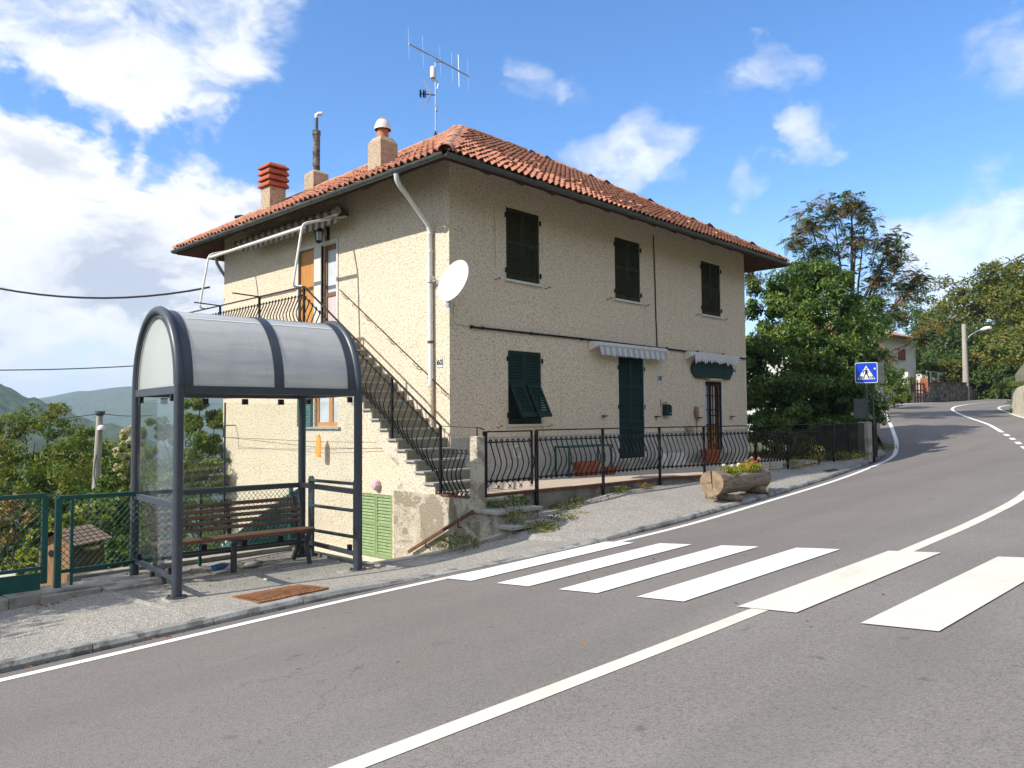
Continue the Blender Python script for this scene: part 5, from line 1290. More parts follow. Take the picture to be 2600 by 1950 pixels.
for z, nm, h, w in ((ZT-.045, 'top_beam', .09, .06), (.02, 'middle_rail', .07, .045), (-.80, 'bottom_rail', .06, .045)):
    for (a, c) in (((0, 0), (SLN, 0)), ((0, SW), (SLN, SW)), ((0, 0), (0, SW)), ((SLN, 0), (SLN, SW))):
        if a[1] == 0 and c[1] == 0 and nm != 'top_beam': continue
        d = Vector((c[0]-a[0], c[1]-a[1])).normalized()*.05
        beam(nm, a[0]+d.x, a[1]+d.y, c[0]-d.x, c[1]-d.y, z, w, h)
for u in (0, SLN):
    b = MB(); b.add([SP(u, .10, -.74), SP(u, SW-.08, -.74), SP(u, SW-.08, 1.24), SP(u, .10, 1.24)], ((0, 1, 2, 3),)); b.build('glass_pane', M['glass'], SH, fix=False)
    for v in (.22, SW-.2):
        for z in (1.25, -.735):
            b = MB(); q = SP(u, v, z); b.box(q, (.05, .055, .075), Rz(TH)); b.build('glass_clamp', M['black'], SH)
for u0, u1 in ((.07, SLN/2-.01), (SLN/2+.01, SLN-.07)):
    b = MB(); b.add([SP(u0, SW, -.74), SP(u1, SW, -.74), SP(u1, SW, 1.23), SP(u0, SW, 1.23)], ((0, 1, 2, 3),)); b.build('glass_pane', M['glass'], SH, fix=False)
    for f in (.25, .75):
        for z in (1.245, -.735):
            b = MB(); q = SP(u0+(u1-u0)*f, SW-.01, z); b.box(q, (.075, .05, .08), Rz(TH)); b.build('glass_clamp', M['black'], SH)
for z in (.78, 1.18): 
    b = MB(); b.bar(SP(SLN/2, SW, -.74), SP(SLN/2, SW, 1.23), .012, .02, (1, 0, 0))
b.build('pane_joint', M['anthracite'], SH)
for i, (u, v, s) in enumerate(((0, 0, 1), (SLN, 0, 1))):
    q = SP(u, v, 0); b = MB(); b.box((q.x+.03, q.y-.03, -1.04), (.34+.25*i, .30, .072), Rz(TH)); o = b.build('footing', M['concrete'], SH); bevel(o, .02)

b = MB(); a_s = pi*.335  # bright reflection streak on the roof, imitated by thin white strips
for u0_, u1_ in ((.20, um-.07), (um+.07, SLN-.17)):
    b = MB(); b.add([SP(u, SW/2-(SW/2+.0125)*math.cos(a), ZT+(AH+.0125)*math.sin(a)) for u, a in ((u0_, a_s), (u1_, a_s), (u1_, a_s+.022), (u0_, a_s+.022))], ((0, 1, 2, 3),)); b.build('highlight_strip', M['white'], SH, fix=False)
# bench ------------------------------------------------------------
BN = thing('bench', 'slatted brown wooden bench with cast legs inside the bus shelter', 'bench', SP(1.15, 1.05, G0))
def BP(u, v, z): return SP(u, v, z)
u0, u1 = .06, 2.12
def slat(name, v, z, w, h, tilt, mt, du0=0, du1=0, label=None):
    b = MB(); c = (BP(u0+du0, v, z)+BP(u1+du1, v, z))/2
    L = u1+du1-u0-du0
    me = MB(); me.box((0, 0, 0), (L, w, h)); mm = Matrix.Translation(c) @ Rz(TH) @ Matrix.Rotation(tilt, 4, 'X')
    b.v = [tuple(mm @ Vector(v_)) for v_ in me.v]; b.f = me.f; b.m = me.m
    return bevel(b.build(name, M[mt], BN, label=label), .006)
slat('seat_slat', .88, -.535, .085, .045, .10, 'slat_red', label='reddish front seat slat')
for k in range(3): slat('seat_slat', .985+.105*k, -.53-.010*k, .085, .035, -.06, 'slat')
for k in range(5):
    z = -.445+.074*k; v = 1.25+.026*k+.004*k*k; slat('back_slat', v, z, .03, .050, -.30, 'slat' if k != 3 else 'slat_red')
for u in (.13, 1.09, 2.05):
    b = MB()
    if u != 1.09:
        P = [(.86, G0), (.90, G0+.12), (.965, G0+.25), (.93, G0+.36), (.86, G0+.44)]
        for (a, c) in zip(P[:-1], P[1:]): b.bar(BP(u, a[0], a[1]), BP(u, c[0], c[1]), .05, .045, tuple(D1))
        P = [(1.36, G0), (1.29, G0+.12), (1.18, G0+.25), (1.22, G0+.38), (1.27, G0+.46), (1.30, G0+.60), (1.34, G0+.74), (1.39, G0+.89)]
        for (a, c) in zip(P[:-1], P[1:]): b.bar(BP(u, a[0], a[1]), BP(u, c[0], c[1]), .05, .045, tuple(D1))
        b.bar(BP(u, .96, G0+.25), BP(u, 1.2, G0+.25), .04, .05); b.bar(BP(u, .84, G0+.43), BP(u, 1.28, G0+.415), .05, .045)
        b.bar(BP(u, .835, G0+.49), BP(u, .86, G0+.41), .055, .03)
        b.build('cast_leg', M['castiron'], BN)
    else:
        b.bar(BP(u, .90, G0+.405), BP(u, 1.27, G0+.40), .06, .05); b.bar(BP(u, 1.27, G0+.42), BP(u, 1.38, G0+.86), .05, .03); b.bar(BP(u-.05, 1.0, G0), BP(u-.05, 1.0, G0+.38), .06, .06, (1, 0, 0)); b.build('centre_support', M['castiron'], BN)
b = MB(); b.bar(BP(.24, 1.08, G0+.27), BP(2.14, 1.08, G0+.27), .04, .04); b.build('stretcher', M['castiron'], BN)
# litter under the bench
b = MB(); bq = SP(.95, 1.25, G0+.05); mm = Matrix.Translation(bq) @ Rz(.35) @ Matrix.Rotation(pi/2, 4, 'Y')
b.lathe([(.03, -.13), (.042, -.12), (.045, -.02), (.038, .0), (.045, .02), (.043, .09), (.02, .13), (.016, .155)], (0, 0, 0), 12, mm)
b.top('plastic_bottle', M['plast_blue'], 'crumpled blue plastic bottle under the bench', 'bottle', smooth=50)
b = MB(); vs = []
for i, (r, z) in enumerate([(.13, 0), (.14, .02), (.10, .05), (.03, .065)]):
    for k in range(9): a = 2*pi*k/9; q = SP(1.42, 1.28, 0); j = 1+.2*math.sin(2*a+i); vs.append((q.x+r*j*math.cos(a), q.y+r*.6*j*math.sin(a), G0+z))
b.add(vs, [(i*9+k, i*9+(k+1) % 9, (i+1)*9+(k+1) % 9, (i+1)*9+k) for i in range(3) for k in range(9)]+[tuple(27+k for k in range(9))]); b.top('stone', M['kerb'], 'flat stone on the ground under the bench', 'stone', smooth=40)
b = MB(); q = SP(1.15, .25, G0+.008); b.box(q, (.05, .04, .012), Rz(.5)); b.top('paper_scrap', M['white'], 'small white scrap of paper on the shelter floor', 'paper')
# rusty grating in front of the shelter
def grating(name, c, w, d, rot, label, mt, nx, ny, zf):
    g = thing(name, label, 'grating', c)
    fr = MB()
    mm = Matrix.Translation(c) @ Rz(rot)
    def q(x, y): v = mm @ Vector((x, y, 0)); return Vector((v.x, v.y, zf(v.x, v.y)+.006))
    for k in range(ny+1): y = -d/2+d*k/ny; b = MB(); b.bar(q(-w/2, y), q(w/2, y), .022, .016); b.build('bar', mt, g)
    for k in range(nx+1): x = -w/2+w*k/nx; b = MB(); b.bar(q(x, -d/2), q(x, d/2), .018, .014); b.build('cross_bar', mt, g)
    b = MB(); b.add([q(-w/2, -d/2)-Vector((0, 0, .004)), q(w/2, -d/2)-Vector((0, 0, .004)), q(w/2, d/2)-Vector((0, 0, .004)), q(-w/2, d/2)-Vector((0, 0, .004))], ((0, 1, 2, 3),)); b.build('pit', M['rust_dark'], g, fix=False)
    return g
gc = Vector((-5.22, -3.02, pavez(-5.22, -3.02))); grating('drain_grating', gc, .78, .72, TH, 'rusty orange iron grating in the pavement in front of the shelter', M['rust'], 14, 10, pavez)
gc = Vector((9.6, -2.95, pavez(9.6, -2.95))); g2 = thing('drain_cover', 'dark rusty iron cover in the pavement beyond the log planter', 'drain cover', gc)
b = MB(); cs_ = [(9.25, -3.38), (10.15, -3.28), (10.35, -2.62), (9.45, -2.70)]; b.prism([Vector((x, y, pavez(x, y)+.002)) for x, y in cs_], (0, 0, .008)); b.build('cover', M['rust_dark'], g2)

# blue-grey pavement barrier right of the shelter
PB = thing('pavement_barrier', 'blue-grey tubular barrier with four rails at the right end of the shelter', 'barrier', (-3.40, -1.3, -1.02))
ya, yb = -.72, -1.86; xb_ = -3.40
for y in (ya, yb):
    b = MB(); b.box2((xb_-.02, y-.055, -1.03), (xb_+.02, y+.055, .10)); mm = Matrix.Rotation(pi/2, 4, 'Y'); 
    b.lathe([(.055, -.02), (.055, .02)], (xb_, y, .10), 18, mm); b.build('flat_post', M['steelblue'], PB, smooth=40)
for z in (.09, -.28, -.64):
    b = MB(); b.tube([(xb_, ya, z), (xb_, yb, z)], .024, 10); b.build('rail', M['steelblue'], PB, smooth=50)

# green mesh fence behind the pavement
def mesh_fence(name, label, P, Q, zb, zt, posts, kick=None, zslope=0.0, cell=.085):
    F = thing(name, label, 'fence', (P+Q)/2+Vector((0, 0, zb)))
    d = (Q-P); L = d.length; d.normalize(); zz = lambda s, z: z+zslope*s
    for s, w_ in posts: b = MB(); o = P+d*s; b.bar(o+Vector((0, 0, zz(s, zb-.12))), o+Vector((0, 0, zz(s, zt+.0))), w_, w_, (1, 0, 0)); b.build('post', M['green_metal'], F)
    for z, h in ((zt, .05), (zb+.06, .04)):
        b = MB(); b.bar(P+Vector((0, 0, zz(0, z))), Q+Vector((0, 0, zz(L, z))), .035, h); b.build('rail', M['green_metal'], F)
    H = zt-zb-.08; b = MB(); n = int((L+H)/cell)
    for s_ in (1, -1):
        for k in range(n+1):
            a = k*cell; x0, x1 = a-H, a
            t0 = max(0, (0-x0)/H); t1 = min(1, (L-x0)/H)
            if t1-t0 < .02: continue
            f = (lambda t: (x0+H*t)) if s_ > 0 else (lambda t: L-(x0+H*t))
            p0 = P+d*f(t0); p1 = P+d*f(t1)
            b.tube([p0+Vector((0, 0, zz(f(t0), zb+.08+H*t0))), p1+Vector((0, 0, zz(f(t1), zb+.08+H*t1)))], .0042, 3, cap=False)
    b.build('wire_mesh', M['green_metal'], F, kind='stuff', fix=False)
    if kick: b = MB(); b.bar(P+Vector((0, 0, zz(0, zb-.10))), P+d*kick+Vector((0, 0, zz(kick, zb-.10))), .02, .22); b.build('kick_plate', M['green_metal'], F)
    return F
mesh_fence('mesh_gate', 'green steel gate with diamond wire mesh at the left edge', Vector((-9.6, -.36, 0)), Vector((-6.86, -.60, 0)), -.80, .10, ((0, .05), (2.735, .06)), kick=2.7, zslope=.01)
mesh_fence('mesh_fence', 'green diamond mesh fence running from the gate to behind the bench', Vector((-6.74, -.62, 0)), Vector((-3.30, .02, 0)), -.84, .085, ((0, .065), (.16, .03), (1.9, .035), (3.50, .05)), zslope=-.03, cell=.08)
# kennel
KN = thing('kennel', 'wooden dog kennel with felt roof behind the mesh fence', 'kennel', (-5.6, 2.0, -2.1))
GR = RG(0, 1240, 5.53); kz = lambda q: atd(GR(*q), 13.0)
kA = atd(GR(845, 1300), 12.9); kB = atd(GR(1005, 1300), 12.6); kC = atd(GR(1440, 1260), 13.3)
ztp = atd(GR(1010, 780), 12.6).z; zap = atd(GR(930, 600), 12.9).z; zbt = min(kA.z, kB.z)-.5
fr = (kB-kA); fr.z = 0; sd = (kC-kB); sd.z = 0; fr = sd.cross(Vector((0, 0, 1))).normalized()*.62
kb0 = Vector((kB.x, kB.y, 0)); ka0 = kb0-fr
def K3(a, s, z): return kb0-fr*a+sd*s+Vector((0, 0, z))
b = MB(); b.prism([K3(0, 0, zbt), K3(1, 0, zbt), K3(1, 0, ztp), K3(.5, 0, zap), K3(0, 0, ztp)], sd.normalized()*.02); b.build('front', M['kennel'], KN)
for k in range(5): b = MB(); z0 = zbt+(ztp-zbt)*k/5; z1 = zbt+(ztp-zbt)*(k+1)/5-.006; b.prism([K3(0, .02, z0), K3(0, 1, z0), K3(0, 1, z1), K3(0, .02, z1)], -fr.normalized()*.02); b.build('side_board', M['kennel_dark'], KN)
b = MB(); b.prism([K3(1, .02, zbt), K3(1, 1, zbt), K3(1, 1, ztp), K3(1, .02, ztp)], fr.normalized()*.02); b.prism([K3(0, 1, zbt), K3(1, 1, zbt), K3(1, 1, ztp), K3(.5, 1, zap), K3(0, 1, ztp)], sd.normalized()*.02); b.build('side', M['kennel_dark'], KN)
for a_, s_ in ((-.17, 1), (1.17, -1)):
    for k in range(5):
        t0, t1 = k/5, (k+1)/5; e = lambda t: (K3(.5+(a_-.5)*t, -.14, zap+.03-(zap-ztp)*1.3*t), K3(.5+(a_-.5)*t, 1.10, zap+.03-(zap-ztp)*1.3*t))
        b = MB(); p0, p1 = e(t0); q0, q1 = e(t1+.06); up = Vector((0, 0, .012+.012)); b.add([p0+up*.5, p1+up*.5, q1+up, q0+up, q1+up*.2, q0+up*.2], ((0, 1, 2, 3), (3, 2, 4, 5))); b.build('roof_shingle', M['felt'], KN, fix=False)
b = MB(); cc = K3(.62, -.005, ztp-.17); b.lathe([(.06, 0), (.06, .012)], (0, 0, 0), 16, Matrix.Rotation(pi/2, 4, 'X')); rr_ = sd.to_track_quat('-Y', 'Z').to_matrix().to_4x4(); b.v = [tuple(rr_ @ Vector(v)+cc) for v in b.v]; b.build('round_hole', M['black'], KN)
b = MB(); cc = K3(-.04, .52, ztp-.13); b.lathe([(.005, -.05), (.10, -.04), (.15, .0), (.15, .03), (.13, .03)], (0, 0, 0), 12); b.v = [(v[0]*1.0+cc.x, v[1]*1.0+cc.y, v[2]+cc.z) for v in b.v]; b.build('hanging_bowl', M['lamp_cream'], KN, smooth=50)
# sheeting behind the fence, near the stairs
b = MB(); b.add([(-4.2, .35, -1.25), (-2.9, .35, -1.25), (-2.9, .45, -.12), (-3.1, .45, -.24), (-4.0, .5, -.78), (-4.2, 1.2, -1.3), (-2.9, 1.25, -1.3), (-2.9, .95, -.3)], [(0, 1, 2, 3, 4), (4, 3, 2, 7), (4, 7, 6, 5), (0, 4, 5), (1, 6, 7, 2)])
b.top('green_sheeting', M['tarp'], 'sloping dark green sheeting behind the mesh fence right of the bench', 'tarpaulin')

# log planter ------------------------------------------------------
LP = thing('log_planter', 'hollowed log trough lying on two log chocks, planted with flowers', 'planter', (3.42, -3.83, -.47))
LR_ = RG(1740, 1130, 8.5077)
ea = Vector((2.80, -3.84, -.205)); eb = ony(LR_(1665, 690), -3.70); ld = (eb-ea).normalized(); lsd = ld.cross(Vector((0, 0, 1))).normalized(); lup = lsd.cross(ld)
LL = (eb-ea).length; K = 30; stations = [(0, .212), (.004, .222), (.08, .226), (.20, .215), (.34, .222), (.5, .224), (.56, .228), (.585, .205), (.60, .196), (.66, .20), (.80, .214), (.95, .216), (.985, .205), (1.0, .165)]
b = MB(); vs = []
for s, r in stations:
    for k in range(K):
        a = 2*pi*k/K; rr2 = r*(1+.03*math.sin(3*a+s*5)+.015*math.sin(7*a-s*9)+.008*random.uniform(-1, 1))
        cut = min(1, max(0, (s-.16)/.06))*min(1, max(0, (.93-s)/.06)); h = rr2*math.sin(a)
        lim = .226-.105*cut+.02*math.sin(s*14)
        vs.append(ea+ld*(LL*s)+lsd*(rr2*math.cos(a))+lup*min(h, lim))
m = len(stations); b.add(vs, [(i*K+k, i*K+(k+1) % K, (i+1)*K+(k+1) % K, (i+1)*K+k) for i in range(m-1) for k in range(K)]+[tuple((m-1)*K+k for k in range(K))])
b.build('log', M['log'], LP, smooth=60)
b = MB(); vs = [ea-ld*.004]
for k in range(K*2):
    a = 2*pi*k/(K*2); r = .224*(1+.03*math.sin(3*a))+(.006 if k % 2 else -.006); vs.append(ea-ld*.006+lsd*(r*math.cos(a))+lup*(r*math.sin(a)))
vs2 = [v+ld*.04 for v in vs[1:]]; b.add(vs+vs2, [(0, 1+k, 1+(k+1) % (2*K)) for k in range(2*K)]+[(1+k, 1+2*K+k, 1+2*K+(k+1) % (2*K), 1+(k+1) % (2*K)) for k in range(2*K)])
b.build('sawn_end', M['log_end'], LP)
b = MB(); o = ea-ld*.012
b.add([o+lup*.215-lsd*.02, o+lup*.215+lsd*.008, o+lup*.02+lsd*.014, o-lup*.12+lsd*.02, o+lup*.02+lsd*.0], ((0, 1, 2, 3, 4),)); b.add([o-lsd*.125-lup*.005, o+lsd*.01+lup*.022, o+lsd*.01+lup*.012], ((0, 1, 2),)); b.build('end_crack', M['black'], LP, fix=False)
b = MB(); b.add([ea+ld*(LL*s)+lsd*(sg*.155)+lup*.10 for s, sg in ((.17, -1), (.92, -1), (.92, 1), (.17, 1))], ((0, 1, 2, 3),)); b.build('soil', M['trunk'], LP, fix=False)
for s, r in ((.20, .065), (.76, .075)):
    b = MB(); o = ea+ld*(LL*s); z = pavez(o.x, o.y)+r*.9; b.tube([(o.x-lsd.x*.33+.0, o.y-lsd.y*.33, z), (o.x+lsd.x*.02, o.y+lsd.y*.02, z), (o.x+lsd.x*.36, o.y+lsd.y*.36, z-.005)], [r*.85, r*1.05, r*.9], 12); b.build('log_chock', M['log'], LP, smooth=50)
# ================================================================== VEGETATION
L_ = {}
L_['dark'] = leafmat('chestnut_leaf', (.033, .080, .015), (.10, .175, .03), .36, .45, (.20, .26, .045))
L_['ail'] = leafmat('ailanthus_leaf', (.035, .075, .034), (.10, .16, .065), .35)
L_['orange'] = leafmat('seed_cluster', (.30, .11, .025), (.50, .22, .06), .3, .8)
L_['wood'] = leafmat('woodland_leaf', (.06, .095, .013), (.15, .18, .026), .38, .6, (.25, .20, .035))
L_['wood2'] = leafmat('woodland_leaf_dark', (.03, .068, .012), (.09, .135, .022), .35, .6)
L_['robinia'] = leafmat('robinia_leaf', (.055, .105, .016), (.16, .215, .03), .42, .6, (.26, .22, .04))
L_['lime'] = leafmat('shrub_leaf', (.10, .16, .02), (.28, .32, .04), .42, .5, (.42, .38, .06))
L_['privet'] = leafmat('privet_leaf', (.04, .09, .015), (.14, .20, .03), .36, .45)
L_['peach'] = leafmat('fruit_tree_leaf', (.05, .10, .016), (.17, .22, .035), .4, .5)
L_['rusty'] = leafmat('turning_leaf', (.20, .14, .03), (.38, .25, .08), .3)
L_['flower_w'] = leafmat('white_petal', (.72, .68, .62), (.80, .78, .72), .3, .6)
L_['blossom'] = leafmat('cream_blossom', (.42, .42, .26), (.62, .58, .42), .3, .8)
L_['flower_p'] = leafmat('magenta_petal', (.50, .02, .30), (.66, .05, .42), .3, .6)
L_['flower_r'] = leafmat('salmon_petal', (.62, .13, .10), (.72, .25, .18), .3, .6)
L_['weed'] = leafmat('weed_leaf', (.045, .085, .015), (.16, .19, .03), .35, .6, (.28, .24, .06))
L_['drygrass'] = leafmat('dry_grass', (.22, .17, .05), (.34, .25, .09), .3, .8)
def unit(n):
    v = RNG.normal(size=(n, 3)); return v/np.linalg.norm(v, axis=1, keepdims=True)
def leaves(C, N, size, asp=2.2, droop=.3, out=None):
    """rhombic leaves at C with facing normals N"""
    n = len(C); a = np.cross(N, unit(n)); a /= np.linalg.norm(a, axis=1, keepdims=True)+1e-9
    a[:, 2] -= droop; a /= np.linalg.norm(a, axis=1, keepdims=True); s = np.cross(N, a); s /= np.linalg.norm(s, axis=1, keepdims=True)+1e-9
    l = (size*RNG.uniform(.65, 1.3, n))[:, None]; w = l/asp
    V = np.stack([C-a*l*.5, C+s*w*.5+a*l*.05, C+a*l*.5-N*l*.08, C-s*w*.5+a*l*.05], 1)
    return V
def quads(Vl):
    V = np.concatenate(Vl).reshape(-1, 3); return V, np.arange(len(V)).reshape(-1, 4)
def crown(name, m, parent, lobes, n, size, asp=2.2, droop=.3, clump=.34, nclump=60, shell=.5, flat=.0):
    Vs = []; vol = np.array([l[3]*l[4]*l[5] for l in lobes])**.67; vol = vol/vol.sum()
    for (x, y, z, rx, ry, rz), f in zip(lobes, vol):
        k = max(3, int(nclump*f)); nn = int(n*f); R = np.array([rx, ry, rz]); c0_ = np.array([x, y, z])
        cc = unit(k)*(RNG.uniform(shell**3, 1, k)**(1/3))[:, None]
        big = RNG.uniform(.6, 1.35, k)
        idx = RNG.choice(k, nn, p=big/big.sum())
        off = unit(nn)*(RNG.uniform(.15, 1, nn)**.6)[:, None]*clump*(.6+.6*RNG.random(k)[idx])[:, None]
        off[:, 2] *= .75
        q = cc[idx]+off
        N = q*.6+off*1.2+unit(nn)*.9+np.array([0, 0, .5]); N /= np.linalg.norm(N, axis=1, keepdims=True)
        Vs.append(leaves(c0_+q*R, N, size, asp, droop))
    V, F = quads(Vs)
    if parent is not None: V = V-np.array(wloc(parent))
    return link(name, npmesh(name, V, F, m), parent)
def limbs(T, base, tips, r0, mt=None):
    b = MB(); base = Vector(base)
    top = max(tips, key=lambda t: t[2]); top = Vector(top)
    mid = base.lerp(top, .45)+Vector((random.uniform(-.1, .1), random.uniform(-.1, .1), 0))*top.length*.01
    b.tube([base-Vector((0, 0, .3)), base+Vector((0, 0, .25)), base.lerp(mid, .5), mid, top], [r0*1.25, r0, r0*.85, r0*.62, r0*.12], 9)
    for t in tips:
        t = Vector(t)
        if (t-top).length < 1e-6: continue
        f = random.uniform(.25, .85); s = base.lerp(mid, f) if f < .6 else mid.lerp(top, f-.6)
        m_ = s.lerp(t, .5)+Vector((0, 0, (t-s).length*.12)); b.tube([s, m_, t], [r0*.42, r0*.27, r0*.06], 6)
    return b.build('trunk', mt or M['trunk'], T, smooth=60)
def tree(name, label, cat, base, lobes, n, size, m, r0=.15, group=None, **kw):
    T = thing(name, label, cat, base, group)
    tips = [(l[0]+random.uniform(-.2, .2)*l[3], l[1]+random.uniform(-.2, .2)*l[4], l[2]+.35*l[5]) for l in lobes]
    limbs(T, base, tips, r0); crown('crown', m, T, lobes, n, size, **kw); return T
def lob(px, py, d, rpx, asp=(1, 1, 1)):
    """crown lobe seen at (px,py) at distance d with the given radius in photo pixels"""
    P = atd(DS(px, py), d); r = rpx/1674*d; return (P.x, P.y, P.z, r*asp[0], r*asp[1], r*asp[2])
def gbase(px, d): P = atd(DS(px, 900), d); return Vector((P.x, P.y, TZ(P.x, P.y)))

# dense tree right of the house
gb = gbase(1745, 27.5)
tree('dense_tree', 'dense dark green broadleaf tree beside the right end of the house', 'tree', gb,
     [lob(1700, 790, 27, 105), lob(1790, 700, 27.5, 105), lob(1745, 640, 27.8, 85), lob(1830, 800, 27.5, 90), lob(1760, 860, 26.5, 110, (1, 1, .8)), lob(1665, 700, 28, 70), lob(1860, 690, 28.2, 60), lob(1680, 870, 26.8, 70), lob(1850, 870, 27, 62), lob(1640, 760, 27.5, 50), lob(1640, 860, 26.8, 55), lob(1715, 900, 26.5, 60), lob(1800, 890, 26.3, 60), lob(1650, 650, 28, 48), lob(1880, 800, 27, 42), lob(1800, 610, 28, 48)],
     80000, .16, L_['dark'], .16, asp=2.6, droop=.55, nclump=420, clump=.32, shell=.45)
tree('undergrowth', 'dark tangle of undergrowth behind the railing under the dense tree', 'shrub', gbase(1720, 25.2), [lob(x_, y_, 25.2, r_, (1, 1, .8)) for x_, y_, r_ in ((1640, 925, 40), (1690, 930, 42), (1745, 935, 40), (1800, 930, 42), (1845, 935, 32), (1665, 960, 30), (1770, 962, 28))], 14000, .11, L_['dark'], .03, asp=2.2, nclump=130, clump=.36, shell=.3)
# ailanthus behind it: drooping fronds of leaflets with orange seed clusters
gb = gbase(1840, 36); AL = thing('ailanthus_tree', 'tall open tree with feathery fronds and orange seed clusters behind the dense tree', 'tree', gb)
heads = [lob(*a) for a in ((1750, 480, 36, 48), (1800, 455, 36, 45), (1840, 440, 36, 38), (1770, 545, 36, 62), (1850, 520, 36, 55), (1920, 520, 36.5, 42), (1930, 560, 36.5, 45), (1900, 600, 37, 62), (1960, 625, 37, 45), (1985, 605, 37, 28), (1930, 680, 36, 48), (1880, 680, 36, 65), (1620, 600, 35.5, 28), (1730, 600, 36, 55), (1985, 728, 35, 22), (1895, 765, 35, 42), (2015, 722, 35, 24), (1720, 520, 36, 30), (1870, 470, 36, 25))]
limbs(AL, gb, [(h[0], h[1], h[2]) for h in heads], .2)
Vl = []; seeds = []
for (x, y, z, rx, ry, rz) in heads:
    k = int(34+110*rx*rx/1.5)
    for i in range(min(k, 170)):
        d = unit(1)[0]; d[2] = d[2]*.8+.12; d /= np.linalg.norm(d); st = np.array([x, y, z])+unit(1)[0]*np.array([rx, ry, rz])*random.uniform(.1, .95); d = d*.55+unit(1)[0]*.6
        Lr = random.uniform(.32, .58); t = np.linspace(.12, 1, 9); hz_ = np.array([d[0], d[1], d[2]*.6+.18]); hz_ /= np.linalg.norm(hz_)
        P = st+hz_*(t[:, None]*Lr)+np.array([0, 0, -1])*(t[:, None]**2*Lr*.65)
        tan = np.gradient(P, axis=0); tan /= np.linalg.norm(tan, axis=1, keepdims=True); sd = np.cross(tan, [0, 0, 1]); sd /= np.linalg.norm(sd, axis=1, keepdims=True)+1e-9
        for s in (-1, 1):
            a = sd*s*.85+tan*.35+np.array([0, 0, -.35]); a /= np.linalg.norm(a, axis=1, keepdims=True); w_ = tan; l = .16*np.sin(np.pi*(t*.8+.1))[:, None]+.03
            Vl.append(np.stack([P, P+a*l*.5+w_*.028, P+a*l, P+a*l*.5-w_*.028], 1))
        if random.random() < .20: seeds.append(P[3])
V, F = quads(Vl); link('crown', npmesh('crown', V-np.array(gb), F, L_['ail']), AL)
sc_ = np.array(seeds)+RNG.normal(size=(len(seeds), 3))*.1; q = np.repeat(sc_, 55, 0)+RNG.normal(size=(len(seeds)*55, 3))*np.array([.11, .11, .13]); V, F = quads([leaves(q, unit(len(q)), .06, 2.2, .5)])
link('seed_clusters', npmesh('seed_clusters', V-np.array(gb), F, L_['orange']), AL, kind='stuff')

# wooded slope at the right, each tree on its own
rt = [
 ('pale green spreading tree with a long trunk on the wooded slope above the white house', [(2090, 640, 74, 62), (2050, 690, 73, 55), (2130, 680, 73, 60), (2090, 735, 72, 60)], 'wood', 78),
 ('tall ivy-trunked tree with a rounded top near the right edge of the wooded slope', [(2150, 610, 72, 52), (2185, 640, 71, 55), (2120, 650, 72, 45), (2165, 700, 70, 60)], 'wood', 74),
 ('yellow-green tree cut by the right edge of the picture', [(2215, 590, 66, 45), (2230, 660, 66, 60), (2215, 730, 65, 55)], 'wood', 68),
 ('bushy green tree behind the white far house', [(2000, 690, 80, 50), (2020, 740, 78, 55), (1990, 780, 76, 50)], 'wood2', 82),
 ('dark tree filling the slope behind the concrete lamp post', [(2060, 770, 68, 65), (2110, 780, 68, 60), (2050, 820, 66, 50)], 'wood2', 70),
 ('yellowing tree above the red posts at the bend', [(2160, 770, 66, 58), (2200, 790, 64, 50), (2150, 820, 64, 50)], 'wood', 66),
 ('low dark green shrub mass behind the bend', [(2130, 840, 63, 40), (2180, 835, 62, 45), (2215, 840, 60, 40)], 'wood2', 64),
 ('autumn-tinted tree over the retaining wall at the right edge', [(2230, 760, 60, 55), (2250, 820, 58, 50)], 'wood', 60),
 ('distant tree peeping between the seed-laden tree and the slope', [(1965, 790, 86, 40), (1940, 800, 86, 40)], 'wood2', 88)]
for i, (lb, ls, m_, d) in enumerate(rt):
    lobes = [lob(*l) for l in ls]; tree('woodland_tree', lb, 'tree', gbase(ls[0][0], d), lobes, 9000, .30, L_[m_], .22, 'trees on the wooded slope', nclump=110, clump=.42, asp=1.9, shell=.3)
# trees out of the frame to the right whose presence the slope implies
# left side ---------------------------------------------------------
lt = [
 ('robinia_tree', 'big feathery green tree at the far left edge behind the fence', [(40, 930, 27, 60), (110, 915, 27, 50), (60, 990, 26, 90), (-20, 970, 26, 80), (160, 960, 26.5, 55), (120, 1040, 25, 85), (30, 1070, 25, 80)], 'robinia', 29, 15000, .16),
 ('robinia_tree', 'feathery green tree in the middle of the left hedge, left of the pole', [(180, 985, 31, 60), (215, 1010, 31, 50), (150, 1030, 30, 65), (200, 1060, 29, 75)], 'robinia', 32, 11000, .17),
 ('robinia_tree', 'feathery green tree right of the concrete pole on the left', [(250, 975, 37, 40), (240, 1020, 36, 50), (265, 1060, 35, 50), (300, 1010, 36, 50), (330, 1060, 35, 60)], 'robinia', 38, 10000, .18)]
for nm, lb, ls, m_, d, n, sz in lt:
    tree(nm, lb, 'tree', gbase(ls[0][0], d), [lob(*l) for l in ls], n, sz, L_[m_], .16, 'feathery trees beyond the fence', nclump=120, clump=.40, asp=3.0, shell=.35)
tree('fruit_tree', 'slender-leaved fruit tree seen through the shelter beside the house wall', 'tree', gbase(445, 21), [lob(430, 900, 21, 45), (lob(460, 930, 21, 45)), lob(420, 980, 20.5, 60), lob(455, 1010, 20.5, 50), lob(400, 1040, 20, 55), lob(465, 1060, 20, 40), lob(360, 1000, 21, 50), lob(340, 930, 22, 35)], 15000, .14, L_['peach'], .10, asp=3.6, droop=.7, nclump=130, clump=.36, shell=.3)
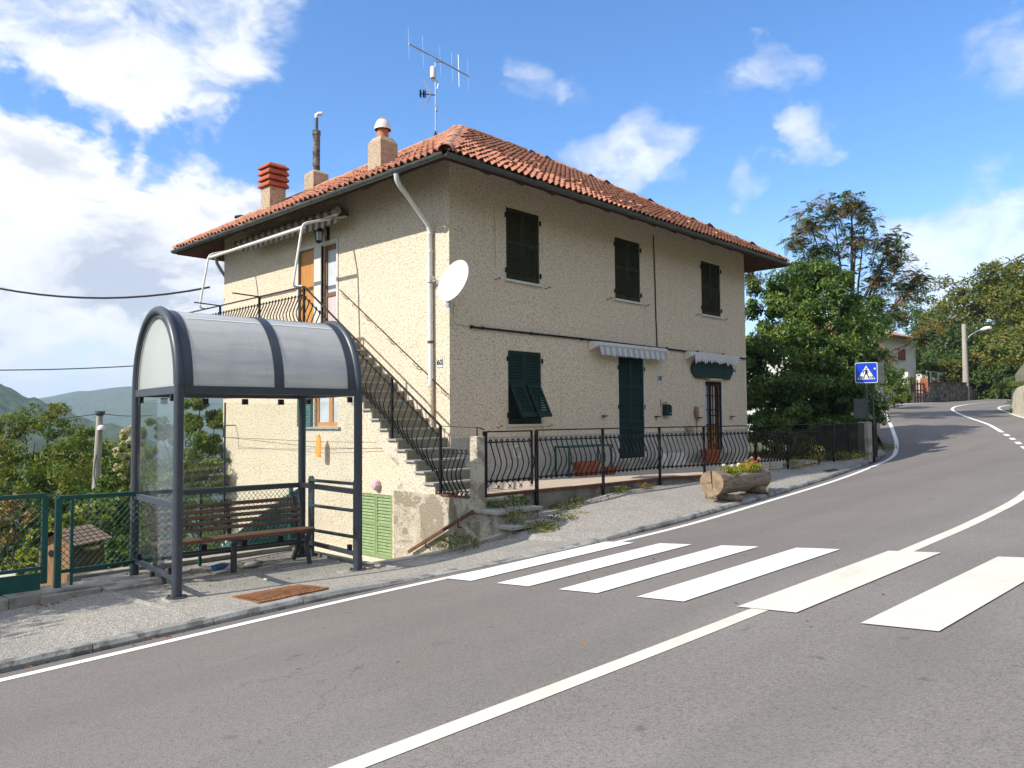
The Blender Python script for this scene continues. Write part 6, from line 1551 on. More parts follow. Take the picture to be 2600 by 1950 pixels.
tree('shrub', 'tall glossy shrub with cream blossom left of the shelter', 'shrub', gbase(262, 16.5), [lob(268, 1010, 16.8, 42), lob(282, 960, 16.8, 28), lob(250, 1070, 16.5, 50), lob(285, 1090, 16.3, 50), lob(240, 1120, 16, 50), lob(275, 1150, 15.8, 55)], 9000, .085, L_['privet'], .06, asp=1.8, nclump=120, clump=.30, shell=.5)
bl = bpy.data.objects['shrub']
q = [lob(x, y, 16.3, r) for x, y, r in ((275, 935, 14), (283, 955, 12), (262, 975, 12), (283, 985, 10), (255, 1010, 9), (262, 1030, 8), (280, 925, 9), (268, 958, 8))]
crown('blossom', L_['blossom'], bl, q, 2200, .05, asp=1.3, nclump=24, clump=.6)
tree('shrub', 'sunlit yellow-green shrub left of the kennel', 'shrub', gbase(110, 14.5), [lob(120, 1150, 14.5, 42), lob(85, 1190, 14.3, 45), lob(140, 1190, 14.2, 40), lob(60, 1240, 14, 38), lob(115, 1240, 13.8, 45), lob(30, 1210, 14.3, 30), lob(180, 1130, 15, 40), lob(215, 1120, 15.2, 35)], 9000, .085, L_['lime'], .05, asp=1.7, nclump=150, clump=.30, shell=.5)
tree('shrub', 'low dark green shrub filling the ground right of the kennel', 'shrub', gbase(250, 14.2), [lob(255, 1190, 14.2, 40), lob(240, 1230, 14, 38), lob(280, 1220, 14, 40), lob(225, 1160, 15, 36), lob(300, 1180, 14.5, 30)], 6500, .075, L_['privet'], .04, asp=1.8, nclump=100, clump=.32, shell=.5)
tree('shrub', 'shrub with russet leaves at the left edge behind the gate', 'shrub', gbase(15, 16), [lob(35, 1100, 16, 30), lob(10, 1110, 16, 28), lob(60, 1115, 16, 22), lob(5, 1150, 16, 28)], 900, .10, L_['rusty'], .04, asp=1.9, nclump=40, clump=.4)
tree('shrub', 'dark shrub in shade behind the left gate', 'shrub', gbase(60, 18), [lob(50, 1150, 18, 55), lob(0, 1180, 18, 55), lob(110, 1110, 19, 45), lob(180, 1090, 20, 45), lob(-40, 1120, 18, 50)], 9000, .10, L_['wood2'], .05, asp=1.9, nclump=110, clump=.36, shell=.4)
tree('shrub', 'leafy shrub behind the fence seen below the shelter middle rail', 'shrub', gbase(400, 15.5), [lob(350, 1110, 15.5, 45), lob(420, 1110, 15.5, 45), lob(460, 1140, 15.5, 40), lob(380, 1170, 15, 45), lob(330, 1170, 15, 40), lob(440, 1190, 14.8, 45)], 8000, .10, L_['peach'], .05, asp=2.8, droop=.6, nclump=120, clump=.34, shell=.4)
# trees behind the camera's left that shade the pavement stand beyond the fence, outside the frame
tree('robinia_tree', 'feathery tree just beyond the left edge of the view, shading the pavement', 'tree', Vector((-13.4, 1.6, -2.0)), [(-12.6, 1.15, 2.8, 2.0, 1.6, 1.3), (-10.8, 1.1, 2.3, 1.2, 1.5, 1.0), (-14.3, 1.4, 3.0, 1.5, 1.5, 1.2), (-11.9, .9, 1.2, 1.4, 1.3, .9)], 16000, .15, L_['robinia'], .12, 'feathery trees beyond the fence', nclump=90, clump=.4, asp=2.6)
# far house side shrubs
tree('shrub', 'upright bright green shrub by the roadside in front of the far white house', 'shrub', gbase(1936, 44), [lob(1925, 815, 44, 20, (1, 1, 1.3)), lob(1948, 825, 44, 22, (1, 1, 1.3)), lob(1935, 850, 43.5, 26), lob(1955, 855, 43.5, 18)], 5200, .13, L_['peach'], .05, asp=2.4, nclump=90, clump=.34)

# grass verge beyond the railings, and in the garden
def blades(name, pts, h, m, wd=.012, label=None):
    P = np.array(pts); n = len(P); a = RNG.uniform(0, 2*pi, n); d = np.stack([np.cos(a), np.sin(a), np.zeros(n)], 1); s = np.stack([-np.sin(a), np.cos(a), np.zeros(n)], 1); hh = (h*RNG.uniform(.5, 1.3, n))[:, None]
    up = np.array([0, 0, 1.0]); V = np.stack([P-s*wd, P+s*wd, P+d*hh*.35+up*hh+s*wd*.2, P+d*hh*.35+up*hh-s*wd*.2], 1).reshape(-1, 3)
    return tag(link(name, npmesh(name, V, np.arange(len(V)).reshape(-1, 4), m)), kind='stuff')
g = []
for k in range(26000):
    t = random.random(); i = int(t*55); i0 = 96+i
    if i0+1 >= NS: continue
    s = random.uniform(.6, 3.6); o = SE[i0].lerp(SE[i0+1], random.random())+lat[i0]*s
    if i0 < 112 and s < .9: continue
    g.append((o.x, o.y, max(o.z-.05, TZ(o.x, o.y))))
blades('roadside_grass', g, .16, M['grass'], .014)
g = []
for k in range(16000):
    x = random.uniform(11.9, 19); y = random.uniform(-2.5, 3.5); 
    if y < float(np.interp(x, [11.9, 14, 16, 19], [-2.4, -2.3, -1.5, -.4])): continue
    g.append((x, y, TZ(x, y)))
blades('garden_grass', g, .22, M['grass'], .012)
g = [(random.uniform(-16, -3.4), 0, 0) for k in range(22000)]; g = [(x, random.uniform(.25 if x > -6.3 else -.30, 6), 0) for x, _, _ in g]; g = [(x, y, TZ(x, y)) for x, y, _ in g]
blades('slope_grass', g, .22, M['grass'], .011)

# weeds: each clump a plant of its own
def weed(label, x, y, z, r, h, n, m='weed', lf=.05, asp=2.5):
    T = thing('weed', label, 'plant', (x, y, z))
    b = MB()
    for k in range(max(4, n//40)):
        a = random.uniform(0, 2*pi); q = random.uniform(0, r); hh = h*random.uniform(.5, 1.05)*(1-.4*q/r); b.tube([(x+q*.4*math.cos(a), y+q*.4*math.sin(a), z-.02), (x+q*math.cos(a), y+q*math.sin(a), z+hh)], [.004, .0015], 3, cap=False)
    b.build('stems', L_[m], T, fix=False)
    P = []
    for k in range(n):
        a = random.uniform(0, 2*pi); q = r*math.sqrt(random.random()); hh = h*random.random()**.8*(1-.45*q/r); P.append((x+q*math.cos(a), y+q*math.sin(a), z+hh))
    P = np.array(P); N = unit(n)+np.array([0, 0, .8]); N /= np.linalg.norm(N, axis=1, keepdims=True); V, F = quads([leaves(P, N, lf, asp, .1)]); link('leaves', npmesh('leaves', V-np.array((x, y, z)), F, L_[m]), T)
weed('tall flowering weed growing through the two slab steps', -.98, -2.55, -.80, .18, .62, 420, lf=.045)
weed('bushy green weed at the foot of the lower slab step', -.85, -2.98, -.78, .30, .26, 650)
weed('green weed tuft at the right corner of the lower slab step', -.05, -2.75, -.72, .26, .20, 420)
weed('weeds growing on the ledge under the iron gate', -.35, -1.98, -.45, .26, .20, 420, 'privet', .05)
weed('weeds on the ledge beside the gate pillar', -.85, -2.0, -.45, .18, .16, 260, 'privet', .05)
weed('spiky dark weed on the pavement edge below the rusty handrail', -2.05, -2.42, -.90, .34, .24, 520, 'weed', .07, 5)
weed('low weed in the wall foot below the second railing post', 1.15, -2.12, -.53, .16, .14, 160)
weed('weed tuft growing from the terrace wall below the long railing', 2.35, -2.18, -.43, .22, .14, 230)
weed('grassy weed at the terrace wall foot, left of the log planter', 3.1, -2.25, -.41, .16, .12, 150, 'drygrass', .06, 5)
weed('yellowing grass tuft on the pavement right of the slab steps', .55, -2.62, -.66, .26, .09, 330, 'drygrass', .07, 6)
weed('green and yellow grass tuft along the wall foot right of the steps', .75, -2.15, -.60, .28, .11, 330, 'weed', .07, 5)
weed('dry brown weed at the railing foot near the iron cover', 9.3, -2.93, -.25, .35, .75, 420, 'drygrass', .06, 3)
weed('green weed by the railing post beyond the log planter', 8.25, -2.98, -.25, .28, .28, 420)
weed('tangle of weeds under the picket railing', 11.4, -2.75, -.2, .6, .3, 700)
weed('second tangle of weeds under the picket railing near the pillar', 12.8, -2.62, -.2, .6, .26, 600)
weed('dry stalks behind the long railing at the house end', 7.9, -2.55, -.25, .3, .95, 200, 'drygrass', .05, 3)
weed('tuft of grass by the black rail posts at the bend', 18.2, -1.75, -.2, .45, .3, 500)
# flowers in the log
FL = LP
P = []
def along(s, sg, h): return ea+ld*(LL*s)+lsd*sg+lup*h
q = []
for k in range(70):
    s = random.uniform(.22, .90); h = .12+random.uniform(.0, .12)+.10*max(0, (s-.55)/.35)*random.random()*1.6; c_ = along(s, random.uniform(-.13, .13), h); q.append(c_)
C = np.repeat(np.array(q), 26, 0)+RNG.normal(size=(len(q)*26, 3))*.035; N = unit(len(C))+np.array([0, 0, .9]); N /= np.linalg.norm(N, axis=1, keepdims=True)
V, F = quads([leaves(C, N, .042, 1.3, .1)])
FT = thing('flowers', 'bright bedding flowers in white, salmon and magenta growing in the log trough', 'flowers', along(.55, 0, .1))
link('foliage', npmesh('foliage', V-np.array(wloc(FT)), F, L_['lime']), FT)
for m_, spots in (('flower_w', ((.24, -.02, .30), (.27, .05, .27), (.36, .02, .28), (.48, .03, .30), (.50, .0, .27))), ('flower_r', ((.70, -.02, .34), (.78, .02, .30), (.74, .04, .40), (.86, .0, .32), (.90, .03, .38), (.66, .02, .27), (.72, -.06, .28))), ('flower_p', ((.80, -.13, .20), (.83, -.12, .17), (.78, -.14, .16), (.22, .0, .18)))):
    for s, sg, h in spots:
        c_ = np.array(along(s, sg, h)); n = 26; C = c_+unit(n)*.028*np.array([1, 1, .7]); N = (C-c_); N /= np.linalg.norm(N, axis=1, keepdims=True)
        V, F = quads([leaves(C, N, .042, 1.2, .0)]); link('blossom', npmesh('blossom', V-np.array(wloc(FT)), F, L_[m_]), FT)
# fallen leaves
def litter(name, pts, sz=.05):
    n = len(pts); C = np.array(pts)+np.array([0, 0, .006]); N = unit(n)*.35+np.array([0, 0, 1]); N /= np.linalg.norm(N, axis=1, keepdims=True); V, F = quads([leaves(C, N, sz, 1.6, 0)]); return tag(link(name, npmesh(name, V, F, M['litter'])), kind='stuff')
g = []
for cx, cy, sx2, sy2, n in ((-6.95, -1.05, .12, .05, 26), (-3.52, -2.33, .12, .06, 40), (-4.6, -.5, .5, .12, 60), (-6.75, -3.55, .1, .05, 12), (-7.7, -3.42, .1, .03, 10), (11.6, -3.55, .15, .05, 30), (.4, -4.45, .2, .05, 10), (-2.0, -2.5, .4, .08, 40), (1.9, -2.2, .5, .05, 50), (-5.0, -1.3, .6, .4, 20)):
    for k in range(n):
        x = random.gauss(cx, sx2); y = random.gauss(cy, sy2); z = pavez(x, y) if y > kb(x)+.1 else RZ(x, y)
        g.append((x, y, z))
for k in range(16): x = random.uniform(-7, 8); y = random.uniform(-9, -5); g.append((x, y, RZ(x, y)))
litter('fallen_leaves', g)

# ================================================================== ROADSIDE THINGS BEYOND THE HOUSE
def pz(x, y): return pavez(x, y)
b = MB(); b.box2((13.98, -2.72, -.4), (14.30, -2.42, .80)); bevel(b.top('concrete_pillar', M['concrete'], 'grey concrete pillar at the end of the picket railing', 'pillar'), .02)
PS = thing('crossing_sign', 'square blue pedestrian crossing sign on a grey pole by the concrete pillar', 'road sign', (14.66, -2.47, -.3))
sb = Vector((14.66, -2.47, 0)); sn = Vector((CP.x-sb.x, CP.y-sb.y-2.0, 0)).normalized(); sx2 = Vector((-sn.y, sn.x, 0))
if sx2.dot(_r) < 0: sx2 = -sx2
b = MB(); b.tube([sb+Vector((0, 0, -.35)), sb+Vector((0, 0, 2.60))], .032, 10); b.build('pole', M['steelblue'], PS, smooth=50)
def sq(u, v, d=0): return sb+sn*(.05+d)+sx2*u+Vector((0, 0, 2.275+v))
def rr(w, r, d, n=5):
    o = []
    for cx, cy, a0 in ((1, 1, 0), (-1, 1, pi/2), (-1, -1, pi), (1, -1, 3*pi/2)):
        for k in range(n+1): a = a0+pi/2*k/n; o.append(sq(cx*(w/2-r)+r*math.cos(a), cy*(w/2-r)+r*math.sin(a), d))
    return o
b = MB(); b.prism(rr(.62, .05, 0), sn*.012); b.build('sign_plate', M['alu'], PS)
b = MB(); b.prism(rr(.62, .05, .013), sn*.002); b.build('white_border', M['sign_white'], PS)
b = MB(); b.prism(rr(.585, .04, .016), sn*.002); b.build('blue_field', M['sign_blue'], PS)
b = MB(); b.prism([sq(-.245, -.20, .019), sq(.245, -.20, .019), sq(0, .215, .019)], sn*.002); b.build('white_triangle', M['sign_white'], PS)
def mark(pl): b.prism([sq(u, v, .022) for u, v in pl], sn*.002)
b = MB()
for u0, u1, v0 in ((-.21, -.17, 1), (-.145, -.115, 1), (-.085, -.055, 1), (.06, .09, 1), (.12, .15, 1), (.175, .215, 1)):
    k = .35; mark([(u0, -.185), (u1, -.185), (u1*.86+0, -.10), (u0*.86, -.10)])
mark([(.02*math.cos(a), .125+.024*math.sin(a)) for a in np.linspace(0, 2*pi, 11)[:-1]])
mark([(-.03, .09), (.03, .09), (.045, .0), (.02, -.03), (-.035, -.03), (-.03, .04)])
mark([(-.035, -.02), (.0, -.03), (-.04, -.10), (-.075, -.175), (-.105, -.175), (-.06, -.09)])
mark([(-.01, -.02), (.035, -.02), (.06, -.10), (.10, -.17), (.07, -.175), (.03, -.10)])
mark([(-.03, .09), (-.04, .06), (-.075, .02), (-.06, -.03), (-.08, -.03), (-.10, .025), (-.06, .085)])
mark([(.03, .09), (.06, .06), (.085, -.0), (.07, -.0), (.05, .045)])
b.build('walking_figure', M['sign_black'], PS)
b = MB(); b.prism([sq(.215, .10, .019), sq(.255, .09, .019), sq(.26, .13, .019), sq(.235, .15, .019), sq(.21, .135, .019)], sn*.001); b.build('sticker', M['sign_white'], PS)
b = MB()
for v in (-.14, .14): b.box(sb+sn*.02+Vector((0, 0, 2.275+v)), (.10, .10, .03))
b.build('clamp', M['alu'], PS)
b = MB(); bq = sb-sn*.8+sx2*.24; b.box(bq+sx2*.02+Vector((0, 0, 2.30)), (.02, .62, .66), Rz(math.atan2(sn.y, sn.x))); b.tube([bq-sn*.03+Vector((0, 0, -.4)), bq-sn*.03+Vector((0, 0, 2.55))], .03, 8); b.box(bq-sx2*.36+Vector((0, 0, 1.20)), (.02, .40, .62), Rz(math.atan2(sn.y, sn.x)))
b.top('sign_back', M['gutter'], 'dark backs of two signs on a pole just behind the blue crossing sign', 'road sign', base=tuple(bq+Vector((0, 0, -.3))))
# black posts with wooden rails round the bend
RP = thing('guard_rail', 'row of round black posts with pale wooden rails at the bend', 'guard rail', (16, -2, -.25))
gp = [(14.45, -2.66), (16.0, -2.20), (17.6, -1.66), (19.3, -1.05), (21.2, -.25), (23.3, .70)]
for i, (x, y) in enumerate(gp):
    z = max(TZ(x, y), pavez(x, y) if x < 19 else -9); b = MB(); b.lathe([(.085, z-.1), (.085, z+.98), (.07, z+1.03), (.03, z+1.05)], (x, y, 0), 12); b.build('post', M['iron'], RP, smooth=50)
    if i:
        zp = max(TZ(*gp[i-1]), pavez(*gp[i-1]) if gp[i-1][0] < 19 else -9)
        for h in (.36, .84): b = MB(); b.tube([(gp[i-1][0], gp[i-1][1], zp+h), (x, y, z+h)], .05, 8); b.build('rail', M['log'], RP, smooth=50)
b = MB(); o = atd(DS(1892, 905), 31); zt_ = TZ(o.x, o.y); b.lathe([(.16, zt_-.2), (.14, zt_+1.6), (.13, zt_+3.0)], (o.x, o.y, 0), 12); b.top('cut_pole', M['pole'], 'pale concrete post rising beside the blue sign pole', 'post', smooth=50)
# white delineator posts and ladder
for i, (x, y, d, lb) in enumerate(((1911, 880, 38.5, 'white roadside marker post leaning by the grass verge'),)):
    o = atd(DS(x, y), d); z = o.z-.35; b = MB(); b.prism([(o.x-.07, o.y-.05, z), (o.x+.07, o.y-.05, z), (o.x+.07, o.y+.05, z), (o.x-.07, o.y+.05, z)], (-.25, .15, 1.15)); b.mi = 1; b.prism([(o.x-.29, o.y+.075, z+.95), (o.x-.13, o.y+.075, z+.95), (o.x-.13, o.y+.20, z+.95), (o.x-.29, o.y+.20, z+.95)], (-.04, .02, .14)); b.top('marker_post', [M['white'], M['black']], lb, 'post')
LD = thing('trestle', 'dark wooden trestle frame standing before the pale garage', 'trestle', atd(DS(1893, 885), 40))
o = wloc(LD); 
for dx in (-.5, .0, .5):
    b = MB(); b.bar(o+_r*dx+Vector((0, 0, -.6)), o+_r*(dx*.8)+Vector((0, 0, 2.0)), .05, .05, (1, 0, 0)); b.build('leg', M['kennel_dark'], LD)
for z in (.1, .6, 1.2): b = MB(); b.bar(o-_r*.5+Vector((0, 0, z)), o+_r*.5+Vector((0, 0, z)), .05, .05); b.build('rung', M['kennel_dark'], LD)
# far white house
def wallbox(b, A, B, depth, z0, z1):
    d = (B-A); d.z = 0; n = Vector((-d.y, d.x, 0)).normalized()*depth
    b.prism([Vector((A.x, A.y, z0)), Vector((B.x, B.y, z0)), Vector((B.x, B.y, z0))+n, Vector((A.x, A.y, z0))+n], (0, 0, z1-z0)); return n
FA, FB = atd(DS(1865, 880), 54), atd(DS(1981, 872), 60); zt_ = atd(DS(1980, 735), 60).z; zb_ = FB.z-.5
FH = thing('far_house', 'far white two-storey house with red-brown shutters half hidden by trees', 'house', ((FA.x+FB.x)/2, (FA.y+FB.y)/2, zb_))
b = MB(); nf = wallbox(b, FA, FB, 8, zb_-2, zt_); b.build('wall', M['wall_white'], FH)
b = MB(); e = (FB-FA); e.z = 0; e.normalize(); o1, o2 = FA-e*.8-nf.normalized()*.9, FB+e*1.3-nf.normalized()*.9
mid = nf*.5; b.prism([Vector((o1.x, o1.y, zt_)), Vector((o1.x, o1.y, zt_))+nf*1.22, Vector((o1.x, o1.y, zt_+1.5))+nf*.61], (o2.x-o1.x, o2.y-o1.y, 0)); b.build('roof', M['tile_hip'], FH)
fnv = -nf.normalized()
def fpt(px, py): 
    v = ray(*DS(px, py)); dn2 = nf.normalized(); t = (FA-CP).dot(dn2)/v.dot(dn2); return CP+v*t
for (xa, ya, xb, yb, lb) in ((1940, 755, 1954, 777, None), (1953, 816, 1962, 846, None), (1967, 816, 1974, 846, None), (1893, 760, 1905, 778, None)):
    a, c = fpt(xa, yb), fpt(xb, ya); W_ = link('window', None, FH, Matrix.Translation((a+c)/2)); b = MB(); ww = Vector((c.x-a.x, c.y-a.y, 0)); b.prism([a+fnv*.02, a+ww+fnv*.02, a+ww+fnv*.02+Vector((0, 0, c.z-a.z)), a+fnv*.02+Vector((0, 0, c.z-a.z))], fnv*.05); b.build('shutter', M['brown_wood'], W_)
pa, pb = fpt(1957, 868), fpt(1985, 868)
b = MB()
for p in (fpt(1964, 872), fpt(1981, 872)): q = p+fnv*1.6; b.bar(q-Vector((0, 0, .3)), Vector((q.x, q.y, fpt(1964, 806).z)), .09, .09, (1, 0, 0))
zc_ = fpt(1964, 806).z; q0, q1 = fpt(1950, 806)+fnv*1.7, fpt(1990, 806)+fnv*1.7; b.bar(Vector((q0.x, q0.y, zc_)), Vector((q1.x, q1.y, zc_)), .1, .08); b.bar(Vector((q1.x, q1.y, zc_)), Vector((q1.x, q1.y, zc_))-fnv*1.7, .08, .08); b.build('porch_frame', M['alu'], FH)
b = MB()
for k in range(12): p = fpt(1954+k*2.2, 850)+fnv*1.6; b.bar(Vector((p.x, p.y, fpt(1964, 856).z)), Vector((p.x, p.y, fpt(1964, 838).z)), .05, .04, (1, 0, 0))
b.build('porch_railing', M['brown_wood'], FH)
b = MB(); q = fpt(1970, 862)+fnv*1.0; b.box((q.x, q.y, q.z-.3), (2.2, 1.6, 1.5), Rz(math.atan2(e.y, e.x))); b.build('porch_base', M['wall_white'], FH)
# pale garage left of it, behind the trees
GA, GB_ = atd(DS(1800, 905), 39), atd(DS(1905, 890), 46); zt2 = atd(DS(1900, 825), 46).z
b = MB(); wallbox(b, GA, GB_, 5, GA.z-3, zt2); GH = thing('far_garage', 'low pale building glimpsed through the dense tree behind the sign', 'building', ((GA.x+GB_.x)/2, (GA.y+GB_.y)/2, GA.z-1)); b.build('wall', M['wall_white'], GH)
b = MB(); ge = (GB_-GA).normalized(); gn = Vector((-ge.y, ge.x, 0)).normalized(); a1 = GA-gn*.2; b.prism([Vector((a1.x, a1.y, zt2)), Vector((GB_.x+ge.x*.2-gn.x*.2, GB_.y+ge.y*.2-gn.y*.2, zt2)), Vector((GB_.x+ge.x*.2+gn.x*5.2, GB_.y+ge.y*.2+gn.y*5.2, zt2)), Vector((a1.x+gn.x*5.4, a1.y+gn.y*5.4, zt2))], (0, 0, .12)); b.build('roof', M['concrete'], GH)
# rubble retaining wall with gate, pergola and pot
wl = [(1948, 868, 49.5), (1962, 867.5, 50.5), (1999, 866, 52), (2040, 864, 54.5), (2085, 862, 58), (2112, 861, 62)]
tops = [842, 845, 829, 827, 828, 846]
RWL = thing('rubble_wall', 'rough dark stone retaining wall along the far side of the bend', 'wall', atd(DS(2030, 866), 54))
P0_ = [atd(DS(x, y), d)-lat[NS-20]*0 for x, y, d in wl]; back = Vector((.55, .25, 0))
tz_ = [atd(DS(w_[0], t), w_[2]).z for w_, t in zip(wl, tops)]
b = MB()
for i in range(len(wl)-1):
    if i == 1: continue
    a, c = P0_[i]+back*.3, P0_[i+1]+back*.3; b.prism([Vector((a.x, a.y, a.z-.4)), Vector((c.x, c.y, c.z-.4)), Vector((c.x, c.y, tz_[i+1])), Vector((a.x, a.y, tz_[i] if i != 2 else tz_[2]))], back)
b.build('mortar_core', M['mortar'], RWL)
b = MB()
for i in range(len(wl)-1):
    if i == 1: continue
    a, c = P0_[i]+back*.3, P0_[i+1]+back*.3; L = (c-a).length; nn = int(L/.34)
    for r in range(8):
        for k in range(nn):
            t = (k+.5+.5*(r % 2)+random.uniform(-.15, .15))/nn
            if t > 1: continue
            zb2 = a.z+(c.z-a.z)*t-.1; ztp2 = tz_[i]+(tz_[i+1]-tz_[i])*t; z = zb2+.15+.26*r
            if z > ztp2-.05: continue
            o = a.lerp(c, t); sz = (random.uniform(.26, .40), .16, random.uniform(.2, .30)); ang = math.atan2(c.y-a.y, c.x-a.x)+random.uniform(-.15, .15)
            b.box((o.x-.02, o.y-.02, z), sz, Rz(ang) @ Matrix.Rotation(random.uniform(-.2, .2), 4, 'Y'))
b.build('rubble_stones', M['stone'], RWL, kind='stuff')
b = MB()
for i in (2, 3): a, c = P0_[i]+back*.5, P0_[i+1]+back*.5; b.bar(Vector((a.x, a.y, tz_[i]+.05)), Vector((c.x, c.y, tz_[i+1]+.05)), .45, .06)
b.build('brick_coping', M['rust_dark'], RWL)
b = MB(); o = P0_[2]+back*.4+Vector((0, 0, 0)); 
for k in range(7): b.box((o.x, o.y, tz_[2]-.45+k*.13), (.44, .44, .115), Rz(.3))
b.build('brick_pier', M['brick'], RWL)
GT2 = thing('garden_gate', 'small red-brown wooden garden gate in the rubble wall', 'gate', (P0_[1]+P0_[2])/2)
ga, gc_ = P0_[1].lerp(P0_[2], .42)+back*.2, P0_[1].lerp(P0_[2], .92)+back*.2
for t in (0, .33, .66, 1): b = MB(); o = ga.lerp(gc_, t); b.bar(o-Vector((0, 0, .1)), o+Vector((0, 0, 1.5-.25*t)), .09, .05, (1, 0, 0)); b.build('board', M['brown_wood'], GT2)
for h in (.25, .7, 1.15): b = MB(); b.bar(ga+Vector((0, 0, h)), gc_+Vector((0, 0, h)), .06, .09); b.build('crosspiece', M['brown_wood'], GT2)
b = MB(); b.box((P0_[1].x+back.x, P0_[1].y+back.y+.0, P0_[1].z+1.0), (.35, .35, 1.9)); b.top('gate_post', M['wall_white'], 'pale post at the left of the garden gate', 'post')
PG = thing('pergola', 'leafy vine pergola above the rubble wall', 'pergola', atd(DS(2040, 845), 60))
b = MB()
for x in (2008, 2041, 2070): o = atd(DS(x, 845), 60); b.bar(o-Vector((0, 0, .6)), o+Vector((0, 0, 1.9)), .12, .12, (1, 0, 0))
b.build('post', M['kennel_dark'], PG)
crown('vine', L_['wood'], PG, [lob(2005, 795, 60, 20, (1, 1, .8)), lob(2030, 792, 60, 26, (1, 1, .7)), lob(2060, 795, 60, 26, (1, 1, .7)), lob(2078, 800, 60, 18), lob(2050, 812, 60, 22, (1, 1, .7)), lob(2066, 828, 60, 14), lob(2030, 825, 61, 12)], 6000, .20, nclump=90, clump=.4)
b = MB(); a, c = atd(DS(2008, 845), 66), atd(DS(2048, 845), 66); wallbox(b, a, c, 4, a.z-2, atd(DS(2010, 805), 66).z); o_ = thing('far_cottage', 'pale cottage wall glimpsed under the vine pergola', 'building', a); b.build('wall', M['wall_white'], o_)
# concrete lamp post
UP = thing('lamp_post', 'concrete pole with a curved street-lamp arm above the rubble wall', 'lamp post', atd(DS(2086, 846), 59))
o0 = atd(DS(2087, 850), 59); o1 = atd(DS(2082, 700), 59); b = MB(); b.tube([o0-Vector((0, 0, 1.5)), o0, o1], [.25, .23, .15], 12); b.build('pole', M['pole'], UP, smooth=50)
b = MB(); b.tube([atd(DS(*p), 59) for p in ((2088, 765), (2087, 745), (2089, 733), (2095, 725), (2110, 716), (2122, 711))], .045, 8); b.build('lamp_arm', M['alu'], UP, smooth=50)
h0, h1 = atd(DS(2119, 712), 58.6), atd(DS(2140, 707.5), 57.8); b = MB(); b.tube([h0, h0.lerp(h1, .4), h1], [.07, .17, .12], 8); b.build('lamp_head', M['white_metal'], UP, smooth=50)
# lean-to shed, red bollards and chain
SH2 = thing('lean_to_shed', 'small lean-to shed with rusty roof beyond the lamp post', 'shed', atd(DS(2115, 860), 66))
b = MB(); 
for x in (2098, 2112, 2128): o = atd(DS(x, 862), 66); b.bar(o-Vector((0, 0, .3)), Vector((o.x, o.y, atd(DS(x, 831), 66).z)), .15, .12, (1, 0, 0))
b.build('post', M['brown_wood'], SH2)
a, c = atd(DS(2089, 830), 66), atd(DS(2136, 828), 66); b = MB(); b.add([a, c, c+Vector((2.2, 1, .35)), a+Vector((2.2, 1, .35)), a+Vector((0, 0, .1)), c+Vector((0, 0, .1)), c+Vector((2.2, 1, .45)), a+Vector((2.2, 1, .45))], ((0, 1, 2, 3), (4, 5, 6, 7), (0, 1, 5, 4), (1, 2, 6, 5), (2, 3, 7, 6), (3, 0, 4, 7))); b.build('roof', M['rust_dark'], SH2)
b = MB(); a, c = atd(DS(2113, 862), 67), atd(DS(2134, 860), 67); wallbox(b, a, c, 1.5, a.z-.3, atd(DS(2113, 832), 67).z); b.build('back_wall', M['awning_g'], SH2)
for i, (x, lb) in enumerate(((2140, 'red bollard nearest the lean-to shed at the bend'), (2176, 'red bollard in the middle of the chain at the bend'))):
    o = atd(DS(x, 858.5), 64); b = MB(); b.lathe([(.13, o.z-.2), (.13, o.z+1.0), (.10, o.z+1.05)], (o.x, o.y, 0), 12); b.top('bollard', M['tile_new'], lb, 'bollard', smooth=50, group='bollards at the bend')
o = atd(DS(2202, 858), 63); b = MB(); b.lathe([(.08, o.z-.2), (.08, o.z+1.0), (.06, o.z+1.03)], (o.x, o.y, 0), 10); b.top('bollard', M['white'], 'white bollard at the right end of the chain', 'bollard', smooth=50, group='bollards at the bend')
b = MB(); b.tube([atd(DS(2140, 848), 64), atd(DS(2158, 856), 64), atd(DS(2176, 850), 64), atd(DS(2190, 853), 63.5), atd(DS(2202, 844), 63)], .035, 6); b.top('chain', M['alu'], 'chain slung between the bollards at the bend', 'chain')
# retaining wall at the right edge
b = MB(); q = [(2180, 891, 842, 39.5), (2196, 897, 836, 37), (2225, 903, 828, 34), (2300, 915, 800, 29.5), (2420, 935, 760, 25)]
vs = []
for x, yb, yt, d in q:
    p0 = atd(DS(x, yb), d); t0 = atd(DS(x+(6 if x < 2190 else 2), yt), d+.4); vs += [p0-Vector((0, 0, .4)), t0, t0+Vector((3.5, -1.0, .05)), p0+Vector((3.5, -1.0, -.4))]
b.add(vs, [(i*4+k, (i+1)*4+k, (i+1)*4+(k+1) % 4, i*4+(k+1) % 4) for i in range(len(q)-1) for k in range(4)]+[(3, 2, 1, 0)])
RW2 = b.top('retaining_wall', M['conc_wall'], 'sandy concrete retaining wall on the inside of the bend at the right edge', 'wall')
bevel(RW2, .05)
b = MB(); a, c = atd(DS(2194, 838), 40), atd(DS(2230, 812), 41); b.prism([a-Vector((0, 0, .4)), c-Vector((0, 0, .8)), Vector((c.x, c.y, c.z+1.2)), Vector((a.x, a.y, a.z+.7))], (2.5, -.8, 0)); b.top('upper_wall', M['conc_wall'], 'second step of sandy wall above the retaining wall', 'wall')
g = [];
for k in range(5000): t = random.random(); a = atd(DS(2182+60*t, 893+7*t), 39-4*t); a = a-_f*random.uniform(.0, .35); g.append(tuple(a))
for k in range(5000): t = random.random(); a = atd(DS(2186+60*t, 838-4*t), 39.6-4*t)+_f*random.uniform(0, 1.5); g.append(tuple(a))
blades('wall_foot_grass', g, .22, M['grass'], .012)
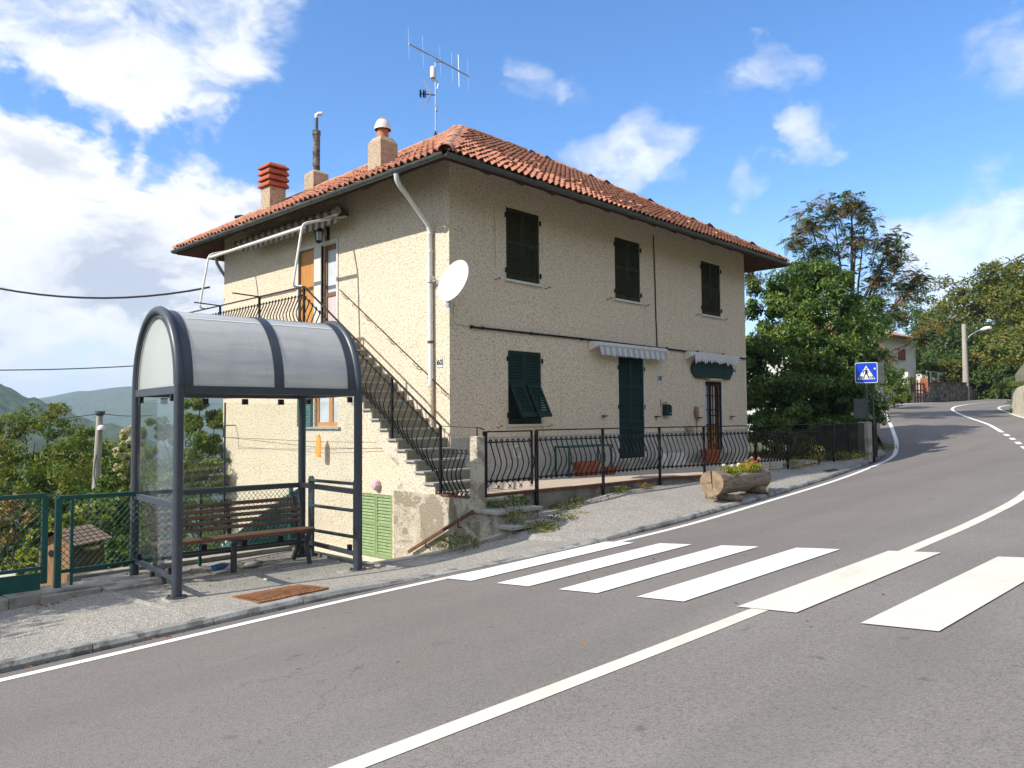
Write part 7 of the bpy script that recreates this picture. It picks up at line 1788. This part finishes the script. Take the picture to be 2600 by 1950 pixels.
# left pole, cables
CPo = thing('concrete_pole', 'weathered concrete pole with a small white lamp dome on the left behind the fence', 'pole', gbase(211, 23))
o0 = atd(DS(205, 1110), 23); o1 = atd(DS(216, 890), 23); b = MB(); b.tube([o0-Vector((0, 0, 2.5)), o0, o1], [.15, .135, .085], 12); b.build('pole', M['pole'], CPo, smooth=50)
b = MB(); o = o1-Vector((0, 0, .05)); b.lathe([(.09, o.z-.06), (.14, o.z+.0), (.14, o.z+.07), (.12, o.z+.08)], (o.x, o.y, 0), 10); b.build('pole_cap', M['gutter'], CPo)
o = atd(DS(219, 924), 22.85); b = MB(); b.lathe([(.11, o.z-.06), (.115, o.z-.03), (.10, o.z+.03), (.05, o.z+.075), (.01, o.z+.08)], (o.x, o.y, 0), 14); b.build('lamp_dome', M['white'], CPo, smooth=50)
o = atd(DS(209, 1015), 22.9); b = MB(); b.tube([o+Vector((0, 0, .5)), o+Vector((-.06, -.03, .2)), o+Vector((-.09, -.04, -.1)), o+Vector((-.03, 0, -.4))], .012, 5); b.build('loose_cable', M['cable'], CPo)
def cable(label, pts, r): b = MB(); b.tube(pts, r, 5); return b.top('overhead_cable', M['cable'], label, 'cable', group='overhead cables')
he = Vector((-.35, HW+.1, 4.55))
def hang(A, B, sag, n=14): return [A.lerp(B, k/n)-Vector((0, 0, sag*4*(k/n)*(1-k/n))) for k in range(n+1)]
cable('thick twisted overhead cable running from the left end of the house to the left', hang(he, atd(DS(-200, 570), 20), .55), .028)
cable('overhead cable crossing the sky behind the bus shelter', hang(atd(DS(480, 775), 24), atd(DS(-200, 797), 21), .15), .016)
cable('pale wire running left from the concrete pole', hang(atd(DS(216, 893), 23), atd(DS(-200, 903), 26), .22), .012)
cable('pale wire running right from the concrete pole behind the shelter', hang(atd(DS(216, 893), 23), atd(DS(330, 897), 24), .05), .010)
cable('overhead wire crossing the sky at the right edge', hang(atd(DS(1985, 637), 60), atd(DS(2320, 500), 45), .25), .03)
cable('faint wire from the lamp post to the trees', hang(atd(DS(2082, 701), 59), atd(DS(1985, 695), 62), .1), .018)
b = MB(); a, c = atd(DS(-60, 1235), 15.5), atd(DS(42, 1232), 15.2); wallbox(b, a, c, .25, a.z-1.2, a.z+.02); b.top('low_wall', M['wall_white'], 'low whitish wall glimpsed through the mesh gate at the left edge', 'wall')

# ================================================================== AIR
b = MB(); b.box2((-3900, -3900, -420), (3900, 3900, 150)); hm = bpy.data.materials.new('air'); hm.use_nodes = True; t = NT(hm.node_tree); t.n.clear()
pvn = t.new('ShaderNodeVolumePrincipled'); pvn.inputs['Color'].default_value = (.62, .79, 1.0, 1); pvn.inputs['Density'].default_value = 2.6e-4; pvn.inputs['Anisotropy'].default_value = .1
t.l.new(pvn.outputs[0], t.new('ShaderNodeOutputMaterial').inputs['Volume'])
b.build('haze', hm, kind='stuff')
